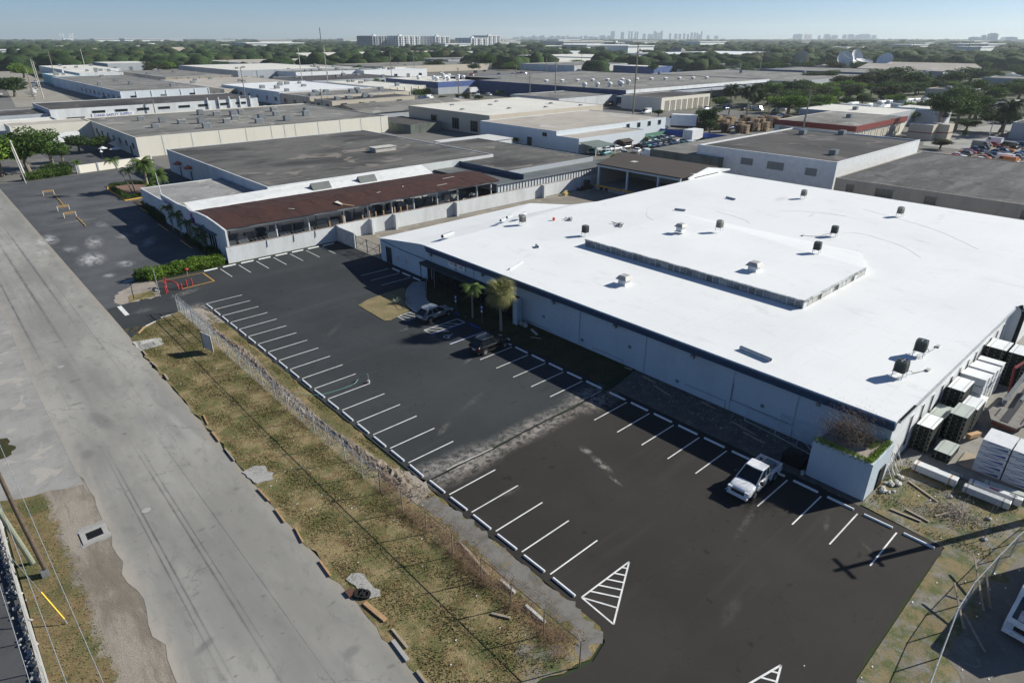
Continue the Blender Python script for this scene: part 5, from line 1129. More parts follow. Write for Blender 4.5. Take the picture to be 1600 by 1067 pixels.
# local: front at x=0, runs to +x
b = M(); pr_ = [(0.0, .5), (-.12, .9), (-.02, 1.35), (.3, 2.1), (.62, 2.75), (.75, 3.15), (1.1, 3.3), (9.5, 3.3), (9.5, .5)]
for s in (1, -1):
    f_ = [(x, s*1.22, z) for x, z in pr_]; b.face(f_ if s < 0 else f_[::-1])
for (xa, za), (xb, zb) in zip(pr_, pr_[1:]+pr_[:1]): b.face([(xa, -1.22, za), (xa, 1.22, za), (xb, 1.22, zb), (xb, -1.22, zb)])
b.build('body', PWHT, RV, world=False)
b = M(); b.face([(.02-.03, -1.02, 1.45), (.58, -1.0, 2.72), (.58, 1.0, 2.72), (.02-.03, 1.02, 1.45)][::-1]); ws = b.build('windscreen', GLASS, RV, world=False)
b = M(); b.face([(-.03, -.7, 1.5), (.22, -.65, 2.1), (.22, .75, 2.1), (-.03, .75, 1.5)][::-1]); b.build('sunshade', stained('printed_sunshade', (.6, .6, .62), (.3, .1, .08), .7, .5, 2.2, None, 9, (.12, .12, .1)), ws, world=False)
b = M(); b.box(-.14, 0, -.75, .75, .78, 1.05); b.build('grille', PLAS, RV, world=False)
for s in (1, -1): b = M(); b.box(-.13, .0, s*.98-.16, s*.98+.16, .82, 1.1); h_ = b.build('headlight', LAMP, RV, world=False); b = M(); b.box(-.2, -.1, s*.7-.1, s*.7+.1, .52, .6); b.build('fog_light', TAIL, h_, world=False)
b = M(); b.box(-.2, .1, -1.2, 1.2, .38, .72); b.build('bumper', PWHT, RV, world=False)
for s in (1, -1): b = M(); b.box(.35, 1.3, s*1.225-.01, s*1.225+.01, 1.6, 2.5); b.build('side_window', GLASS, RV, world=False)
b = M(); b.box(2.5, 3.6, -.5, .5, 3.3, 3.62); b.build('roof_air_conditioner', WHITE, RV, world=False)
for x in (1.6, 6.8):
    for s in (-1, 1): wheel(RV, x, s*1.08, .48, .28, True)

# ---------------------------------------------------------------- wheel stops
def stop_mesh(L):
    b = M(); pr = [(-.09, 0), (.09, 0), (.07, .1), (.045, .125), (-.045, .125), (-.07, .1)]
    b.face([(-L/2, y, z) for y, z in pr][::-1]); b.face([(L/2, y, z) for y, z in pr])
    for i in range(6): j = (i+1) % 6; b.face([(-L/2, *pr[i]), (-L/2, *pr[j]), (L/2, *pr[j]), (L/2, *pr[i])][::-1])
    return b.mesh('wheel_stop')
STP = stained('stop_paint', (.78, .79, .8), (.5, .5, .5), .2, .6, 2.5); SM = stop_mesh(1.95); SM.materials.append(STP); SMB = stop_mesh(1.85); SMB.materials.append(PB); SMO = stop_mesh(1.7); SMO.materials.append(stained('orange_stop_paint', (.6, .33, .06), (.4, .3, .2), .5, .7, 1.5))
def stop(x, y, horiz, label, group, me=None):
    o = bpy.data.objects.new('wheel_stop', me or SM); COL.objects.link(o); o.location = (x, y, .022); o.rotation_euler = (0, 0, (0 if horiz else math.pi/2)+random.gauss(0, .012)); tag(o, label, 'wheel stop', group)
for k in range(18): stop(22.62, 85.0-(k+.5)*2.774, False, 'white wheel stop in the grey fence-side row, %s from the far end' % ORD[k], 'white wheel stops along the fence side')
for k in range(6): stop(22.66, 33.69-k*2.718, False, 'white wheel stop in the brown fence-side row, %s from the joint' % ORD[k], 'white wheel stops along the fence side')
for k in range(6): stop(43.95, 49.63-k*2.681, False, 'white wheel stop on the grey lot\'s warehouse side, %s from the black SUV' % ORD[k], 'white wheel stops along the warehouse side')
for k in range(11): stop(43.95, 33.22-k*2.681, False, 'white wheel stop on the brown lot\'s warehouse side, %s from the joint' % ORD[k], 'white wheel stops along the warehouse side')
stop(43.95, 52.3, False, 'white wheel stop between the blue one and the black SUV', 'white wheel stops along the warehouse side')
for k in range(8): stop(27.95+2.77*k, 98.5, True, 'white wheel stop before the long white wall, %s from the yellow lines' % ORD[k], 'white wheel stops before the white wall')
for k, y in enumerate((79.7, 76.9, 74.2)): stop(48.6, y, False, 'white wheel stop beside the shaded annex wall, %s from the gate' % ORD[k], 'white wheel stops beside the annex')
stop(44.25, 55.5, False, 'blue wheel stop of the empty accessible bay', 'blue wheel stops', SMB); stop(45.0, 60.4, False, 'blue wheel stop under the nose of the silver SUV', 'blue wheel stops', SMB)
for k in range(7): stop(20.3-.1*k, 173.3-2.1*k, False, 'orange wheel stop in the farther orange row of the neighbouring lot', 'orange wheel stops of the farther row', SMO)
for k in range(4): stop(19.75-.05*k, 147-2.1*k, False, 'orange wheel stop in the nearer orange row of the neighbouring lot', 'orange wheel stops of the nearer row', SMO)
for k, (x, y) in enumerate(((31.1, 147.5), (31.1, 145.3), (31.1, 143.1), (30.0, 131.2), (29.95, 129), (29.9, 126.8), (29.6, 117), (29.55, 114.8), (29.5, 112.6))): stop(x, y, False, 'orange-yellow wheel stop before the showroom palms, %s from the far end' % ORD[k], 'orange wheel stops before the showroom', SMO)
# pipe barriers in the neighbouring lot
for i, (x, y) in enumerate(((19.4, 175), (19.0, 156.3), (18.85, 149))):
    t_ = thing('pipe_barrier', '%s pale orange pipe barrier at the orange wheel stops' % ('farthest', 'middle', 'nearest')[i], 'barrier', (x, y, 0), 0, 'pipe barriers in the neighbouring lot')
    b = M(); b.bar((-1, 0, 1.0), (1, 0, 1.0), .1); b.bar((-1, 0, .75), (1, 0, .75), .07); b.build('rail', MC['orange_stop_paint'], t_, world=False)
    for s in (-1, 1): b = M(); b.bar((s, 0, 0), (s, 0, 1.05), .1); b.bar((s, 0, .5), (s*1.0, .5, 0), .06); b.build('leg', CREAM, t_, world=False)

# ---------------------------------------------------------------- rooftop machines on the white roof
def condenser(x, y, z, label, body, pipe=None, sq=False, h=1.0, w=.85, leg=.55):
    t = thing('rooftop_air_conditioner', label, 'air conditioner', (x, y, z), random.uniform(-.15, .15), 'condensers on the white roof')
    b = M(); n = 4 if False else 8; pts = []
    c = w/2; k = w*.12; ol = [(c, -c+k), (c, c-k), (c-k, c), (-c+k, c), (-c, c-k), (-c, -c+k), (-c+k, -c), (c-k, -c)]
    b.prism(ol, leg, leg+h); b.build('casing', body, t, world=False)
    b = M(); b.tube([(0, 0, leg+h-.005), (0, 0, leg+h+.05)], w*.42, 14, False); b.tube([(0, 0, leg+h-.01), (0, 0, leg+h+.035)], w*.1, 8); b.bar((-w*.4, 0, leg+h+.04), (w*.4, 0, leg+h+.04), .04); b.bar((0, -w*.4, leg+h+.04), (0, w*.4, leg+h+.04), .04); g = b.build('fan_guard', STEEL, t, world=False)
    b = M(); b.tube([(0, 0, leg+h-.02), (0, 0, leg+h+.01)], w*.4, 12); b.build('fan_well', BLACK, g, world=False)
    for i in range(8):
        p, q = ol[i], ol[(i+1) % 8]
        if math.hypot(p[0]-q[0], p[1]-q[1]) < w*.3: continue
        b = M()
        for j in range(3):
            z0 = leg+.15+j*(h-.25)/3; nx, ny = (p[1]-q[1]), (q[0]-p[0]); L_ = math.hypot(nx, ny); nx, ny = -nx/L_*.012, -ny/L_*.012
            b.bar((p[0]+nx, p[1]+ny, z0), (q[0]+nx, q[1]+ny, z0), .015, (h-.25)/3*.8)
        b.build('coil_panel', mat('coil_dark', (.03, .04, .04), .6, .2) if body is not UGREY else mat('coil_tan', (.14, .13, .11), .6, .2), t, world=False)
    for sx in (-1, 1):
        for sy in (-1, 1): b = M(); b.bar((sx*c*.9, sy*c*.9, 0), (sx*c*.85, sy*c*.85, leg), .05); b.build('leg', WHITE, t, world=False)
    b = M(); b.bar((-c*.9, -c*.9, leg*.5), (c*.9, -c*.9, leg*.5), .03); b.bar((-c*.9, c*.9, leg*.5), (c*.9, c*.9, leg*.5), .03); b.bar((-c*1.1, -c, leg-.02), (c*1.1, -c, leg-.02), .06); b.bar((-c*1.1, c, leg-.02), (c*1.1, c, leg-.02), .06); b.build('stand', WHITE, t, world=False)
    if pipe:
        pp = arc_pts([(0, -.3, leg+.1)] + pipe, 6); b = M(); b.tube(pp, .035, 5); b.build('refrigerant_pipe', CONC, t, world=False)
        q = pipe[-1]; b = M(); b.box(q[0]-.25, q[0]+.25, q[1]-.15, q[1]+.15, 0, .16); b.build('pipe_boot', CONCL, t, world=False)
    return t
UGREY = mat('beige_casing', (.33, .31, .27), .6, .1); UDARK = mat('dark_casing', (.05, .065, .06), .5, .2)
zr_ = ZR+.14
condenser(57.3, 13.6, zr_, 'dark condenser with a bent pipe nearest the front right roof corner', UDARK, [(1.2, -.4, .35), (1.5, -.5, .1), (2.6, -.8, .05), (3.2, -1.0, .1)], w=.92)
condenser(63.0, 13.9, zr_, 'dark condenser behind the corner one near the right roof edge', UDARK, [(1.1, -.4, .45), (1.5, -.5, .1), (2.6, -.7, .05), (3.3, -.8, .1)], w=.92)
condenser(84.6, 33.4, 5.85, 'dark green condenser at right of the raised roof, nearer of its pair', UDARK)
condenser(96.6, 36.2, zr_, 'small dark green condenser with trailing hose, farther of its pair', UDARK, [(-.8, .9, .3), (-1.5, 1.4, .1), (-2.4, 2.6, .05), (-2.8, 3.4, .1)])
condenser(69.7, 60.9, zr_, 'dark condenser standing at the left end of the clerestory strip', UDARK)
condenser(67.0, 71.5, zr_, 'beige condenser on tall legs at the left side of the white roof', UGREY)
condenser(84.6, 47.9, 5.9, 'beige condenser in the middle of the raised roof', UGREY)
condenser(117.2, 50.6, zr_, 'beige condenser at the back edge of the white roof', UGREY)
condenser(116.2, 34.0, zr_, 'beige condenser far right near the tan building', UGREY)
def roof_vent(x, y, label, cat='roof vent', s=1.):
    t = thing('roof_vent', label, cat, (x, y, zr_ if x < 60 else 6.1), 0, 'box vents on the white roof')
    b = M(); b.box(-.5*s, .5*s, -.5*s, .5*s, 0, .75); b.build('curb', WHITE, t, world=False)
    b = M(); pb = [(-.75*s, -.75*s), (.75*s, -.75*s), (.75*s, .75*s), (-.75*s, .75*s)]; tp = [(-.45*s, -.45*s), (.45*s, -.45*s), (.45*s, .45*s), (-.45*s, .45*s)]
    for i in range(4): j = (i+1) % 4; b.face([(*pb[i], .7), (*pb[j], .7), (*tp[j], 1.15), (*tp[i], 1.15)])
    b.face([(*p, 1.15) for p in tp]); b.face([(*p, .7) for p in pb][::-1]); b.build('hood', stained('vent_hood_metal', (.42, .42, .41), (.28, .22, .18), .6, .5, 1.5), t, world=False)
    b = M(); b.box(-.7*s, .7*s, -.7*s, .7*s, 0, .03); b.build('flashing', WHITE, t, world=False)
roof_vent(79.6, 51.2, 'box vent with stained rusty hood left of the beige condenser on the raised roof', s=.95); roof_vent(71.3, 35.0, 'box vent with grey hood on the near part of the raised roof', s=1.1); roof_vent(57.8, 44.0, 'box vent with grey hood below the clerestory strip', s=1.05)
def roof_item(name, label, cat, parts, group=None):
    t = thing(name, label, cat, (parts[0][2], parts[0][3], zr_), 0, group)
    for pn, m_, *r in parts:
        pass
    return t
def skylight(x, y, L, w, rot, label):
    t = thing('roof_turbine_pipe', label, 'roof duct', (x, y, zr_), rad(rot), 'low ducts on the white roof'); b = M()
    b.tube([(-L/2, 0, .2), (L/2, 0, .2)], w/2, 10); b.build('duct', STEEL, t, world=False); b = M(); b.box(-L/2, L/2, -w*.6, w*.6, 0, .06); b.build('base', WHITE, t, world=False)
    b = M(); b.tube([(-L/2-.01, 0, .2), (-L/2-.03, 0, .2)], w*.4, 10); b.build('duct_mouth', BLACK, t, world=False)
skylight(51.9, 24.0, 3.2, .4, 84, 'long low galvanised duct near the front edge of the white roof')
skylight(54.7, 78.0-3.5, 2.4, .55, 12, 'low duct with dark mouth near the far left roof corner'); skylight(66.5, 75.6, 1.5, .4, 20, 'short duct nearest the beige condenser, front of three'); skylight(68.6, 76.4, 1.6, .4, 20, 'short duct, middle of three near the left roof edge'); skylight(71, 77.3-1.5, 2.0, .5, 20, 'short duct, rear of three near the left roof edge')
skylight(60.5, 61.6, .9, .35, 60, 'small upright-ended duct left of the clerestory strip'); skylight(52.9, 57.6, 3.6, .12, 20, 'thin white conduit lying near the front roof edge'); skylight(93.0, 60.4, 1.8, .3, 110, 'short dark plank-like duct on the far roof, left of two'); skylight(107, 59.2, 2.0, .3, 80, 'short dark duct on the far roof, right of two')
o = M(); o.tube([(72.6, 70.2, zr_), (72.6, 70.2, zr_+.45)], [.18, .22], 10); tag(o.build('bucket', mat('orange_bucket', (.6, .1, .03), .5, .05)), 'orange-red bucket standing alone on the white roof', 'bucket')
def clutter(x, y, label, seed, n=9, s=.5):
    t = thing('roof_debris', label, 'debris', (x, y, zr_), 0, 'small heaps on the white roof'); R = random.Random(seed)
    for i in range(n):
        b = M(); a = R.uniform(0, 3.1); L = R.uniform(.2, 1.1)*s*1.6; px, py = R.uniform(-s, s), R.uniform(-s, s); b.bar((px, py, .05), (px+L*math.cos(a), py+L*math.sin(a), R.uniform(.05, .35)), R.uniform(.04, .12)); b.build('scrap', R.choice([STEELD, STEEL, WOODW, CONC]), t, world=False)
    b = M(); b.tube([(-.3, 0, .3), (.3, .1, .3)], .22, 9); b.build('motor', STEELD, t, world=False)
clutter(74.6, 68.4, 'small motor and scrap beside the orange bucket', 3); clutter(77.9, 61.0, 'heap of motor parts and laths behind the dark condenser at the strip\'s left end', 5, 14, .8)
roof_line = [((74, 43), (79, 38), (86, 36)), ((95, 24), (99, 28), (101, 34), (99, 36)), ((97, 56), (96, 51), (94, 48)), ((105, 20), (112, 28), (117, 40)), ((105, 49), (108, 46), (110, 40)), ((84, 28), (86, 29), (90, 29)), ((92, 66), (86, 62), (84, 58))]
for i, ps in enumerate(roof_line):
    b = M(); b.tube(arc_pts([(x, y, zr_+.015) for x, y in ps], 8), .01, 4); tag(b.build('roof_cable', CONCL), 'thin curved cable lying on the white roof, %s of seven counted from the left' % ORD[(2, 5, 1, 6, 4, 3, 0)[i]], 'cable', 'cables lying on the white roof')
for (x, y, z, n_) in ((82, 250, 5.4, 13),):
    R = random.Random(4); pos = [(62, 262), (66, 252), (70, 244), (75, 240), (84, 268), (88, 262), (92, 256), (97, 262), (82, 236), (88, 244), (96, 240), (104, 246), (60, 238), (110, 262), (112, 238), (118, 250), (100, 228), (90, 228), (72, 226)]
    for i, (x, y) in enumerate(pos): roof_unit((x, y, 5.4), R.uniform(1.8, 2.6), R.uniform(1.5, 2.1), R.uniform(1.2, 1.9), 'square condenser on the roof of the cream panelled warehouse', 'condensers on the cream warehouse', R.choice([STEEL, STEELD, CONCL]))
for i, (x, y, z) in enumerate(((160, 325, 5.6), (168, 330, 5.6), (180, 325, 5.6), (188, 333, 5.6))): roof_unit((x, y, z), 2.6, 2, 1.8, 'grey rooftop unit on the flat roof beside the bright white roof, %s from the left' % ORD[i], 'rooftop units beside the bright white roof', STEEL)
for i, (x, y) in enumerate(((155, 380), (160, 372), (172, 395))): roof_unit((x, y, 6), 2.6, 2, 1.8, 'rooftop box on the bright white roof, %s' % ('leftmost', 'middle', 'rightmost')[i], 'boxes on the bright white roof', CONCL)
for i, (x, y, z) in enumerate(((195, 88, 6), (203, 80, 6), (165, 66, 6), (252, 98, 5.8), (282, 108, 5.8))): roof_unit((x, y, z), 2, 1.6, 1.2, ('dark unit on the brown roof behind the white roof, left rear', 'dark unit on the brown roof behind the white roof, right rear', 'small blue-grey unit near the front of the brown roof', 'rooftop unit on the maroon-trimmed building', 'rooftop unit on the rear wing of the maroon-trimmed building')[i], 'units on the right-hand roofs', STEELD)
# turbine vents on the blue depots
TV = thing('turbine_vent', 'white turbine vent on the blue-banded depot roof', 'roof vent', (258, 356, 7), 0, 'turbine vents on the blue-banded depot'); b = M(); b.tube([(0, 0, 0), (0, 0, .9)], 1.0, 10); b.build('neck', STEEL, TV, world=False); b = M(); b.blob((0, 0, 1.7), (1.5, 1.5, 1.0), 12, 6, .02); b.build('turbine', WHITE, TV, world=False); tTV = tree_of(TV)
for x, y in ((264, 352), (271, 351), (263, 366), (270, 364), (277, 372), (284, 384), (286, 370), (258, 376), (281, 358)): dup(TV, tTV, (x, y, 7))
for x, y in ((284, 254), (290, 250), (297, 247), (306, 246), (312, 252), (322, 254)): dup(TV, tTV, (x, y, 7), None, 'white turbine vent near the corner of the huge blue depot', 'turbine vents on the huge blue depot')
for i in range(12): dup(TV, tTV, (300+9.5*i, 300-4.2*i, 7), None, 'white dome vent in the row across the huge blue depot roof', 'dome vents across the huge blue depot', (1.2, .9, .6))
# ---------------------------------------------------------------- utility poles and wires
def pole(x, y, h, label, m=POLEW, arms=2, lean=0, r=.2, name='utility_pole', group='utility poles', az=0):
    t = thing(name, label, 'utility pole', (x, y, 0), az, group); b = M(); b.tube([(0, 0, 0), (lean*.5, 0, h*.5), (lean, 0, h)], [r, r*.85, r*.65], 8); b.build('shaft', m, t, world=False)
    for k in range(arms):
        z = h-.5-k*1.4; w_ = 1.5 if k == 0 else 1.1
        b = M(); b.box(lean-.07, lean+.07, -w_, w_, z-.06, z+.06); a = b.build('crossarm', m, t, world=False)
        b = M()
        for q in (-1, -.5, .5, 1): b.tube([(lean, q*w_*.95, z+.06), (lean, q*w_*.95, z+.25)], .05, 5)
        b.build('insulator', STEEL, a, world=False)
    if arms > 1: b = M(); b.tube([(lean+.35, .1, h-3.4), (lean+.35, .1, h-2.5)], .25, 8); b.build('transformer', STEEL, t, world=False)
    return t
pole(18.3, 197.5, 9.6, 'pale concrete pole leaning left in front of the big street tree', POLEC, 1, -.8, .3)
pole(17.6, 193.5, 8.5, 'thinner pole beside the leaning concrete pole', POLEC, 0, -.6, .12)
for i, (x, y, h) in enumerate(((59, 468, 17), (64, 474, 20), (47, 560, 18), (62, 495, 9), (98, 640, 22), (80, 600, 18), (60, 700, 22), (150, 800, 22))): pole(x, y, h, 'tall pole along the far side street, %s of its line' % ORD[i], POLEC if i % 2 else POLEW, 1, 0, .3, group='poles along the far side street')
for i, (x, y, h) in enumerate(((137, 360, 18), (78, 305, 9), (206, 437, 26), (222, 432, 27), (150, 300, 10), (232, 300, 17), (250, 262, 15), (297, 470, 22), (330, 360, 14), (262, 255, 21), (228, 285, 8), (380, 560, 20), (420, 420, 16))):
    pole(x, y, h, ('grey pole before the clerestory windows', 'short pole behind the clerestory building', 'left one of the two tall poles above the white-gated building', 'right one of the two tall poles above the white-gated building', 'short pole behind the bright white roof', 'pole left of the blue-banded depot corner', 'thin pole right of the grey pitched roof', 'tall pole behind the blue-banded depot', 'pole between the two blue depots', 'tall dark pole rising behind the large beige warehouse', 'short pole in front of the blue-banded depot', 'far pole above the round trees', 'far pole behind the huge blue depot')[i], POLEW if i not in (2, 3) else POLEC, 1 if i % 3 else 2, 0, .28, group='poles among the warehouses')
pole(237, 183, 30, 'very tall thin pole right of the large beige warehouse', POLEW, 1, 0, .35, group='poles among the warehouses')
pole(222, 100.5, 16.5, 'tall leaning pole in front of the maroon-trimmed building', POLEW, 1, 1.2, .35, group='poles among the warehouses')
for i, (x, y, h) in enumerate(((245, 125, 9), (222, 141, 9), (260, 160, 12), (300, 150, 10), (268, 58, 7), (420, 380, 20), (560, 300, 24), (640, 420, 22))): pole(x, y, h, ('thin pole behind the crates', 'thin pole before the tree by the crates', 'thin pole in front of the cream dock', 'thin pole by the two palms', 'white-topped pole above the scrapyard', 'pole beyond the huge blue depot', 'pole left of the satellite dishes', 'pole before the white distribution centre')[i], POLEC if i > 3 else POLEW, 1, 0, .2, group='thin poles on the right')
# guyed poles at the near left edge: bases in view
t_ = thing('utility_pole', 'dark timber pole seen from above beside the grass strip at the left edge', 'utility pole', (-1.5, 43.6, 0), 0, 'poles at the left edge'); b = M(); b.tube([(0, 0, 0), (-.25, .35, 5), (-.5, .9, 13)], [.15, .13, .1], 10); b.build('shaft', mat('creosote_pole', (.11, .085, .065), .9, .3, 3), t_, world=False)
b = M(); b.box(-.3, .1, -.35, .05, .0, .4); b.build('meter_box', STEELD, t_, world=False)
t_ = thing('utility_pole', 'green-tinted concrete pole leaning at the left edge beside the dark one', 'utility pole', (-2.05, 45.3, 0), 0, 'poles at the left edge'); b = M(); b.tube([(0, 0, 0), (-.6, .25, 5), (-1.5, .6, 12)], [.17, .16, .13], 10); b.build('shaft', stained('greenish_pole', (.2, .22, .16), (.3, .29, .25), .5, .9, 1), t_, world=False)
t_ = thing('guy_marker', 'yellow plastic guy-wire marker over the near left grass', 'guy marker', (-1.4, 38.2, 0)); b = M(); b.tube([(0, 0, .35), (-.55, 1.15, 2.0)], .045, 6); b.build('sleeve', mat('marker_yellow', (.8, .5, .02), .5, .05), t_, world=False); b = M(); b.tube([(.05, -.08, 0), (0, 0, .35)], .03, 5); b.tube([(-.55, 1.15, 2.0), (-2.2, 4.6, 7.0)], .012, 4); b.build('guy_wire', STEEL, t_, world=False)
def wire(pts, sag, label, r=.014):
    out = []
    for p, q in zip(pts, pts[1:]):
        for k in range(10): f = k/10; out.append((p[0]+(q[0]-p[0])*f, p[1]+(q[1]-p[1])*f, p[2]+(q[2]-p[2])*f-sag*4*f*(1-f)))
    out.append(pts[-1]); b = M(); b.tube(out, r, 4, False); tag(b.build('overhead_wire', STEEL), label, 'wire', 'overhead wires')
wire([(-2.0, 62, 12), (-1.3, 44.5, 11.0), (-.2, 14, 11)], .6, 'overhead wire nearest the road along the left edge'); wire([(-2.6, 62, 12), (-2.2, 44.5, 10.6), (-1.2, 14, 10.6)], .6, 'overhead wire in the middle along the left edge'); wire([(-3.2, 62, 12), (-3.2, 44.5, 10.2), (-2.2, 14, 10.2)], .6, 'overhead wire farthest left at the left edge')
# tall pole just outside the right edge; its shadow falls across the lot
t_ = thing('utility_pole', 'tall crossarmed pole at the lower right corner whose shadow crosses the lot', 'utility pole', (52.6, 1.55, 0), rad(-25.7), 'poles at the right edge'); b = M(); b.tube([(0, 0, 0), (0, 0, 10.0)], [.3, .14], 10); b.build('shaft', POLEW, t_, world=False)
for z, w_ in ((9.6, .95), (8.1, .6)): b = M(); b.box(-.05, .05, -w_, w_, z-.08, z+.08); b.build('crossarm', POLEW, t_, world=False)
b = M(); b.tube([(.3, .5, 7.2), (.3, .5, 8.1)], .22, 8); b.build('transformer', STEEL, t_, world=False)
# ---------------------------------------------------------------- chain-link fences
def fence(pts, h, label, barbs=True, posts=None, mesh=True, m=STEEL, tilt=None):
    t = thing('chain_link_fence', label, 'fence', (*pts[0], 0)); 
    wm = M(); top = M()
    for p, q in zip(pts, pts[1:]):
        d = math.hypot(q[0]-p[0], q[1]-p[1]); ux, uy = (q[0]-p[0])/d, (q[1]-p[1])/d; sp = .17; n = int(d/sp)
        if mesh:
            for k in range(-int(h*.9/sp), n):
                for s in (1, -1):
                    a = k*sp; e = a+h*.9; z0, z1 = .05, h
                    if a < 0: z0 = .05+(-a)/(h*.9)*(h-.05); a = 0
                    if e > d: z1 = .05+(d-(k*sp))/(h*.9)*(h-.05); e = d
                    if z1 <= z0: continue
                    if s < 0: a, e = d-a, d-e
                    P = (p[0]+ux*a, p[1]+uy*a, z0); Q = (p[0]+ux*e, p[1]+uy*e, z1); w = .0019
                    wm.face([(P[0]-w, P[1]-w, P[2]), (P[0]+w, P[1]+w, P[2]), (Q[0]+w, Q[1]+w, Q[2]), (Q[0]-w, Q[1]-w, Q[2])])
        top.tube([(p[0], p[1], h), (q[0], q[1], h)], .028, 5, False)
        for zz in ((h+.15, h+.3, h+.42) if barbs else ()):
            off = (zz-h)*.6
            for s in (-1, 1): top.tube([(p[0]-uy*off*s, p[1]+ux*off*s, zz), (q[0]-uy*off*s, q[1]+ux*off*s, zz)], .007, 3, False)
    if mesh: wm.build('wire_mesh', m, t)
    top.build('top_rail', m, t)
    pp = posts or []
    if posts is None:
        for p, q in zip(pts, pts[1:]):
            d = math.hypot(q[0]-p[0], q[1]-p[1]); n = max(1, round(d/2.9))
            for k in range(n): pp.append((p[0]+(q[0]-p[0])*k/n, p[1]+(q[1]-p[1])*k/n, math.atan2(q[1]-p[1], q[0]-p[0])))
        pp.append((*pts[-1], 0))
    for x, y, a in pp:
        b = M(); b.tube([(x, y, 0), (x, y, h+.05)], .04, 6)
        if barbs:
            for s in (-1, 1): b.bar((x, y, h), (x-math.sin(a)*.28*s, y+math.cos(a)*.28*s, h+.42), .035)
        b.build('post', m, t)
    return t
fence([(19.1, 84.6), (19.05, 70), (19.0, 55), (19.0, 36)], 1.95, 'long chain-link fence with barbed wire along the grass verge')
fence([(19.0, 36), (19.1, 24), (19.2, 15.6)], 1.95, 'rusty lower end of the chain-link fence by the lot entrance', barbs=True, m=stained('rusty_galvanised', (.3, .25, .2), (.2, .12, .07), .6, .6, 1))
fence([(19.0, 91.9), (20.3, 98.6)], 1.9, 'short chain-link panel beside the red fire pipes', barbs=False)
# stacked gate leaf near the far end
t_ = thing('sliding_gate', 'pale see-through steel gate standing at the far end of the fence', 'gate', (19.25, 84.5, 0)); b = M()
for y0, y1 in ((84.4, 78.6), (78.3, 72.6)):
    for z in (.15, .8, 1.45, 2.1): b.tube([(19.35, y0, z), (19.35, y1, z)], .03, 5)
    for k in range(7): y = y0+(y1-y0)*k/6; b.tube([(19.35, y, .15), (19.35, y, 2.1)], .03, 5)
b.build('frame', STEEL, t_); b = M()
for k in range(80): y = 84.4-k*.147; b.bar((19.38, y, .15), (19.38, y, 2.1), .009)
b.build('bars', STEEL, t_)
t_ = thing('sign_board', 'back of a grey leaning signboard on the grass side of the fence', 'sign', (17.6, 69.6, 0)); m4 = Matrix.Translation((17.9, 70.0, .35)) @ Matrix.Rotation(rad(12), 4, 'Z'); b = M(); b.box(-.04, .04, -1.0, 1.0, 0, 1.9, m4); b.build('panel', stained('worn_board', (.5, .5, .48), (.35, .33, .3), .5, .8, 1), t_)
for s in (-.9, .9): b = M(); b.box(-.1, -.04, s-.05, s+.05, -.35, 1.9, m4); b.build('post', WOODW, t_)
# far right fence, leaning, with bracing timbers
fence([(29.5, 1.9), (37.2, 2.55), (40.2, 2.5), (44, 2.1), (47, 1.75), (56, .2)], 1.8, 'sagging chain-link fence in front of the motorhome yard', barbs=False)
for i, (p, q) in enumerate((((43.6, 3.2, 1.0), (40.2, 1.6, .1)), ((40.0, 3.4, 1.2), (37.7, 2.0, .2)), ((38.6, 2.3, .5), (36.9, .7, .1)), ((42.3, 2.4, 1.5), (40.8, 1.4, .1)))):
    b = M(); b.bar(p, q, .1, .08); tag(b.build('timber_brace', WOODW), 'weathered board leaning on the sagging fence, %s from the top' % ORD[(0, 2, 3, 1)[i]], 'board', 'boards leaning on the sagging fence')
t_ = thing('loose_fence', 'loose steel fence frames leaning on the shaded wall beside the masonry enclosure', 'fence', (48.5, 19.4, 0)); b = M()
for p, q in (((49.5, 19.6, 1.9), (48.9, 15.4, 1.9)), ((48.9, 19.6, .1), (48.2, 15.4, .1)), ((49.5, 19.6, 1.9), (48.9, 19.6, .1)), ((48.9, 15.4, 1.9), (48.2, 15.4, .1)), ((49.2, 17.5, 1.9), (48.5, 17.5, .1)), ((49.5, 19.6, 1.9), (48.2, 15.4, .1)), ((49.6, 22.6, 1.2), (49.2, 19.0, 1.2)), ((49.1, 22.6, .1), (48.8, 19.0, .1)), ((49.6, 22.6, 1.2), (49.1, 22.6, .1))): b.tube([p, q], .03, 5)
b.build('frame', STEEL, t_)
# fence at far left over the side lot, with rubble along it
fence([(-3.0, 60), (-3.05, 46), (-2.95, 30), (-2.9, 10)], 1.6, 'chain-link fence with pale rail along the left edge', barbs=False, m=CONC)
b = M(); b.tube([(-3.05, 60, .35), (-3.1, 46, .35), (-2.95, 34, .35), (-2.9, 12, .35)], .09, 8); tag(b.build('pipe', CONC), 'long pale pipe lying at the foot of the left edge fence', 'pipe')

# ---------------------------------------------------------------- berm, rubble and brush
def berm():
    rows, cols = 150, 9; b = M(); R = random.Random(3)
    for i in range(rows):
        y = 34.5+(83-34.5)*i/(rows-1); env = min(1, (i+2)/8, (rows-i)/12); c = 20.35+.25*math.sin(y*.21)+ (.25 if y < 40 else 0)
        wd = .5+.15*math.sin(y*.5)+(.5 if y < 38 else 0)
        for j in range(cols):
            u = j/(cols-1)*2-1; h = (1-u*u)*(.1+R.uniform(-.1, .14))*env
            b.v.append((c+u*wd+R.uniform(-.05, .05), y+R.uniform(-.1, .1), .01+h))
    for i in range(rows-1):
        for j in range(cols-1): a = i*cols+j; b.f.append((a, a+1, a+cols+1, a+cols)); b.mi.append(0)
    return b
bm = berm().build('dirt_ridge', stained('ridge_dirt', (.24, .2, .155), (.1, .08, .06), .85, .95, 1.1, None, 9, (.3, .27, .23), .5)); bm['kind'] = 'structure'
def stuff(name, b, m, label, cat):
    o = b.build(name, m); tag(o, label, cat); o['kind'] = 'stuff'; return o
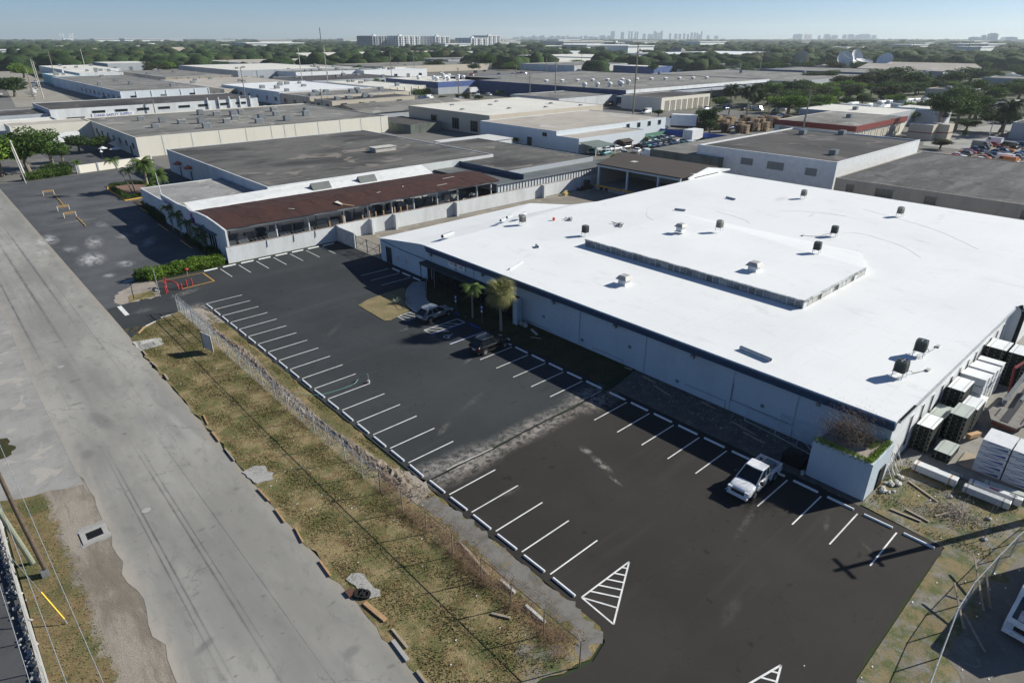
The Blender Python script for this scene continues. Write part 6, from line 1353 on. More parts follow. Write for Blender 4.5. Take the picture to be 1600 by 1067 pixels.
b = M(); R = random.Random(9)
for i in range(520):
    y = R.uniform(33.5, 83); x = 20.35+.25*math.sin(y*.21)+R.gauss(0, .4); s = R.uniform(.03, .11)*(1.4 if y < 40 else 1)
    b.blob((x, y, .12+s*.3), (s, s*R.uniform(.6, 1), s*.6), 5, 3, .25)
stuff('clods', b, stained('clod_dirt', (.24, .2, .17), (.12, .1, .085), .7, .95, 2), 'clods and rubble scattered along the dirt ridge', 'rubble')
b = M()
for i in range(500):
    x, y = R.uniform(46.5, 49.6), R.uniform(16.5, 34); s = R.uniform(.015, .06); b.blob((x, y, s*.3), (s, s*R.uniform(.6, 1.4), s*.5), 5, 3, .25)
for i in range(500):
    x, y = R.uniform(45, 54), R.uniform(2.5, 10.4); s = R.uniform(.012, .045); b.blob((x, y, s*.3), (s, s, s*.5), 5, 3, .25)
for i in range(700):
    x = R.uniform(30, 47); y = min(4.7, 2.9+R.gauss(.2, .7)); s = R.uniform(.01, .035); b.blob((x, y, s*.3), (s, s, s*.5), 5, 3, .25)
stuff('gravel_bits', b, CONC, 'pale stones and litter scattered on the dirt near the warehouse corner', 'stones')
b = M()
for i in range(260):
    y = R.uniform(26, 56); x = -3.35+R.gauss(0, .18); s = R.uniform(.05, .17); b.blob((x, y, s*.4), (s, s*R.uniform(.6, 1.3), s*.7), 5, 3, .3)
stuff('rubble_line', b, CONC, 'broken concrete rubble along the foot of the left edge fence', 'rubble')
# grass tufts, as one field of blades
def tufts(name, n, area, m, label, hgt=(.05, .13), dens=None):
    v = np.zeros((n*3, 3)); R = np.random.default_rng(5+n)
    x = R.uniform(area[0], area[1], n); y = R.uniform(area[2], area[3], n)
    if dens is not None: k = dens(x, y, R); x, y = x[k], y[k]
    n = len(x); a = R.uniform(0, 6.28, n); w = R.uniform(.015, .045, n); h = R.uniform(*hgt, n); lx, ly = R.normal(0, .05, n), R.normal(0, .05, n)
    v = np.zeros((n, 3, 3)); v[:, 0] = np.stack([x-w*np.cos(a), y-w*np.sin(a), 0*x+.01], 1); v[:, 1] = np.stack([x+w*np.cos(a), y+w*np.sin(a), 0*x+.01], 1); v[:, 2] = np.stack([x+lx, y+ly, h], 1)
    me = bpy.data.meshes.new(name); me.from_pydata(v.reshape(-1, 3).tolist(), [], [(3*i, 3*i+1, 3*i+2) for i in range(n)]); me.materials.append(m)
    o = bpy.data.objects.new(name, me); COL.objects.link(o); tag(o, label, 'grass'); o['kind'] = 'stuff'; return o
BL1 = mat('grass_blade', (.3, .24, .12), .95, .35, .6, 0, .1, 0, None, (.13, .15, .05))
tufts('grass_tufts', 150000, (12.4, 22, 16.5, 83), BL1, 'rough dry grass tufts covering the verge beside the road', (.03, .14), lambda x, y, R: (np.sin(x*1.9+y*.7)+np.sin(y*1.3-x)*.8+R.normal(0, .8, len(x)) > .1) & ~((x > 19.7) & (x < 21.3) & (y > 34)) & ~((x > 20.2) & (y < 33)) & ~((x > 12.2+.8*(y > 79)) & (x < 12.6)))
tufts('grass_tufts', 14000, (45, 54, 2.6, 10.5), BL1, 'thin grass tufts on the dirt between lot and lumber', (.03, .1), lambda x, y, R: (np.sin(x*1.9+y*.7)+R.normal(0, .8, len(x)) > .5))
tufts('grass_tufts', 9000, (-2.7, .1, 24, 53), BL1, 'grass tufts on the strip beside the left edge fence', (.03, .1), lambda x, y, R: (R.normal(0, 1, len(x)) > .2))
BRUSH = mat('dead_brush', (.2, .13, .08), .95, .3, 1.5, 0, .1); BRUSHG = mat('grey_brush', (.16, .13, .11), .95, .3, 1.5, 0, .1)
def twigs(b, cx, cy, cz, rx, ry, rz, n, L=.5, w=.012, R=random):
    for i in range(n):
        p = (cx+R.gauss(0, rx*.5), cy+R.gauss(0, ry*.5), cz+abs(R.gauss(0, rz*.5))); d = Vector((R.gauss(0, 1), R.gauss(0, 1), R.gauss(.4, .8))).normalized()*L*R.uniform(.4, 1.3)
        q = Vector(p)+d; u = d.cross(Vector((0, 0, 1))).normalized()*w if abs(d.z) < d.length*.99 else Vector((w, 0, 0))
        b.face([tuple(Vector(p)-u), tuple(Vector(p)+u), tuple(q)])
b = M(); R = random.Random(21)
for i in range(150):
    y = R.uniform(16.5, 36.5); x = 19.25+R.gauss(.25, .35); twigs(b, x, y, .05, .5, .5, .5*R.uniform(.4, 1.3), 45, .4, .01, R)
for i in range(150):
    y = R.uniform(34, 82); twigs(b, 20.2+R.gauss(0, .5), y, .1, .35, .5, .25, 26, .3, .011, R)
for i in range(60):
    twigs(b, 20.6+R.gauss(0, .45), R.uniform(16.5, 34), .03, .5, .6, .18, 26, .25, .009, R)
for i in range(110):
    y = R.uniform(36, 78); twigs(b, 19.15+R.gauss(0, .15), y, .05, .25, .5, .3, 18, .3, .008, R)
stuff('fence_brush', b, BRUSH, 'dry brown brush and vines tangled along the fence', 'brush')

b = M(); R = random.Random(55)
for i in range(150):
    x, y = (R.uniform(13, 21.5), R.uniform(16.5, 80)) if i < 70 else (R.uniform(28, 56), R.uniform(-1, 10)) if i < 130 else (R.uniform(45, 49), R.uniform(16, 60))
    if y < 5 and 20 < x < 30 or 29 < x < 45.2 and y > 4.9: continue
    s = R.uniform(.03, .09); b.face([(x-s, y-s*.6, .05), (x+s, y-s*.4, .06+s*.3), (x+s*.8, y+s*.5, .05), (x-s*.7, y+s*.6, .06)])
stuff('litter', b, WHITE, 'scraps of pale litter on the grass and dirt', 'litter')
# ---------------------------------------------------------------- timbers and things on the verge
pl = [((12.2, 32.6), (12.1, 30.9), .14, WOOD), ((12.6, 27.5), (12.85, 25.5), .3, WOOD), ((12.8, 24.7), (12.75, 23.0), .16, WOODW), ((12.4, 24.0), (12.3, 22.3), .24, CONC), ((12.3, 21.4), (12.25, 20.2), .16, WOODW), ((12.4, 36.7), (12.15, 35.0), .12, WOOD), ((12.2, 39.6), (12.1, 37.8), .13, WOOD), ((12.2, 42.8), (12.25, 40.9), .13, WOOD), ((12.3, 49.9), (12.25, 47.7), .13, WOODW), ((12.4, 53.3), (12.35, 51.4), .17, WOOD), ((12.8, 56.7), (12.55, 54.8), .13, WOOD), ((12.6, 67.8), (12.5, 66.2), .2, WOODW), ((12.5, 75.3), (12.45, 73.8), .15, WOODW), ((12.4, 71.6), (12.5, 70.0), .16, WOODW), ((17.9, 21.6), (18.5, 20.6), .16, WOODW), ((13.4, 80.6), (14.5, 82.2), .22, WOOD), ((14.6, 82.3), (16.0, 83.1), .14, CONCL), ((16.8, 83.9), (18.3, 84.1), .12, CONCL)]
for i, (p, q, w, m) in enumerate(pl):
    b = M(); b.bar((*p, .07), (*q, .08), w, .1)
    if m in (CONC, CONCL): nm, c = 'concrete_kerb_piece', 'kerb piece'
    else: nm, c = 'timber_beam', 'timber'
    o = b.build(nm, m, bevel=.012)
    tag(o, '%s lying along the verge, %s of all pieces from the near end' % ({'kerb piece': 'pale concrete kerb length', 'timber': 'old timber beam'}[c] if i not in (1,) else 'thick orange-brown timber beam beside the black tyres', ORD[sorted(range(len(pl)), key=lambda k: pl[k][0][1]).index(i)]), c, 'timbers and kerb lengths on the verge')
for i, (p, q) in enumerate((((20.2, 27.8), (19.7, 24.0)), ((20.0, 23.2), (20.0, 21.8)), ((19.8, 20.6), (19.8, 18.9)))):
    b = M(); b.bar((*p, .13), (*q, .1), .2, .2); tag(b.build('concrete_kerb_piece' if i else 'fallen_rail', CONCL if i else WOODW, bevel=.02), ('long thin fallen rail in the brush inside the fence', 'pale kerb length lying in the brush, middle', 'pale kerb length in the brush nearest the entrance')[i], 'kerb piece')
for i, (x, y, r_) in enumerate(((12.75, 28.3, .3), (12.95, 28.0, .27))):
    b = M()
    for k in range(14): a0, a1 = rad(k*360/14), rad((k+1)*360/14); b.bar((x+r_*math.cos(a0), y+r_*math.sin(a0), .1), (x+r_*math.cos(a1), y+r_*math.sin(a1), .1), .16, .18)
    tag(b.build('old_tyre', RUB), 'old black tyre beside the grey concrete pad, %s of the two' % ('farther', 'nearer')[i], 'tyre', 'old tyres on the verge')
b = M(); b.box(12.1, 12.6, 28.5, 29.1, .02, .14); tag(b.build('steel_plate', stained('rust_plate', (.12, .06, .04), (.07, .05, .05), .6, .8, 2)), 'rusty square plate beside the old tyres', 'plate')
def basin(x0, x1, y0, y1, label):
    t = thing('storm_drain', label, 'storm drain', (x0, y0, 0), 0, 'storm drains'); f = .32; b = M()
    b.box(x0-f, x1+f, y0-f, y0, .0, .05); b.box(x0-f, x1+f, y1, y1+f, .0, .05); b.box(x0-f, x0, y0, y1, .0, .05); b.box(x1, x1+f, y0, y1, .0, .05); b.build('concrete_frame', CONC, t)
    b = M(); b.face([(x0, y0, .006), (x1, y0, .006), (x1, y1, .006), (x0, y1, .006)]); b.build('opening', BLACK, t)
    b = M()
    for k in range(9): x = x0+(x1-x0)*(k+.5)/9; b.box(x-.015, x+.015, y0, y1, .012, .035)
    b.build('grate', mat('grate_iron', (.03, .03, .03), .7, .1), t)
basin(12.85, 14.0, 75.85, 76.95, 'storm drain with pale frame on the grass verge'); basin(1.15, 2.15, 45.25, 46.15, 'storm drain with black grate on the dirt shoulder left of the road')
sheet('drain_apron', ragged([(12.3, 75.4), (14.7, 75.5), (15, 77.8), (12.3, 78.6)], .4, .08), .02, CONCL); sheet('drain_apron', ragged([(.7, 44.6), (2.5, 44.7), (2.5, 47), (.9, 47)], .4, .1), -.001, APRON)
for i, (x, y) in enumerate(((4.95, 77.0), (5.1, 46.0))):
    b = M()
    for k in range(18): a0, a1 = rad(k*20), rad(k*20+20); b.bar((x+.36*math.cos(a0), y+.36*math.sin(a0), .004), (x+.36*math.cos(a1), y+.36*math.sin(a1), .004), .05, .006)
    o = b.build('manhole_ring', STEELD); b = M(); b.tube([(x, y, .001), (x, y, .005)], .34, 18); c_ = b.build('cover', CONC, o); tag(o, 'round manhole cover in the road, %s one' % ('farther', 'nearer')[i], 'manhole cover', 'manhole covers')
# garden hose and pipe stub in the lot
b = M(); b.tube(arc_pts([(20.6, 54.8, .25), (22.5, 53.0, .05), (25.8, 52.6, .04), (27.0, 53.0, .3), (27.45, 52.1, .95)], 8), .03, 5); tag(b.build('garden_hose', mat('green_hose', (.1, .3, .25), .5, .1)), 'green hose crossing the fence-side bays to a small stand', 'hose')
t_ = thing('tap_stand', 'small white tap stand holding the green hose in the lot', 'tap stand', (27.4, 51.9, 0)); b = M(); b.tube([(27.4, 51.9, .02), (27.4, 51.9, 1.0)], .03, 6); b.build('pipe', STEEL, t_); b = M(); b.tube([(27.4, 51.9, .02), (27.4, 51.9, .3)], .14, 8); b.build('base', CONCL, t_)
# red fire main pipes
def elbow(label, pts, r, cat='fire pipe'):
    t = thing('fire_pipe', label, cat, (pts[0][0], pts[0][1], 0), 0, 'red fire pipes'); b = M(); b.tube(arc_pts(pts, 5), r, 8); b.build('pipe', REDP, t); b = M()
    for p in (pts[0], pts[-1]): b.tube([(p[0], p[1], max(p[2]-.03, .02)), (p[0], p[1], p[2]+.06)], r*1.6, 10)
    b.build('flange', REDP, t); return t
elbow('large red elbow pipe of the fire main beside the short fence panel, right side', [(21.8, 93.4, 0), (21.75, 93.6, .7), (21.3, 94.2, 1.0), (20.8, 95.0, .95)], .1)
elbow('large red pipe of the fire main, left side with valve', [(20.3, 93.3, 0), (20.3, 93.4, .75), (20.5, 94.3, 1.0), (20.8, 95.4, .9)], .1)
b = M(); b.tube([(20.8, 95.2, .75), (20.8, 95.2, 1.3)], .08, 7); b.tube([(20.8, 95.2, 1.28), (20.8, 95.2, 1.32)], .22, 10); b.tube([(20.3, 93.9, .7), (20.3, 93.9, 1.25)], .06, 7); b.tube([(20.3, 93.9, 1.2), (20.3, 93.9, 1.24)], .18, 10); tag(b.build('valve', REDP), 'pair of red handwheel valves between the fire pipes', 'valve')
for i, (x, y, h) in enumerate(((19.95, 92.6, .95), (22.05, 92.75, .8), (22.95, 93.5, .95), (23.65, 93.45, 1.0))):
    b = M(); b.tube([(x, y, 0), (x, y, h), (x, y, h+.06)], [.11, .11, .06], 10); tag(b.build('bollard', REDP), 'red bollard by the fire pipes, %s from the left' % ORD[i], 'bollard', 'red bollards')
t_ = thing('hydrant_sign', 'red-topped marker in front of the hedge', 'marker', (24.6, 98.5, 0)); b = M(); b.tube([(24.6, 98.5, 0), (24.6, 98.5, .7)], .05, 6); b.build('post', STEEL, t_); b = M(); b.blob((24.6, 98.5, .85), (.3, .2, .22), 8, 5, .1); b.build('cap', REDP, t_)
# accessible parking signs
for i, (x, y) in enumerate(((45.3, 60.6), (45.6, 55.8))):
    t_ = thing('parking_sign', 'blue accessible parking sign on a thin post, %s' % ('left one behind the silver SUV', 'right one between the palms')[i], 'sign', (x, y, 0), 0, 'accessible parking signs'); b = M(); b.tube([(x, y, 0), (x, y, 2.3)], .03, 6); b.build('post', STEELD, t_)
    b = M(); b.box(x-.04, x-.02, y-.17, y+.17, 1.7, 2.3); pn_ = b.build('plate', PB, t_); b = M(); b.box(x-.05, x-.041, y-.1, y+.1, 1.95, 2.2); b.box(x-.05, x-.041, y-.15, y+.15, 1.42, 1.68); b.build('symbol', WHITE, pn_)
# walk railings
for lab, ln in (('left', [(p[0]-.05, p[1]+.05) for p in wl_][3:]), ('right', wr_[:])):
    t_ = thing('hand_railing', 'dark curved railing on the %s side of the entrance walk' % lab, 'railing', (*ln[0], 0), 0, 'railings of the entrance walk'); b = M(); b.tube([(x, y, .95) for x, y in ln], .025, 5); b.tube([(x, y, .55) for x, y in ln], .018, 5); b.build('rail', BLACK, t_)
    for x, y in ln[::2]: b = M(); b.tube([(x, y, .1), (x, y, .95)], .022, 5); b.build('post', BLACK, t_)
# debris by the planter and along the wall
b = M(); b.box(45.7, 46.9, 15.6, 17.4, 0, .95); b.box(46.0, 46.6, 15.9, 16.8, .95, 1.2); t_ = tag(b.build('dark_bin', BLACK, bevel=.06), 'black covered bin in the shade between pickup and masonry enclosure', 'bin'); 
b = M(); b.tube([(45.25, 15.35, 0), (45.25, 15.35, .35)], [.13, .16], 9); tag(b.build('bucket', CONCL), 'small pale bucket at the corner of the masonry enclosure', 'bucket')
for i, (x, y, L, a, w, m) in enumerate(((49.3, 36.1, .9, 100, .12, WOODW), (49.0, 33.2, 1.8, 80, .15, WOODW), (48.1, 31.0, 2.4, 78, .12, WOODW), (47.9, 22.0, 2.6, 80, .14, WOODW), (47.2, 20.6, 2.2, 84, .16, WOODW), (49.0, 26.3, 1.6, 85, .1, WOODW), (48.4, 49.5, 1.7, 70, .3, CONCL), (47.4, 48.2, 1.2, 120, .15, WOODW))):
    b = M(); m4 = Matrix.Translation((x, y, .06)) @ Matrix.Rotation(rad(a), 4, 'Z'); b.box(-L/2, L/2, -w/2, w/2, -.04, .04, m4); tag(b.build('loose_board', m), 'loose board on the shaded ground below the long wall, %s from the left' % ORD[[7, 6, 0, 1, 5, 4, 3, 2][i] if False else sorted(range(8), key=lambda k: -[36.1, 33.2, 31, 22, 20.6, 26.3, 49.5, 48.2][k]).index(i)], 'board', 'loose boards below the long wall')
R = random.Random(31)
for i in range(5):
    x, y = 49.0+R.uniform(-.3, .2), 51.3+i*.33; b = M(); m4 = Matrix.Translation((x, y, .02)) @ Matrix.Rotation(R.uniform(-.2, .2), 4, 'Z'); b.box(-.2, .2, -.13, .13, 0, .4, m4); tag(b.build('concrete_block', CONCL), 'grey block in the short row beside the porch wing wall, %s from the left' % ORD[4-i], 'block', 'blocks beside the porch')

# planter weeds and dead shrub
def leaf_mesh(name, clumps, n, size, m, R, flat=.0):
    """many small leaf faces scattered in lumpy clumps; clumps: (x,y,z,rx,ry,rz,weight)"""
    tot = sum(c[6] for c in clumps); vs = []; rng = np.random.default_rng(R)
    for c in clumps:
        k = max(8, int(n*c[6]/tot)); d = rng.normal(size=(k, 3)); d /= np.linalg.norm(d, axis=1)[:, None]; rr = rng.uniform(.35, 1.0, k)**.45
        lump = 1+.22*np.sin(d[:, 0]*5+c[0]*3)*np.cos(d[:, 1]*6+c[1])+.15*np.sin(d[:, 2]*9+c[2])
        p = d*(rr*lump)[:, None]*np.array(c[3:6])+np.array(c[:3]); u = rng.normal(size=(k, 3)); u /= np.linalg.norm(u, axis=1)[:, None]
        nrm = d*.6+u; nrm /= np.linalg.norm(nrm, axis=1)[:, None]; t1 = np.cross(nrm, rng.normal(size=(k, 3))); t1 /= np.linalg.norm(t1, axis=1)[:, None]; t2 = np.cross(nrm, t1)
        s = size*rng.uniform(.6, 1.4, k)[:, None]
        vs.append(np.stack([p-t1*s, p-t2*s*.6, p+t1*s, p+t2*s*.6], 1))
    v = np.concatenate(vs).reshape(-1, 3); me = bpy.data.meshes.new(name); q = len(v)//4
    me.vertices.add(len(v)); me.vertices.foreach_set('co', v.ravel()); me.loops.add(q*4); me.loops.foreach_set('vertex_index', np.arange(q*4)); me.polygons.add(q); me.polygons.foreach_set('loop_start', np.arange(q)*4); me.polygons.foreach_set('loop_total', np.full(q, 4)); me.update(); me.validate(); me.materials.append(m); return me
def leafmat(name, c, c2, s=.5):
    if name in MC: return MC[name]
    t = NT(name); n = t.noise(s, 4, .6); col = t.mix(t.ramp(n, .38, .62), c, c2); n2 = t.noise(s*8, 2, .5, None, 0, (5, 5, 5)); col = t.mix(t.ramp(n2, .4, .7, 0, .5), col, mul(c, .5))
    m = t.out(col, .7, 0, .2); MC[name] = m
    tr = t.n.new('ShaderNodeBsdfTranslucent'); mx = t.n.new('ShaderNodeMixShader'); mx.inputs[0].default_value = .25; t.L(col, tr.inputs[0]); o = t.n['Material Output']; t.L(t.b.outputs[0], mx.inputs[1]); t.L(tr.outputs[0], mx.inputs[2]); t.L(mx.outputs[0], o.inputs[0]); return m
LG = leafmat('leaf_green', (.05, .1, .02), (.11, .18, .035)); LD = leafmat('leaf_dark', (.034, .068, .018), (.068, .115, .03)); LB = leafmat('leaf_bright', (.1, .19, .025), (.2, .31, .045)); LO = leafmat('leaf_olive', (.06, .075, .03), (.1, .1, .045))
PALM = leafmat('palm_leaf', (.07, .13, .03), (.15, .21, .05), 1.2); PALMY = leafmat('palm_leaf_yellow', (.16, .15, .05), (.25, .22, .09), 1.2); DEADF = leafmat('dead_frond', (.2, .16, .1), (.28, .24, .16), 1.2); BARK = mat('bark', (.2, .17, .13), .9, .3, 2); PBARK = mat('palm_bark', (.33, .29, .23), .9, .25, 3)
cl = [(45.75+.0*i, 11.2+i*.42, 3.3, .35, .35, .28, 1) for i in range(10)] + [(45.9+.4*i, 11.1, 3.28, .35, .28, .22, 1) for i in range(10)] + [(46.6+random.random()*2.6, 11.3+random.random()*2, 3.22, .45, .4, .2, .8) for _ in range(8)]
me = leaf_mesh('weeds', cl, 9000, .045, LB, 3); o = bpy.data.objects.new('weeds', me); COL.objects.link(o); tag(o, 'bright green weeds spilling over the top of the masonry enclosure', 'weeds'); o['kind'] = 'stuff'
DS = thing('dead_shrub', 'bare grey-brown shrub growing out of the masonry enclosure', 'shrub', (47.2, 13.3, 3.1)); b = M(); R = random.Random(2)
def branch(b, p, d, L, r, n):
    q = p+d*L; b.tube([tuple(p), tuple(q)], [r, r*.7], 4, False)
    if n == 0: return
    for _ in range(3): dd = (d+Vector((R.gauss(0, .6), R.gauss(0, .6), R.gauss(.0, .4)))).normalized(); branch(b, q, dd, L*.72, r*.62, n-1)
for _ in range(14): d = Vector((R.gauss(0, .6), R.gauss(0, .6), R.uniform(.6, 1))).normalized(); branch(b, Vector((R.uniform(-.5, .5), R.uniform(-.8, .9), 0)), d, .82, .04, 3)
b.build('branches', BRUSHG, DS, world=False); b = M(); twigs(b, 0, 0, .7, 1.6, 2.0, 1.9, 4200, .32, .009, R); b.build('twigs', BRUSHG, DS, world=False)

# ---------------------------------------------------------------- lumber yard: pallets of board
def stack(x, y, w, d, h, label, m_top=None, layers=None, rz=0., dark=True, group='stacks of boards beside the warehouse'):
    t = thing('board_stack', label, 'board stack', (x, y, 0), rad(rz), group); n = layers or max(2, round(h/.42)); hh = h/n; R = random.Random(int(x*10+y))
    for i in range(n):
        z = i*hh; b = M(); b.box(-w/2, w/2, -d/2+.03, d/2, z+.07, z+hh-.015); sx = R.uniform(-.02, .02)
        b.v = [(vx+sx, vy, vz) for vx, vy, vz in b.v]
        b.build('board_bundle', SBODY if dark else WRAP, t, world=False)
        b = M()
        for q in (-.4, 0, .4): b.box(-w/2, w/2, q*d-.05, q*d+.05, z, z+.07)
        b.build('bearers', WOODW, t, world=False)
    b = M(); b.box(-w/2-.01, w/2+.01, -d/2, d/2+.01, h-.01, h+.025); b.build('cover_board', m_top or WHITE, t, world=False)
    if dark:
        b = M()
        for q in (-.32, .32): b.box(-w/2-.02, w/2+.02, q*d-.02, q*d+.02, h+.026, h+.034); b.box(-w/2-.025, -w/2-.012, q*d-.02, q*d+.02, .05, h); 
        b.box(w/2-.06, w/2+.012, -d/2-.012, d/2, .1, h); b.build('strap', WHITE if not dark else STEELD, t, world=False)
    return t
SBODY = mat('board_edge_shaded', (.012, .017, .015), .7, .3, 3, 0, .3, 0, (1, 1, 12)); WRAP = stained('white_wrap', (.66, .67, .68), (.45, .47, .5), .35, .5, 1.4)  # near-black board base includes the shade of faces turned from the sun
GTOP = stained('grey_green_cover', (.42, .46, .43), (.3, .33, .31), .5, .7, 1)
stack(56.9, 10.3, 2.5, 1.25, 2.45, 'tall dark board stack with pale top nearest the corner, against the side wall', WHITE); stack(56.6, 8.55, 2.3, 1.25, .85, 'low single board stack in front of the tall corner stack', GTOP, 2)
stack(60.4, 8.9, 2.5, 1.3, 2.7, 'dark stack with grey top in the front row, second from the corner', GTOP); stack(60.4, 10.35, 2.5, 1.25, 2.0, 'lower dark stack behind the grey-topped one, against the wall', GTOP); stack(63.2, 8.8, 2.4, 1.3, 2.4, 'stack with pale stepped top, third in the front row', WHITE)
stack(64.2, 10.25, 2.9, 1.35, 3.3, 'tall dark stack with pale top, third against the wall', WHITE)
for i in range(5): stack(67.6+1.15*i, 10.0-.05*i, 1.05, 2.1, 3.1-.12*(i % 2), 'white-wrapped bundle stack leaning in the row of five, %s from the near end' % ORD[i], WHITE, 4, 0, False, 'white-wrapped bundle stacks')
stack(67.0, 8.9, 1.4, 1.0, 1.3, 'small white-wrapped bundle in front of the row of five', WHITE, 2, 5, False, 'white-wrapped bundle stacks')
stack(75.8, 10.1, 2.7, 1.7, 3.6, 'dark tall stack with pale top near the downspout, left of two', WHITE); stack(75.8, 8.2, 2.7, 1.7, 3.6, 'dark tall stack with pale top near the downspout, right of two', WHITE); stack(82, 9, 2.4, 1.5, 1.2, 'low far stack under grey netting', GTOP, 2)
# white carton stack with blue wedge print
CT = [(j, i) for i in range(5) for j in range(2)]
blu = mat('carton_blue', (.05, .1, .28), .5, .1)
for j in range(2):
    for i in range(5):
        y0 = 6.5-j*2.0; t_ = thing('carton', '', 'carton', (56.0+.08*i, y0-1.0, .12+.55*i), 0, 'stacked cartons with blue wedge print'); t_['label'] = '%s carton of the %s column with blue wedge print' % (('lowest', 'second lowest', 'middle', 'second highest', 'topmost')[i], ('left', 'right')[j])
        b = M(); b.box(0, 2.4, -.95, .95, 0, .53); b.build('box', WRAP, t_, world=False); b = M(); b.face([(-.006, .4, .1), (-.006, -.8, .1), (-.006, -.8, .3)]); b.face([(-.006, .55, .38), (-.006, .55, .44), (-.006, -.5, .44), (-.006, -.5, .38)][::-1]); b.build('print', blu, t_, world=False)
b = M(); b.box(56, 58.5, 3.4, 7.5, 0, .12); tag(b.build('pallet', WOODW), 'timber pallet under the printed cartons', 'pallet')
def beam_bundle(p, q, w, h, label, m, band=STEELD, z=0.):
    t = thing('wrapped_bundle', label, 'bundle', (*p, z), 0, 'long wrapped bundles'); b = M(); b.bar((*p, z+.12+h/2), (*q, z+.12+h/2), w, h); b.build('wrap', m, t, bevel=.03)
    for f in (.08, .85): c = Vector((*p, z+.12+h/2)).lerp(Vector((*q, z+.12+h/2)), f); d = (Vector((*q, 0))-Vector((*p, 0))).normalized()*.05; b = M(); b.bar(tuple(c-d), tuple(c+d), w+.02, h+.02); b.build('band', band, t)
    for f in (.2, .8): c = Vector((*p, z+.06)).lerp(Vector((*q, z+.06)), f); b = M(); b.box(c.x-.5, c.x+.5, c.y-.06, c.y+.06, z, z+.12); b.build('bearer', WOODW, t)
beam_bundle((52.7, 9.7), (52.7, 6.6), .75, .6, 'long white-wrapped bundle lying behind the warehouse corner', WRAP, WOOD); beam_bundle((52.4, 6.1), (52.5, 3.1), .55, .55, 'silver-grey foil bundle at the front beside the cartons', stained('silver_wrap', (.5, .51, .52), (.3, .31, .33), .6, .35, 2))
beam_bundle((53.3, 6.0), (53.5, 2.6), .5, .6, 'white printed bundle behind the silver one', WRAP); beam_bundle((54.4, 5.2), (54.8, 1.6), .6, .35, 'green-banded sheet bundle at the right edge', GTOP); beam_bundle((54.2, 7.6), (54.25, 6.6), .3, .12, 'short green-edged bundle on the concrete', GTOP)
o = text('700', .34, Matrix.Translation((53.38, 3.2, .74)) @ Matrix.Rotation(rad(-88), 4, 'Z'), PLAS, None, 'stencilled_number', .004); tag(o, 'black stencilled number on the white printed bundle', 'lettering')
b = M(); b.box(53.18, 53.4, 4.1, 4.7, .725, .735); tag(b.build('red_mark', mat('red_print', (.5, .05, .08), .5, .05)), 'small red mark on the white printed bundle', 'print')
# leaning boards and rubble at the corner
R = random.Random(8)
for i in range(8): b = M(); b.bar((49.9+.35*i, 10.3, .05), (49.8+.33*i, 11.0, R.uniform(1.2, 2.2)), .12, .04); tag(b.build('leaning_board', random.choice([WOODW, STEEL, CONCL])), 'thin length leaning by the side opening of the masonry enclosure', 'board', 'lengths leaning at the warehouse corner')
for i in range(12): s = R.uniform(.15, .35); b = M(); b.blob((47.6+R.uniform(0, 3.4), 10.1+R.uniform(-.5, .4), s*.4), (s, s*.8, s*.5), 7, 4, .25); tag(b.build('rubble_lump', CONCL), 'pale rubble lump at the foot of the masonry enclosure', 'rubble', 'rubble lumps at the masonry enclosure')
for i, (p, q) in enumerate((((50.6, 9.3), (49.5, 6.9)), ((46.0, 9.0), (46.2, 7.0)), ((46.8, 8.2), (46.6, 6.6)), ((47.6, 6.5), (49.4, 5.6)), ((50.2, 6.2), (49.4, 5.3)))): b = M(); b.bar((*p, .08), (*q, .08), .15, .07); tag(b.build('loose_board', WOODW), 'board lying on the grass near the warehouse corner, %s' % ('longest and nearest the wrapped bundle', 'front left', 'beside the front left one', 'thin one by the brush pile', 'short one by the brush pile')[i], 'board', 'boards on the corner grass')
b = M(); twigs(b, 49.0, 5.6, .03, 1.6, 1.5, .3, 900, .4, .02, R); stuff('brush_pile', b, mat('pale_brush', (.33, .29, .25), .9, .3, 2), 'spread pile of pale cut brush on the corner grass', 'brush')
for i, (x, y) in enumerate(((50.9, 6.5), (50.2, 3.8), (47.5, 3.4))): t_ = thing('fence_post', 'thin post in a concrete foot on the corner grass, %s' % ('left', 'middle', 'right')[i], 'post', (x, y, 0), 0, 'thin posts on the corner grass'); b = M(); b.tube([(x, y, 0), (x+.05, y, 1.4)], .025, 5); b.build('post', STEELD, t_); b = M(); b.blob((x, y, .08), (.22, .2, .12), 7, 4, .15); b.build('foot', CONC, t_)
# flatbed trailer with crane
FT = thing('flatbed_trailer', 'grey flatbed trailer with steel deck and loading arm in the side yard', 'trailer', (65.2, 6.7, 0)); DK = stained('deck_plate', (.2, .19, .175), (.1, .07, .055), .7, .7, .8)
b = M(); b.prism([(63.7, 5.4), (67, 4.6), (73, 4.4), (73, 7.4), (67.3, 7.7), (65.6, 7.9), (63.9, 7.3)], .95, 1.1); b.build('deck', DK, FT)
b = M(); b.box(64.2, 73, 6.1, 6.7, 1.105, 1.14); b.build('deck_channel', BLACK, FT)
for y in (5.3, 7.2): b = M(); b.box(64.8, 66.6, y-.05, y+.05, 1.105, 1.13); b.build('deck_slot', BLACK, FT)
b = M(); b.box(64, 64.3, 5.4, 7.2, .6, .95); b.build('rear_beam', stained('rusty_red_beam', (.2, .06, .04), (.1, .05, .04), .6, .8, 1), FT)
b = M(); b.bar((67.5, 7.2, 1.5), (72.5, 7.0, 2.6), .3, .3); b.bar((67.5, 7.2, 1.1), (67.6, 7.2, 1.6), .25, .25); b.bar((68.3, 6.2, 1.7), (72.8, 6.0, 2.1), .2, .2); b.bar((69, 5.2, 1.3), (72.8, 4.9, 1.6), .15, .1); b.build('loading_arm', STEELD, FT)
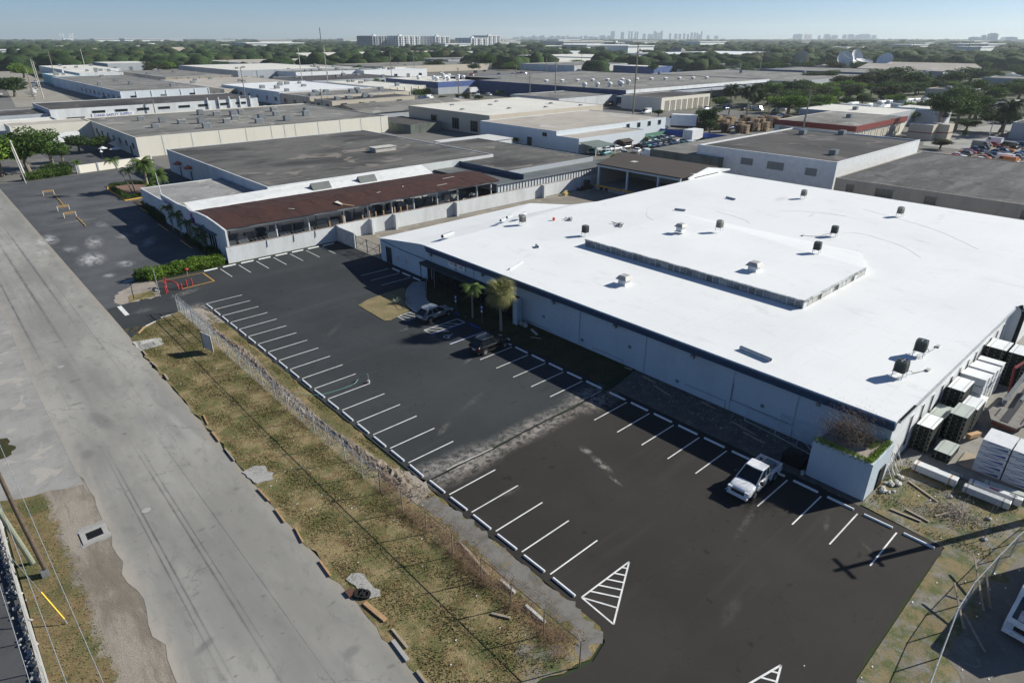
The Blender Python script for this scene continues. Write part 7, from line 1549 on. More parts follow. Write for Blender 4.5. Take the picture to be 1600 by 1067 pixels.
b = M(); b.bar((70, 7.4, 1.1), (71.2, 7.8, 3.4), .18, .18); b.bar((71.2, 7.8, 3.4), (73.5, 7.2, 3.9), .18, .18); b.build('crane', stained('red_crane', (.3, .05, .05), (.15, .06, .05), .6, .6, 1), FT)
for x in (68, 69.4, 71): 
    for y in (4.9, 7.2): b = M(); b.tube([(x, y-.15, .5), (x, y+.15, .5)], .5, 14); b.build('wheel', RUB, FT)
R = random.Random(71)
for i in range(46):
    x, y = R.uniform(58, 90), R.uniform(1, 8.2); 
    if 63 < x < 73.5 and y > 3.8: x += 13
    b = M(); m4 = Matrix.Translation((x, y, R.uniform(.04, .3))) @ Matrix.Rotation(R.uniform(0, 3.1), 4, 'Z') @ Matrix.Rotation(R.uniform(-.2, .2), 4, 'Y'); b.box(-R.uniform(.3, 1.6), R.uniform(.3, 1.6), -R.uniform(.06, .4), R.uniform(.06, .4), -.04, R.uniform(.02, .5), m4)
    tag(b.build('yard_scrap', R.choice([WOODW, WOOD, STEELD, CONCL, MC['rusty_red_beam'] if 'rusty_red_beam' in MC else STEELD, GTOP]), None), 'piece of scrap among the litter of the side yard beyond the board stacks', 'scrap', 'scrap in the side yard')
# yard junk under the fence corner and near the loading shed
for i, (x, y, w, h) in enumerate(((112.4, 98.9, 1.1, 2.0), (111, 98.6, .8, .8), (113.4, 98.6, .7, .9), (110, 98.9, .6, .5))): b = M(); b.box(x, x+w, y-.4, y+.4, 0, h); tag(b.build('crate', stained('dark_crate', (.09, .06, .045), (.05, .04, .035), .6, .8, 1)), 'dark brown crate beside the loading shed, %s' % ('tallest', 'second from the left', 'rightmost', 'leftmost and smallest')[i], 'crate', 'crates beside the loading shed')
b = M(); b.box(104, 105, 97.3, 98.2, 0, .6); b.bar((103.8, 97.5, .6), (105.2, 98, .9), .5, .1); tag(b.build('yellow_crate', mat('pale_yellow_crate', (.5, .38, .15), .8, .2)), 'yellow wooden crate on the service yard', 'crate')
b = M(); b.bar((114.0, 88.9, .05), (114.2, 89.2, 1.4), .5, .06); tag(b.build('ladder', CONCL), 'pale ladder leaning at the loading dock', 'ladder')
# sheds and small things in the car yard
gable('small brown gabled shed beside the used cars', 167, 171, 131.5, 135, 1.9, .7, mat('brown_shed_wall', (.09, .055, .04), .8, .2), ROOFBR, 'x', 'shed', None, 'garden_shed')
t_ = thing('porch', 'blue-green porch with steps at the end of the blue building', 'porch', (149, 127, 0)); b = M(); b.face([(147.8, 126.5, 2.7), (157, 126.5, 2.7), (157, 133.9, 3.3), (147.8, 133.9, 3.3)]); b.face([(147.8, 126.5, 2.6), (157, 126.5, 2.6), (157, 133.9, 3.2), (147.8, 133.9, 3.2)][::-1]); b.build('roof', stained('porch_sheet', (.16, .2, .18), (.1, .12, .11), .5, .7, .6), t_)
for x, y in ((148, 126.8), (152.5, 126.8), (156.8, 126.8)): b = M(); b.box(x-.08, x+.08, y-.08, y+.08, 0, 2.65); b.build('post', WHITE, t_)
b = M(); b.box(148, 156.5, 133.7, 133.95, 0, 2.7); b.build('back_panel', BLUP if False else PALEBLUE, t_)
# crates of pallets yard
R = random.Random(17); WP = [mat('pallet_wood_pale', (.42, .31, .2), .85, .3, 1), mat('pallet_wood_dark', (.12, .085, .06), .85, .3, 1), mat('pallet_wood_mid', (.25, .18, .12), .85, .3, 1)]
PT = thing('pallet_stack', 'x', 'pallet stack', (0, 0, 0), 0, 'pallet stacks in the crate yard'); 
for i in range(6):
    b = M()
    for q in range(5): b.box(-.6+.26*q, -.46+.26*q, -.6, .6, i*.3+.22, i*.3+.25)
    for q in (-.5, 0, .5): b.box(-.6, .6, q-.06, q+.06, i*.3+.04, i*.3+.22)
    b.build('pallet', WP[0], PT, world=False)
tPT = tree_of(PT); pos = [(224+R.uniform(0, 42), 128+R.uniform(-6, 16)) for _ in range(64)]
for i, (x, y) in enumerate(pos):
    lab = 'stack of wooden pallets in the crate yard behind the blue yard wall'
    if i == 0: PT.location = (x, y, 0); PT['label'] = lab; PT.scale = (1.6, 1.6, 1.6); continue
    w = R.choice(WP); dup(PT, tPT, (x, y, 0), R.uniform(-.1, .1), lab, scale=(R.uniform(1.4, 2.6), R.uniform(1.4, 2.4), R.uniform(1.2, 2.2)), swap={WP[0]: w} if w is not WP[0] else None)
# patio umbrellas behind the low cream wall
for i, (x, y) in enumerate(((41.4, 226), (44.2, 222.5), (39.5, 219))):
    t_ = thing('parasol', 'pale parasol in the shaded yard behind the low cream wall, %s' % ('left rear', 'right rear, largest', 'front one, closed small')[i], 'parasol', (x, y, 0), 0, 'parasols in the shaded yard'); s = (1.3, 1.9, .5)[i]; b = M(); b.tube([(0, 0, 0), (0, 0, 2.4)], .03, 5); b.build('pole', STEELD, t_, world=False); b = M(); pp = [(s*math.cos(a*math.pi/4), s*math.sin(a*math.pi/4)) for a in range(8)]
    for a in range(8): b.face([(*pp[a], 2.1), (*pp[(a+1) % 8], 2.1), (0, 0, 2.75)])
    b.build('canopy', CHALK, t_, world=False)
# flagpole and palms island
b = M(); b.tube([(32.0, 132.5, 0), (31.6, 132.5, 9.3)], [.09, .05], 6); tag(b.build('flagpole', WHITE), 'thin white flagpole at the far end of the showroom front', 'flagpole')
isl2 = [(30.3, 172.0), (30.5, 157.4), (41, 159.6), (41.5, 170.8), (37, 176.8), (31.2, 176.6)]
b = M(); b.prism(isl2, 0, .12, False); PI_ = struct('planting_island', b, YELLOW); b = M(); b.prism([(30.6, 171.8), (30.8, 157.8), (40.7, 159.9), (41.2, 170.6), (36.9, 176.4), (31.4, 176.3)], .121, .14, False); b.build('mulch', stained('red_mulch', (.22, .14, .11), (.12, .08, .06), .6, .95, 1), PI_)
sheet('planting_bed', [(30.2, 104), (31.5, 104), (31.5, 156), (32.8, 156), (33, 149), (31.3, 148), (30.2, 130)], .03, stained('bed_soil', (.07, .055, .04), (.04, .035, .03), .6, .95, 1))
# ---------------------------------------------------------------- palms and trees
def frond_mesh(L, m, droop=.9, n=16, wdt=.34, lift=.35, name='frond'):
    """arching palm frond along +x with drooping leaflets on both sides"""
    b = M(); P = []
    for i in range(n+1):
        t = i/n; x = L*(t*.95 - .12*t*t*droop); z = L*(lift*t*1.6 - droop*t*t*.85); P.append(Vector((x, 0, z)))
    for i in range(n):
        p, q = P[i], P[i+1]; t = (i+.5)/n; w = wdt*L*math.sin(math.pi*min(1, .12+t*.86))**.7; d = (q-p)
        for s in (-1, 1):
            tip = p+d*1.6+Vector((0, s*w, -w*.55-.02)); b.face([tuple(p), tuple(q), tuple(tip)] if s > 0 else [tuple(q), tuple(p), tuple(tip)])
    for p, q in zip(P[::3], P[3::3]): b.face([(p.x, -.02, p.z+.01), (q.x, -.015, q.z+.01), (q.x, .015, q.z+.01), (p.x, .02, p.z+.01)])
    me = b.mesh(name); me.materials.append(m); return me
def fan_mesh(L, m, name='frond'):
    b = M(); n = 16; st = L*.45
    b.face([(0, -.02, 0), (st, -.02, .06*L), (st, .02, .06*L), (0, .02, 0)])
    for i in range(n):
        a0 = rad(-115+230*i/n); a1 = rad(-115+230*(i+.8)/n); am = (a0+a1)/2; r0 = L*.22
        b.face([(st, 0, .06*L), (st+r0*math.cos(a0), r0*math.sin(a0), .08*L), (st+L*.55*math.cos(am), L*.55*math.sin(am), -.12*L), (st+r0*math.cos(a1), r0*math.sin(a1), .08*L)])
    me = b.mesh(name); me.materials.append(m); return me
FR = frond_mesh(1.0, PALM); FRD = frond_mesh(1.0, DEADF, 1.3, 10, .2, .0); FRY = frond_mesh(1.0, PALMY, 1.0); FAN = fan_mesh(1.0, leafmat('fan_leaf', (.19, .21, .07), (.34, .32, .14), 1)); FAND = fan_mesh(1.0, DEADF)
FRL = frond_mesh(1.0, leafmat('palm_leaf_dark', (.03, .055, .018), (.06, .085, .03), .6), .9, 14, .3)
def palm(x, y, h, L, n, label, group=None, me=None, dead=0, lean=(0, 0), r=.16, seed=1, cat='palm', yel=0, up=.5, fan=False, dm=None):
    R = random.Random(seed); t = thing('palm_tree', label, cat, (x, y, 0), 0, group); me = me or FR
    top = Vector((lean[0], lean[1], h)); b = M(); b.tube([(0, 0, 0), (lean[0]*.35, lean[1]*.35, h*.5), tuple(top)], [r*1.25, r*.9, r*.8], 9); b.build('trunk', PBARK, t, world=False)
    if not fan: b = M(); b.tube([tuple(top-Vector((0, 0, .1))), tuple(top+Vector((0, 0, .35)))], [r*.9, r*.5], 7); b.build('crown_shaft', PALM, t, world=False)
    for i in range(n+dead):
        isd = i >= n; o = bpy.data.objects.new('frond', (dm or FRD) if isd else (FRY if (yel and R.random() < yel) else me)); COL.objects.link(o); o.parent = t; k = i/n if not isd else 1
        az = i*2.39996+R.uniform(-.2, .2); tilt = (R.uniform(-.15, .1)+up*(1-2*k*.9)) if not isd else R.uniform(-1.35, -.9)
        if fan: tilt = (1.2-2.1*k+R.uniform(-.1, .1)) if not isd else R.uniform(-1.4, -1.0)
        s = L*R.uniform(.85, 1.1)*(.8 if isd else 1); o.location = top+Vector((0, 0, R.uniform(0, .15)-(.2 if isd else 0))); o.rotation_euler = (R.uniform(-.2, .2), -tilt, az); o.scale = (s, s, s)
    return t
palm(45.8, 57.9, 3.9, 1.75, 17, 'slim green palm in front of the entrance porch, left of the shaggy one', 'palms before the porch', dead=2, r=.11, seed=2, yel=.15)
palm(45.8, 52.5, 4.6, 2.3, 44, 'shaggy cabbage palm with dense round yellow-green crown before the porch', 'palms before the porch', me=FAN, dead=14, r=.15, seed=3, fan=True, dm=FAND, lean=(.1, .3))
palm(32.2, 128.6, 3.2, 1.5, 11, 'leftmost small palm against the showroom wall', 'palms against the showroom wall', seed=4, r=.1)
for i, (x, y, h) in enumerate(((30.9, 126.0, 4.0), (30.8, 121.0, 3.7), (30.7, 114.8, 3.5), (30.7, 109.5, 3.4), (30.5, 108.2, 2.6))): palm(x, y, h, 1.75, 11, ('tall thin palm before the showroom windows, left', 'palm before the showroom windows, middle', 'palm by the magenta sign on the showroom wall', 'rightmost palm by the showroom corner', 'lower stem beside the rightmost palm')[i], 'palms against the showroom wall', seed=10+i, r=.09, lean=(-.2, .3))
palm(33.7, 164.3, 7.2, 2.1, 11, 'slender leaning palm on the planting island, leftmost', 'palms on the planting island', lean=(-2.2, 2.0), r=.12, seed=21)
palm(34.4, 165.2, 5.0, 2.2, 12, 'short dark palm beside the slender leaning one', 'palms on the planting island', lean=(-.6, -.6), r=.16, seed=22, me=FRL)
palm(37.2, 165.0, 5.8, 3.4, 26, 'large full date palm with orange fruit in the middle of the planting island', 'palms on the planting island', r=.28, seed=23, yel=.1, up=.9)
palm(38.6, 161, 3.8, 3.0, 22, 'broad palm at the right end of the planting island', 'palms on the planting island', r=.25, seed=24, up=.8); palm(36.2, 158.5, 2.2, 1.8, 14, 'low spiky palm at the near corner of the planting island', 'palms on the planting island', r=.2, seed=25, up=.8)
b = M(); R = random.Random(5)
for i in range(9): b.blob((37.2+R.uniform(-.7, .7), 165+R.uniform(-.7, .7), 5.5+R.uniform(-.5, .2)), .22, 6, 4, .2)
tag(b.build('date_fruit', mat('orange_fruit', (.45, .2, .04), .7, .2)), 'clusters of orange fruit hanging in the large date palm', 'fruit')
for i, (x, y, h, L) in enumerate(((280.6, 162.2, 10.5, 5.4), (286.6, 156.7, 10, 5.4), (291.5, 59.4, 9.5, 6.6), (594.3, 619.5, 8, 2.6))): palm(x, y, h, L, 30, ('left one of the two big palms behind the crate yard', 'right one of the two big palms behind the crate yard', 'big dark palm at the right edge above the scrapyard', 'lone small palm above the huge blue depot')[i], 'palms in the middle distance', me=FRL, r=.3, seed=40+i, up=.9)
palm(30, 201, 2.4, 1.8, 14, 'low palm at the right end of the street hedge', 'palms in the middle distance', seed=51, r=.2, up=.8)
R = random.Random(77)
# agave on the grass island
AG = leafmat('agave_leaf', (.16, .2, .17), (.3, .33, .27), 3); b = M()
for i in range(34):
    a = i*2.4; e = R.uniform(.15, 1.2); L = R.uniform(.7, 1.05); d = Vector((math.cos(a)*math.cos(e), math.sin(a)*math.cos(e), math.sin(e))); u = Vector((-math.sin(a), math.cos(a), 0))*.05; m_ = d*L*.5; t_ = d*L
    b.face([tuple(-u), tuple(u), tuple(m_+u*1.2), tuple(t_), tuple(m_-u*1.2)])
o = M(); o.v = [(v[0]+41.4, v[1]+68.1, v[2]+.12) for v in b.v]; o.f = b.f; o.mi = b.mi
tag(o.build('agave', AG), 'spiky grey-green agave on the tan grass island', 'agave')
def crown_variants():
    out = {}
    for key, m in (('g', LG), ('d', LD), ('b', LB), ('o', LO)):
        for v in range(3):
            R = random.Random(100+v+ord(key)); cl = []
            for i in range(15):
                a = R.uniform(0, 6.28); rr = R.uniform(.15, .72)*(.9 if i else 0); z = .12+R.uniform(-.25, .62); s = R.uniform(.24, .46)*(1.15-.3*abs(z)); cl.append((rr*math.cos(a), rr*math.sin(a), z, s, s, s*.72, s*s))
            cl.append((0, 0, .15, .6, .6, .5, .22)); out[key, v] = leaf_mesh('crown', cl, 4200, .052, m, 7+v)
    return out
CV = crown_variants()
def tree(x, y, r, h, kind, label, group=None, name='tree', trunk=True, cat='tree', seed=0, base=None, zs=None):
    t = thing(name, label, cat, (x, y, 0), R.uniform(0, 6.28), group); o = bpy.data.objects.new('crown', CV[kind, seed % 3]); COL.objects.link(o); o.parent = t
    ch = zs or min(r*.8, h*.5); o.scale = (r*1.15, r*1.15, ch); o.location = (0, 0, h-ch*.95)
    if trunk:
        b = M(); zt = max(.4, h-ch*1.1); b.tube([(0, 0, 0), (.05*r, .03*r, zt*.6), (0, 0, zt)], [r*.09+.05, r*.065+.04, r*.05+.03], 7)
        for a in (0.3, 2.2, 4.1, 5.3): b.tube([(0, 0, zt*.75), (r*.35*math.cos(a), r*.35*math.sin(a), zt+ch*.45), (r*.6*math.cos(a), r*.6*math.sin(a), zt+ch*.8)], [r*.045+.03, r*.03+.02, .02], 5)
        b.build('trunk', BARK, t, world=False)
    return t
near = [(14.5, 208, 6.2, 10.2, 'b', 'left part of the big spreading street tree at the left edge'), (20.5, 208.5, 6.6, 10.6, 'g', 'big spreading street tree behind the leaning concrete pole'), (26.5, 214, 5.6, 9.2, 'g', 'right part of the spreading street tree, beside the box truck'), (9, 203, 5, 8.6, 'd', 'darker street tree cut by the left frame edge'),
 (48.9+1.2, 173.2, 1.9, 3.2, 'd', 'dark bush against the showroom side wall below the awnings'), (30.2, 222, 3.2, 4.6, 'd', 'dark shade tree behind the box truck'), (42, 236, 4.2, 5.0, 'd', 'dark tree against the shaded side of the cream warehouse'), (37.5, 240, 3.6, 5, 'd', 'dark bush by the back of the box truck')]
for i, (x, y, r, h, k, lab) in enumerate(near): tree(x, y, r, h, k, lab, 'trees by the left street', seed=i)
TL = [ # x, y, radius, height, kind, label
(88.5, 727, 10.5, 11.8, 'b', 'bright green tree at the head of the side street'), (53.8, 500.5, 10.5, 11, 'd', 'dark tree on the left side street'), (46, 517, 9, 9.5, 'd', 'second dark tree cut by the left edge'), (433, 776, 8.5, 12.4, 'b', 'bright round tree behind the two tall poles'), (554, 935, 6.5, 7.5, 'g', 'small tree before the very long cream warehouse'),
(439.7, 606, 11.5, 11.5, 'd', 'broad dark tree left of the blue-banded depot'), (546, 711, 6.5, 8, 'g', 'small round tree between two broad ones'), (478, 603, 9, 9.5, 'o', 'tree with uneven crown beside the broad dark tree'), (500, 594, 12, 15.7, 'g', 'tall round tree above the blue-banded depot'), (257, 426.7, 3.2, 6.1, 'b', 'small yellow-green tree by the white walls'),
(928, 1045, 13.5, 11, 'd', 'dark bushy tree behind the cream warehouse end'), (980, 1425, 14, 16, 'd', 'dark tree before the apartment blocks, left'), (1078, 1478, 17, 22.8, 'd', 'tall dark tree before the apartment blocks, right'), (1106, 1454, 15, 17, 'o', 'brownish tree beside the tall dark one'),
(754.7, 602.6, 13, 13.5, 'o', 'tall olive tree before the white distribution centre'), (749, 552.6, 10, 7.5, 'd', 'dark tree right of the tall olive tree'), (634, 584, 12, 7.5, 'b', 'bright green tree in the row, left'), (639, 560, 8, 8, 'o', 'olive tree in the row'), (637, 530, 12, 7.5, 'g', 'wide tree in the row, right'), (602.6, 592, 9, 6, 'd', 'low tree at the cream wall'),
(845, 522, 8, 7.5, 'd', 'small dark tree before the distribution centre'), (787, 462, 9.5, 8, 'g', 'green tree at the truck yard'), (888, 485, 13, 10.5, 'd', 'dark wide tree beyond the truck yard'), (223.5, 137.6, 5.4, 8.4, 'd', 'dense dark tree beside the crate yard'), (220, 134, 3.6, 5, 'd', 'lower bush in front of the crates'), (251, 179.7, 2.8, 2.8, 'g', 'green bush by the cream dock'),
(395.7, 206.5, 7, 8, 'd', 'dark tree below the white-edged roof'), (376.8, 192, 6.3, 8.2, 'g', 'green tree left of the clump'), (523, 236, 9, 9, 'd', 'dark tree above the white edge, left'), (532, 228, 8, 9.5, 'g', 'green tree above the white edge, right'), (347, 165.7, 6.5, 7, 'g', 'leafy tree behind the maroon-trimmed wing, left'), (364.8, 162, 8, 8.3, 'o', 'olive tree behind the maroon-trimmed wing'), (394.6, 162, 8.5, 8, 'd', 'dark tree behind the maroon-trimmed wing, right'), (355.7, 140, 5, 5.6, 'd', 'dark clump right of the wing'),
(563, 200.7, 13, 10.5, 'd', 'wide dark tree in front of the twin-peaked warehouse'), (572, 192.5, 11, 8.5, 'd', 'dark tree beneath the twin-peaked warehouse'), (579.6, 185.8, 8, 7, 'g', 'green tree below the twin-peaked warehouse'), (458, 167.7, 5, 6, 'g', 'small tree among the caravans, left'), (514.5, 154, 8.5, 6.5, 'd', 'dark tree above the caravans, left'), (523, 146, 8.5, 7.5, 'd', 'dark tree above the caravans, middle'), (613.8, 155, 15, 11.5, 'd', 'very wide dark tree on the right'), (647, 151.8, 8.5, 9.2, 'd', 'dark tree beside the very wide one'), (484, 127.4, 6, 5.5, 'o', 'olive tree hiding the pale block building'), (515, 116.4, 7, 6, 'd', 'dark tree right of the pale block building'), (495.8, 116.8, 6, 6.5, 'd', 'small dark tree by the pale block building'),
(1025.9, 404.5, 17, 14, 'd', 'dark tree behind the dishes, left'), (1065.6, 369, 22, 12, 'd', 'dark wide tree behind the dishes'), (1043, 389, 10, 12, 'g', 'green tree behind the dishes'), (1262, 397, 17, 12, 'd', 'dark tree far right, first'), (1059, 292.6, 16, 13.5, 'g', 'green tree behind the twin-peaked warehouse'), (1173, 274, 17, 16, 'd', 'tall dark tree far right'), (1278, 274.5, 16, 17, 'd', 'tall dark tree farthest right'), (1148.7, 295.7, 15, 14, 'd', 'dark tree in the far right group'), (1189, 353, 13, 12, 'o', 'olive tree in the far right group'),
(829.6, 424, 12.5, 10.5, 'd', 'dark tree left of the far dark dish'), (851, 405, 11, 10.5, 'g', 'green tree left of the far dark dish'), (866, 391.5, 11, 8.5, 'b', 'bright tree beside the far dark dish'),
(342, 106.6, 4.6, 5.6, 'b', 'yellow-green tree before the tall feathery trees'), (375.8, 122, 1.3, 5.6, 'd', 'narrow dark cypress among the caravans'), (239, 63.6, 3.4, 3.4, 'o', 'olive bush at the end of the white parapet'), (271, 65.8, 1, 3.3, 'g', 'small cone-shaped shrub by the back street'), (512.8, 101.5, 3, 6, 'd', 'dark tree at the far right building'), (181.6, 133.8, 1.2, 1.9, 'g', 'round shrub at the corner of the blue building'), (148.3, 119.5, 1.6, 1.7, 'b', 'yellow-green bush at the mossy yard wall'), (127.5, 121, 1.3, 1.6, 'b', 'weedy bush behind the loading shed'),
(273, 75, 6.4, 14.2, 'd', 'tall feathery tree by the back street, leftmost of three'), (287.9, 73.5, 7, 12.4, 'g', 'tall feathery tree by the back street, middle of three'), (318, 77.5, 7, 12, 'g', 'tall feathery tree by the back street, rightmost of three'), (300, 62, 8, 8.5, 'd', 'dark thicket under the big right-edge palm'), (320, 46, 9, 10, 'd', 'dark thicket at the right edge')]
for i, (x, y, r, h, k, lab) in enumerate(TL): tree(x, y, r, h, k, lab, 'trees among the warehouses', seed=i, zs=(h*.36 if 'feathery' in lab else (h*.5 if h < 4 else min(h*.52, r*.85))))
R = random.Random(5)
for i in range(7): tree(120+7*i+R.uniform(-2, 2), 156+R.uniform(-3, 3)+2*i, R.uniform(1.2, 2.0), R.uniform(1.8, 3), 'g' if i % 2 else 'b', 'scrubby bush along the white fence behind the grey roofs, %s from the left' % ORD[i], 'bushes behind the grey roofs', seed=i)
# mid and far filler trees, individually placed, between the warehouses and the far wood
EX = [(b_[1], b_[2], b_[3], b_[4]) for b_ in DIST]+[(985, 1270, 1480, 1720), (1480, 1580, 1740, 1840), (250, 303, 344, 404), (280, 428, 210, 386), (630, 790, 183, 258), (267, 308, 190, 214), (225, 270, 80, 112), (42, 122, 306, 345)]
def free(x, y, g): return all(not (a-g < x < b_+g and c-g < y < d+g) for a, b_, c, d in EX)
n_ = 0; R = random.Random(99)
while n_ < 130:
    az_ = R.uniform(rad(2), rad(82)); d_ = R.uniform(520, 1500); x, y = d_*math.sin(az_), d_*math.cos(az_)
    if az_ > rad(60) : d_ = R.uniform(480, 1400); x, y = d_*math.sin(az_), d_*math.cos(az_)
    elif d_ < 560 or R.random() < .25 and az_ > rad(20): continue
    if not free(x, y, 9): continue
    r = R.uniform(4.5, 9); tree(x, y, r, R.uniform(6, 12), R.choice('ggddob'), 'rounded tree in the leafy districts beyond the warehouses', 'trees beyond the warehouses', seed=R.randint(0, 2), trunk=False); n_ += 1
for i in range(95):
    x, y = R.uniform(290, 560), R.uniform(60, 205)
    if y > 140+.12*(x-300)+30*math.sin(x*.05) or not (free(x, y, 5) and (y > 60+(x-300)*.12)) or (318 < x < 440 and 95 < y < 140 and R.random() < .6): y = R.uniform(140, 200)
    if not free(x, y, 5): continue
    r = R.uniform(4, 8.5); tree(x, y, r, r*R.uniform(.9, 1.3), R.choice('ggddob'), 'leafy tree in the green belt around the trailer park', 'trees around the trailer park', seed=i)
R = random.Random(61)
for i, (lab, x0, x1, y0, y1, z, w_, r_, par) in enumerate(DIST):
    if x0 > 460 or y0 > 700: continue
    for k in range(5): roof_unit((R.uniform(x0+4, x1-4), R.uniform(y0+3, y1-3), z), R.uniform(1.8, 3), R.uniform(1.5, 2.4), R.uniform(1.1, 2), 'boxy unit on one of the flat roofs among the far warehouses', 'units on the far warehouse roofs', R.choice([STEEL, CONCL, STEELD]))
EX2 = EX+[(48, 134, 214, 284), (135, 216, 180, 276), (148, 208, 134, 182), (94, 125, 100, 153), (48, 107, 120, 188), (-10, 42, 280, 335), (20, 49, 196, 215), (140, 206, -45, 110), (0, 47, 97, 200)]
k_ = 0
while k_ < 150:
    x, y = R.uniform(60, 470), R.uniform(120, 560)
    if any(a-3 < x < b_+3 and c-3 < y < d+3 for a, b_, c, d in EX2) or y > 40+1.6*x+240 or y < 160 and x < 210 or y < x*.42: continue
    k_ += 1; put(R.choice([SED, SUV, PIC, VAN]), x, y, rad(R.choice([0, 90, 180, 270])+R.uniform(-5, 5)), R.choice([PWHT, PWHT, PSIL, PBLK, PGRY, PBLU, PRED]), 'vehicle parked in the lanes between the far warehouses', 'vehicles between the far warehouses')
for i in range(26):
    x, y = R.uniform(150, 300), R.uniform(232, 345)
    if any(a-2 < x < b_+2 and c-2 < y < d+2 for a, b_, c, d in EX2): continue
    tree(x, y, R.uniform(1.5, 3.2), R.uniform(2.5, 5), R.choice('gbdo'), 'small tree in the lanes between the far warehouses', 'small trees between the far warehouses', seed=i)
k_ = 0
while k_ < 75:
    az_ = R.uniform(rad(58), rad(84)); d_ = R.uniform(470, 960); x, y = d_*math.sin(az_), d_*math.cos(az_)
    if not free(x, y, 6): continue
    k_ += 1; r = R.uniform(5, 11); tree(x, y, r, r*R.uniform(.9, 1.25), R.choice('ggdddo'), 'dense tree in the leafy quarter at right beyond the trailer park', 'trees of the leafy quarter at right', seed=k_, trunk=False)
# hedges
def hedge(pts, w, h, label, m, n, size=.09, seed=1, name='hedge'):
    cl = []
    for p, q in zip(pts, pts[1:]):
        d = math.hypot(q[0]-p[0], q[1]-p[1]); k = max(1, int(d/(w*.55)))
        for i in range(k):
            f = i/k; hh = h*random.uniform(.82, 1.12); cl.append((p[0]+(q[0]-p[0])*f, p[1]+(q[1]-p[1])*f, hh*.5, w*.62, w*.62, hh*.55, 1))
    me = leaf_mesh(name, cl, n, size, m, seed); o = bpy.data.objects.new(name, me); COL.objects.link(o); return tag(o, label, 'hedge')
hedge([(20.2, 99.8), (22, 100.2), (26, 100.2), (30.5, 100.2)], 1.6, 1.75, 'thick bright green hedge between the fire pipes and the white wall', LB, 16000, .085, 2)
hedge([(19.2, 100.6), (20.0, 99.6)], 1.9, 1.9, 'rounded left end of the thick hedge, slightly duller green', LG, 4500, .08, 3); hedge([(20, 101.2), (31, 101.4)], 1.4, 1.5, 'darker rear row of the thick hedge', LG, 9000, .09, 4)
hedge([(18.6, 197.6), (23, 198.6), (28.5, 199.8)], 2.0, 1.9, 'street hedge below the big spreading tree', LG, 9000, .13, 5); hedge([(23, 200.5), (29, 202)], 2.4, 3.0, 'taller shrubs behind the street hedge', LD, 7000, .14, 6)
hedge([(31.2, 171.5), (31.6, 164.5), (31.2, 159.0)], 1.1, .9, 'clipped hedge along the road side of the planting island', LG, 5000, .09, 7); hedge([(31.3, 158.6), (37.5, 160), (40.8, 160.6)], 1.1, .9, 'clipped hedge along the near side of the planting island', LG, 6000, .09, 8); hedge([(32, 175.6), (36.5, 175.4), (40.5, 171)], 1.1, .9, 'clipped hedge at the far side of the planting island', LD, 4500, .1, 9)
hedge([(32.6, 150), (31.4, 140), (31.0, 132)], 1.3, 1.5, 'dark shrubs below the far end of the showroom', LD, 8000, .1, 10); hedge([(30.8, 119), (30.6, 113.5), (30.4, 108)], .8, .9, 'low shrubs at the foot of the showroom wall', LD, 5500, .08, 11); hedge([(30.7, 107.5), (30.9, 103.5)], 1.2, 1.3, 'fuller shrubs at the near corner of the showroom wall', LG, 4500, .09, 12)
hedge([(235, 352), (248, 349)], 4, 3.4, 'row of shrubs left of the blue-banded depot', LG, 3000, .35, 13); hedge([(44.9, 202.2), (41, 201.8)], .8, .8, 'small shrubs by the cream wall', LD, 800, .1, 14)
# ---------------------------------------------------------------- satellite dishes
def dish(x, y, z, r, ax, label, m=WHITE):
    t = thing('satellite_dish', label, 'satellite dish', (x, y, 0), 0, 'giant satellite dishes'); q = Vector(ax).to_track_quat('Z', 'Y').to_matrix().to_4x4(); q.translation = (0, 0, z); b = M(); n = 20
    rg = [(r*k/5, .28*r*(k/5)**2) for k in range(6)]
    for i in range(5):
        for k in range(n):
            a0, a1 = 2*math.pi*k/n, 2*math.pi*(k+1)/n; (ra, za), (rb, zb) = rg[i], rg[i+1]; pts = [(ra*math.cos(a0), ra*math.sin(a0), za), (rb*math.cos(a0), rb*math.sin(a0), zb), (rb*math.cos(a1), rb*math.sin(a1), zb), (ra*math.cos(a1), ra*math.sin(a1), za)]
            if i == 0: pts = pts[1:]
            b.face([tuple(q @ Vector(p)) for p in pts]); b.face([tuple(q @ (Vector(p)-Vector((0, 0, .3)))) for p in pts][::-1])
    b.build('reflector', m, t, world=False); b = M(); b.tube([(0, 0, 0), (0, 0, z-.1)], r*.12, 8)
    for a in (0, 2.1, 4.2): b.bar(tuple(q @ Vector((r*.9*math.cos(a), r*.9*math.sin(a), .25*r))), tuple(q @ Vector((0, 0, r*.75))), .25)
    b.build('mount', STEEL, t, world=False)
dish(742, 306, 11, 8.6, (-.55, -.75, .35), 'largest white dish, facing the camera'); dish(760, 360, 11, 8, (.6, .5, .55), 'dark-backed dish left of the largest one', STEEL); dish(735, 283, 9, 8, (-.1, -.2, .95), 'dish tipped nearly flat right of the largest one'); dish(740, 265, 11, 7.5, (-.75, .05, .6), 'rightmost dish tilted to the left'); dish(785, 312, 12, 8.5, (-.3, -.8, .3), 'dish half hidden behind the largest one')
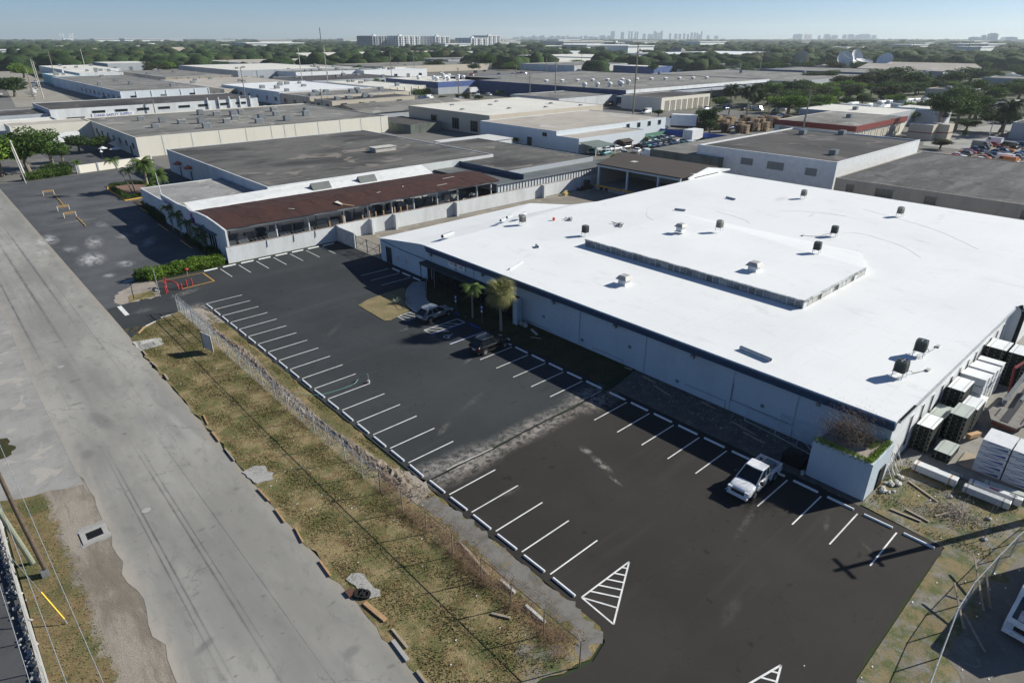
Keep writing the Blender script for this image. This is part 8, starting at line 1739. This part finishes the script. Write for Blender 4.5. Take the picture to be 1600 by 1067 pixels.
# ---------------------------------------------------------------- far wood, far roofs, skyline
def wood():
    rng = np.random.default_rng(12); N = 26000; n, m_ = 5, 3; ring_ = []
    for i in range(1, m_):
        for k in range(n): ph = math.pi*i/m_*.62+.02; t = 2*math.pi*(k+.5*(i % 2))/n; ring_.append((math.sin(ph)/math.sin(math.pi*.62*(m_-1)/m_+.02) if i else 0, t, math.cos(ph)))
    base = [(0, 0, 1.)]+[(s*math.cos(t), s*math.sin(t), c) for s, t, c in ring_]+[(0.85*math.cos(2*math.pi*k/n), .85*math.sin(2*math.pi*k/n), -.9) for k in range(n)]
    base = np.array(base); F = [(0, 1+k, 1+(k+1) % n) for k in range(n)]
    for i in range(m_-1):
        for k in range(n): a = 1+i*n+k; c = 1+i*n+(k+1) % n; F.append((a, a+n, c+n)); F.append((a, c+n, c))
    F = np.array(F); P = []
    while len(P) < N:
        az_ = rng.uniform(rad(-3), rad(88)); u = rng.random(); lo = 900 if az_ < rad(22) else (760 if az_ < rad(48) else 700); lo = lo if az_ < rad(58) else 930
        d_ = math.exp(math.log(lo)+(math.log(9300)-math.log(lo))*u**1.15); x, y = d_*math.sin(az_), d_*math.cos(az_)
        if not free(x, y, 14): continue
        if d_ < 1500 and rng.random() < (.45 if az_ < rad(20) or az_ > rad(58) else .72): continue
        P.append((x, y, d_))
    P = np.array(P); s = rng.uniform(6, 11, N)*(1+P[:, 2]/2200.); h = rng.uniform(8, 14, N)*(1+P[:, 2]/24000)*np.where(rng.random(N) < .06, 1.35, 1)
    V = base[None]*np.stack([s, s, h*.5], 1)[:, None]*(1+rng.uniform(-.25, .25, (N, len(base), 1))); V[:, :, 2] += (h*.5)[:, None]; V[:, :, 0] += P[:, 0:1]; V[:, :, 1] += P[:, 1:2]
    fa = (F[None]+(np.arange(N)*len(base))[:, None, None]).reshape(-1, 3); me = bpy.data.meshes.new('far_wood'); nv = N*len(base)
    me.vertices.add(nv); me.vertices.foreach_set('co', V.reshape(-1)); me.loops.add(len(fa)*3); me.loops.foreach_set('vertex_index', fa.reshape(-1)); me.polygons.add(len(fa)); me.polygons.foreach_set('loop_start', np.arange(len(fa))*3); me.polygons.foreach_set('loop_total', np.full(len(fa), 3)); me.update()
    t = NT('far_foliage'); nn = t.noise(.035, 4, .7); c = t.mix(t.ramp(nn, .38, .62), (.014, .032, .01), (.04, .066, .022)); n2 = t.noise(.4, 3, .7, None, 0, (4, 4, 4)); c = t.mix(t.ramp(n2, .4, .7, 0, .6), c, (.012, .02, .008)); n3 = t.noise(.012, 2, .5, None, 0, (9, 1, 0)); c = t.mix(t.ramp(n3, .55, .66, 0, .6), c, (.075, .07, .03)); n4 = t.noise(.02, 2, .5, None, 0, (2, 6, 0)); c = t.mix(t.ramp(n4, .55, .66, 0, .7), c, (.055, .1, .028)); t.bump(n2, 1, 1.5); me.materials.append(t.out(c, .9, 0, .1))
    o = bpy.data.objects.new('far_wood', me); COL.objects.link(o); tag(o, 'dark green wood of countless trees reaching to the horizon', 'wood'); o['kind'] = 'stuff'
wood()
R = random.Random(64); HM = []
for wm, rm in ((WHITE, ROOFLIGHT), (CREAM, ROOFTAN), (CHALK, ROOFGREY), (CREAM, TAN)):
    b = M(); b.box(-8, 8, -5, 5, 0, 3.2); b.k = 1; b.face([(-8.6, -5.6, 3.2), (8.6, -5.6, 3.2), (6, 0, 5.2), (-6, 0, 5.2)]); b.face([(8.6, 5.6, 3.2), (-8.6, 5.6, 3.2), (-6, 0, 5.2), (6, 0, 5.2)]); b.face([(8.6, -5.6, 3.2), (8.6, 5.6, 3.2), (6, 0, 5.2)]); b.face([(-8.6, 5.6, 3.2), (-8.6, -5.6, 3.2), (-6, 0, 5.2)]); me = b.mesh('far_house'); me.materials.append(wm); me.materials.append(rm); HM.append(me)
FM_ = []
for wm, rm in ((WHITE, WHITE), (CHALK, ROOFLIGHT)):
    b = M(); b.box(-30, 30, -18, 18, 0, 8); b.k = 1; b.box(-31, 31, -19, 19, 8, 8.7); me = b.mesh('far_warehouse'); me.materials.append(wm); me.materials.append(rm); FM_.append(me)
k_ = 0
while k_ < 210:
    az_ = R.uniform(rad(1), rad(84)); d_ = math.exp(R.uniform(math.log(560 if az_ > rad(62) else 1000), math.log(4200))); x, y = d_*math.sin(az_), d_*math.cos(az_)
    if not free(x, y, 22): continue
    k_ += 1; o = bpy.data.objects.new('far_house', R.choice(HM)); COL.objects.link(o); o.location = (x, y, 0 if d_ < 1200 else R.uniform(3, 7)); o.location.z = 0; o.rotation_euler = (0, 0, R.choice([0, math.pi/2])); s = R.uniform(.9, 1.7); o.scale = (s, s, s*R.uniform(1.2, 1.9) if d_ > 1200 else 1); tag(o, 'pale house half buried among far trees', 'house', 'houses among the far trees')
k_ = 0
while k_ < 46:
    az_ = R.uniform(rad(1), rad(84)); d_ = math.exp(R.uniform(math.log(1250), math.log(7000))); x, y = d_*math.sin(az_), d_*math.cos(az_)
    if not free(x, y, 40): continue
    k_ += 1; o = bpy.data.objects.new('far_warehouse', R.choice(FM_)); COL.objects.link(o); o.location = (x, y, 0); s = R.uniform(.8, 1.8)*(1+d_/6000); o.scale = (s*R.uniform(.7, 1.5), s, R.uniform(1.4, 2.2)*(1+d_/9000)); tag(o, 'pale flat-roofed block showing above the far trees', 'building', 'pale blocks above the far trees')
# skyline towers, about nine kilometres off
fw = Vector((math.sin(rad(42.17)), math.cos(rad(42.17)), 0)); rt = Vector((math.cos(rad(42.17)), -math.sin(rad(42.17)), 0))
TM = mat('hazed_tower_concrete', (.82, .87, .9), .7, .15, .02); TG = mat('hazed_tower_glass', (.62, .69, .74), .4, .1, .02)  # bases paled so the colour carries part of the haze fade
def tower(px, w_, top, D=9000., lab='distant high-rise in the hazy skyline', grp='high-rises in the hazy skyline', mm=None):
    """px: bearing as pixel column of a 1600-wide view, w_ and top in metres"""
    o = M(); w_ *= 1
    top = 31.6+(top-31.6)*.6 if top > 40 else top; w_ *= .62; P_ = fw*D+rt*((px-800)/999.7*D*.9036)
    hw = w_/2; o.box(-hw, hw, -hw*.8, hw*.8, 0, top*.93); o.box(-hw*.6, hw*.6, -hw*.5, hw*.5, top*.93, top); n__ = 5
    for i in range(n__): o.box(-hw*1.01, hw*1.01, -hw*.81, hw*.81, top*(.12+.16*i), top*(.12+.16*i)+1.2)
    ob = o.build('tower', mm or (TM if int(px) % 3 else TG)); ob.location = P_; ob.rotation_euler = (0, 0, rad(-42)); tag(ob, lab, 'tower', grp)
def zpx(X): return 800+X/3.9525
R = random.Random(8)
for X in list(range(20, 600, 17)): tower(zpx(X+R.uniform(-5, 5)), R.uniform(40, 90), 31.6+R.uniform(8, 55))
for X, t_, w_ in ((615, 165, 40), (627, 168, 40), (680, 148, 60), (722, 170, 30), (738, 168, 35), (760, 160, 30), (773, 158, 30), (815, 115, 60), (845, 110, 50), (862, 105, 50), (878, 170, 35), (890, 145, 40), (905, 135, 40), (918, 165, 30), (925, 170, 25), (975, 120, 40), (1010, 115, 60), (1035, 112, 50), (1062, 118, 40), (1085, 110, 40), (1108, 135, 45), (1127, 138, 40), (1143, 130, 35), (1157, 100, 40), (1168, 165, 30), (1210, 80, 50), (1260, 75, 70)): tower(zpx(X), w_, t_)
for X, t_, w_ in ((170, 95, 80), (190, 100, 90), (232, 96, 60), (256, 92, 60), (315, 78, 40), (362, 98, 90), (405, 82, 110), (470, 90, 60), (510, 96, 90), (545, 80, 70), (575, 100, 90), (606, 100, 100), (650, 82, 80)): tower(1200+X/3.9525, w_, t_, 8000)
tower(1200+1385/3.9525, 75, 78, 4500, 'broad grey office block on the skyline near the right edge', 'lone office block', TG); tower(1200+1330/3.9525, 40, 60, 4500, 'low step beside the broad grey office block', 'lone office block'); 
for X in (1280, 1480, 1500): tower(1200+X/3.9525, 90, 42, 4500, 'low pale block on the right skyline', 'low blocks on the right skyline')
# stadium with four masts, far left
P_ = fw*5200+rt*((105-800)/999.7*5200*.9036); st_ = thing('stadium', 'white stadium with four raised masts on the left skyline', 'stadium', P_); b = M(); b.box(-50, 50, -40, 40, 0, 36); b.build('bowl', WHITE, st_, world=False); st_.scale = (.62, .62, .8)
for dx, dy in ((-64, 0), (-30, 30), (30, 0), (62, 25)): b = M(); b.bar((dx, dy, 40), (dx*1.15, dy, 82), 6); b.bar((dx*1.15, dy, 82), (dx*.7, dy, 50), 3); b.build('mast', WHITE, st_, world=False)
b = M(); b.tube([(0, 0, 0), (0, 0, 62)], 1.6, 6); o = b.build('radio_mast', STEELD); o.location = fw*2300+rt*((501-800)/999.7*2300*.9036); tag(o, 'thin radio mast left of the apartment blocks', 'mast')
for i in range(14):
    X = 1200+R.uniform(0, 380); D = R.uniform(800, 1600); b = M(); b.tube([(0, 0, 0), (0, 0, R.uniform(20, 28))], .35, 5); b.box(-.1, .1, -1.5, 1.5, 19, 19.3); o = b.build('far_pole', POLEW); o.location = fw*D+rt*((X-800)/999.7*D*.9036); tag(o, 'thin pole standing above the far trees on the right', 'pole', 'thin far poles')
# ---------------------------------------------------------------- air: haze and a small dust plume
def volume(name, b, dens, col, label):
    m = bpy.data.materials.new(name); m.use_nodes = True; t = m.node_tree; t.nodes.remove(t.nodes['Principled BSDF']); v = t.nodes.new('ShaderNodeVolumePrincipled'); v.inputs['Color'].default_value = (*col, 1); v.inputs['Density'].default_value = dens; v.inputs['Anisotropy'].default_value = .25; t.links.new(v.outputs[0], t.nodes['Material Output'].inputs['Volume'])
    o = b.build(name, m); o['kind'] = 'stuff'; tag(o, label, 'haze' if name == 'haze' else 'smoke'); return o
b = M(); b.box(-11700, 11700, -900, 11700, -1.2, 215); volume('haze', b, 8.5e-5, (.85, .95, 1.0), 'thin blue air over the whole scene')
b = M(); P_ = fw*2450+rt*((1262-800)/999.7*2450*.9036)
for dx, dz, r_ in ((0, 8, 16), (6, 22, 16), (-4, 36, 13), (8, 48, 9)): b.blob((P_.x+dx, P_.y+dx, dz), (r_*1.1, r_, r_), 12, 8, .12)
volume('smoke_plume', b, .018, (.9, .9, .9), 'pale dust plume rising above the far trees on the right')
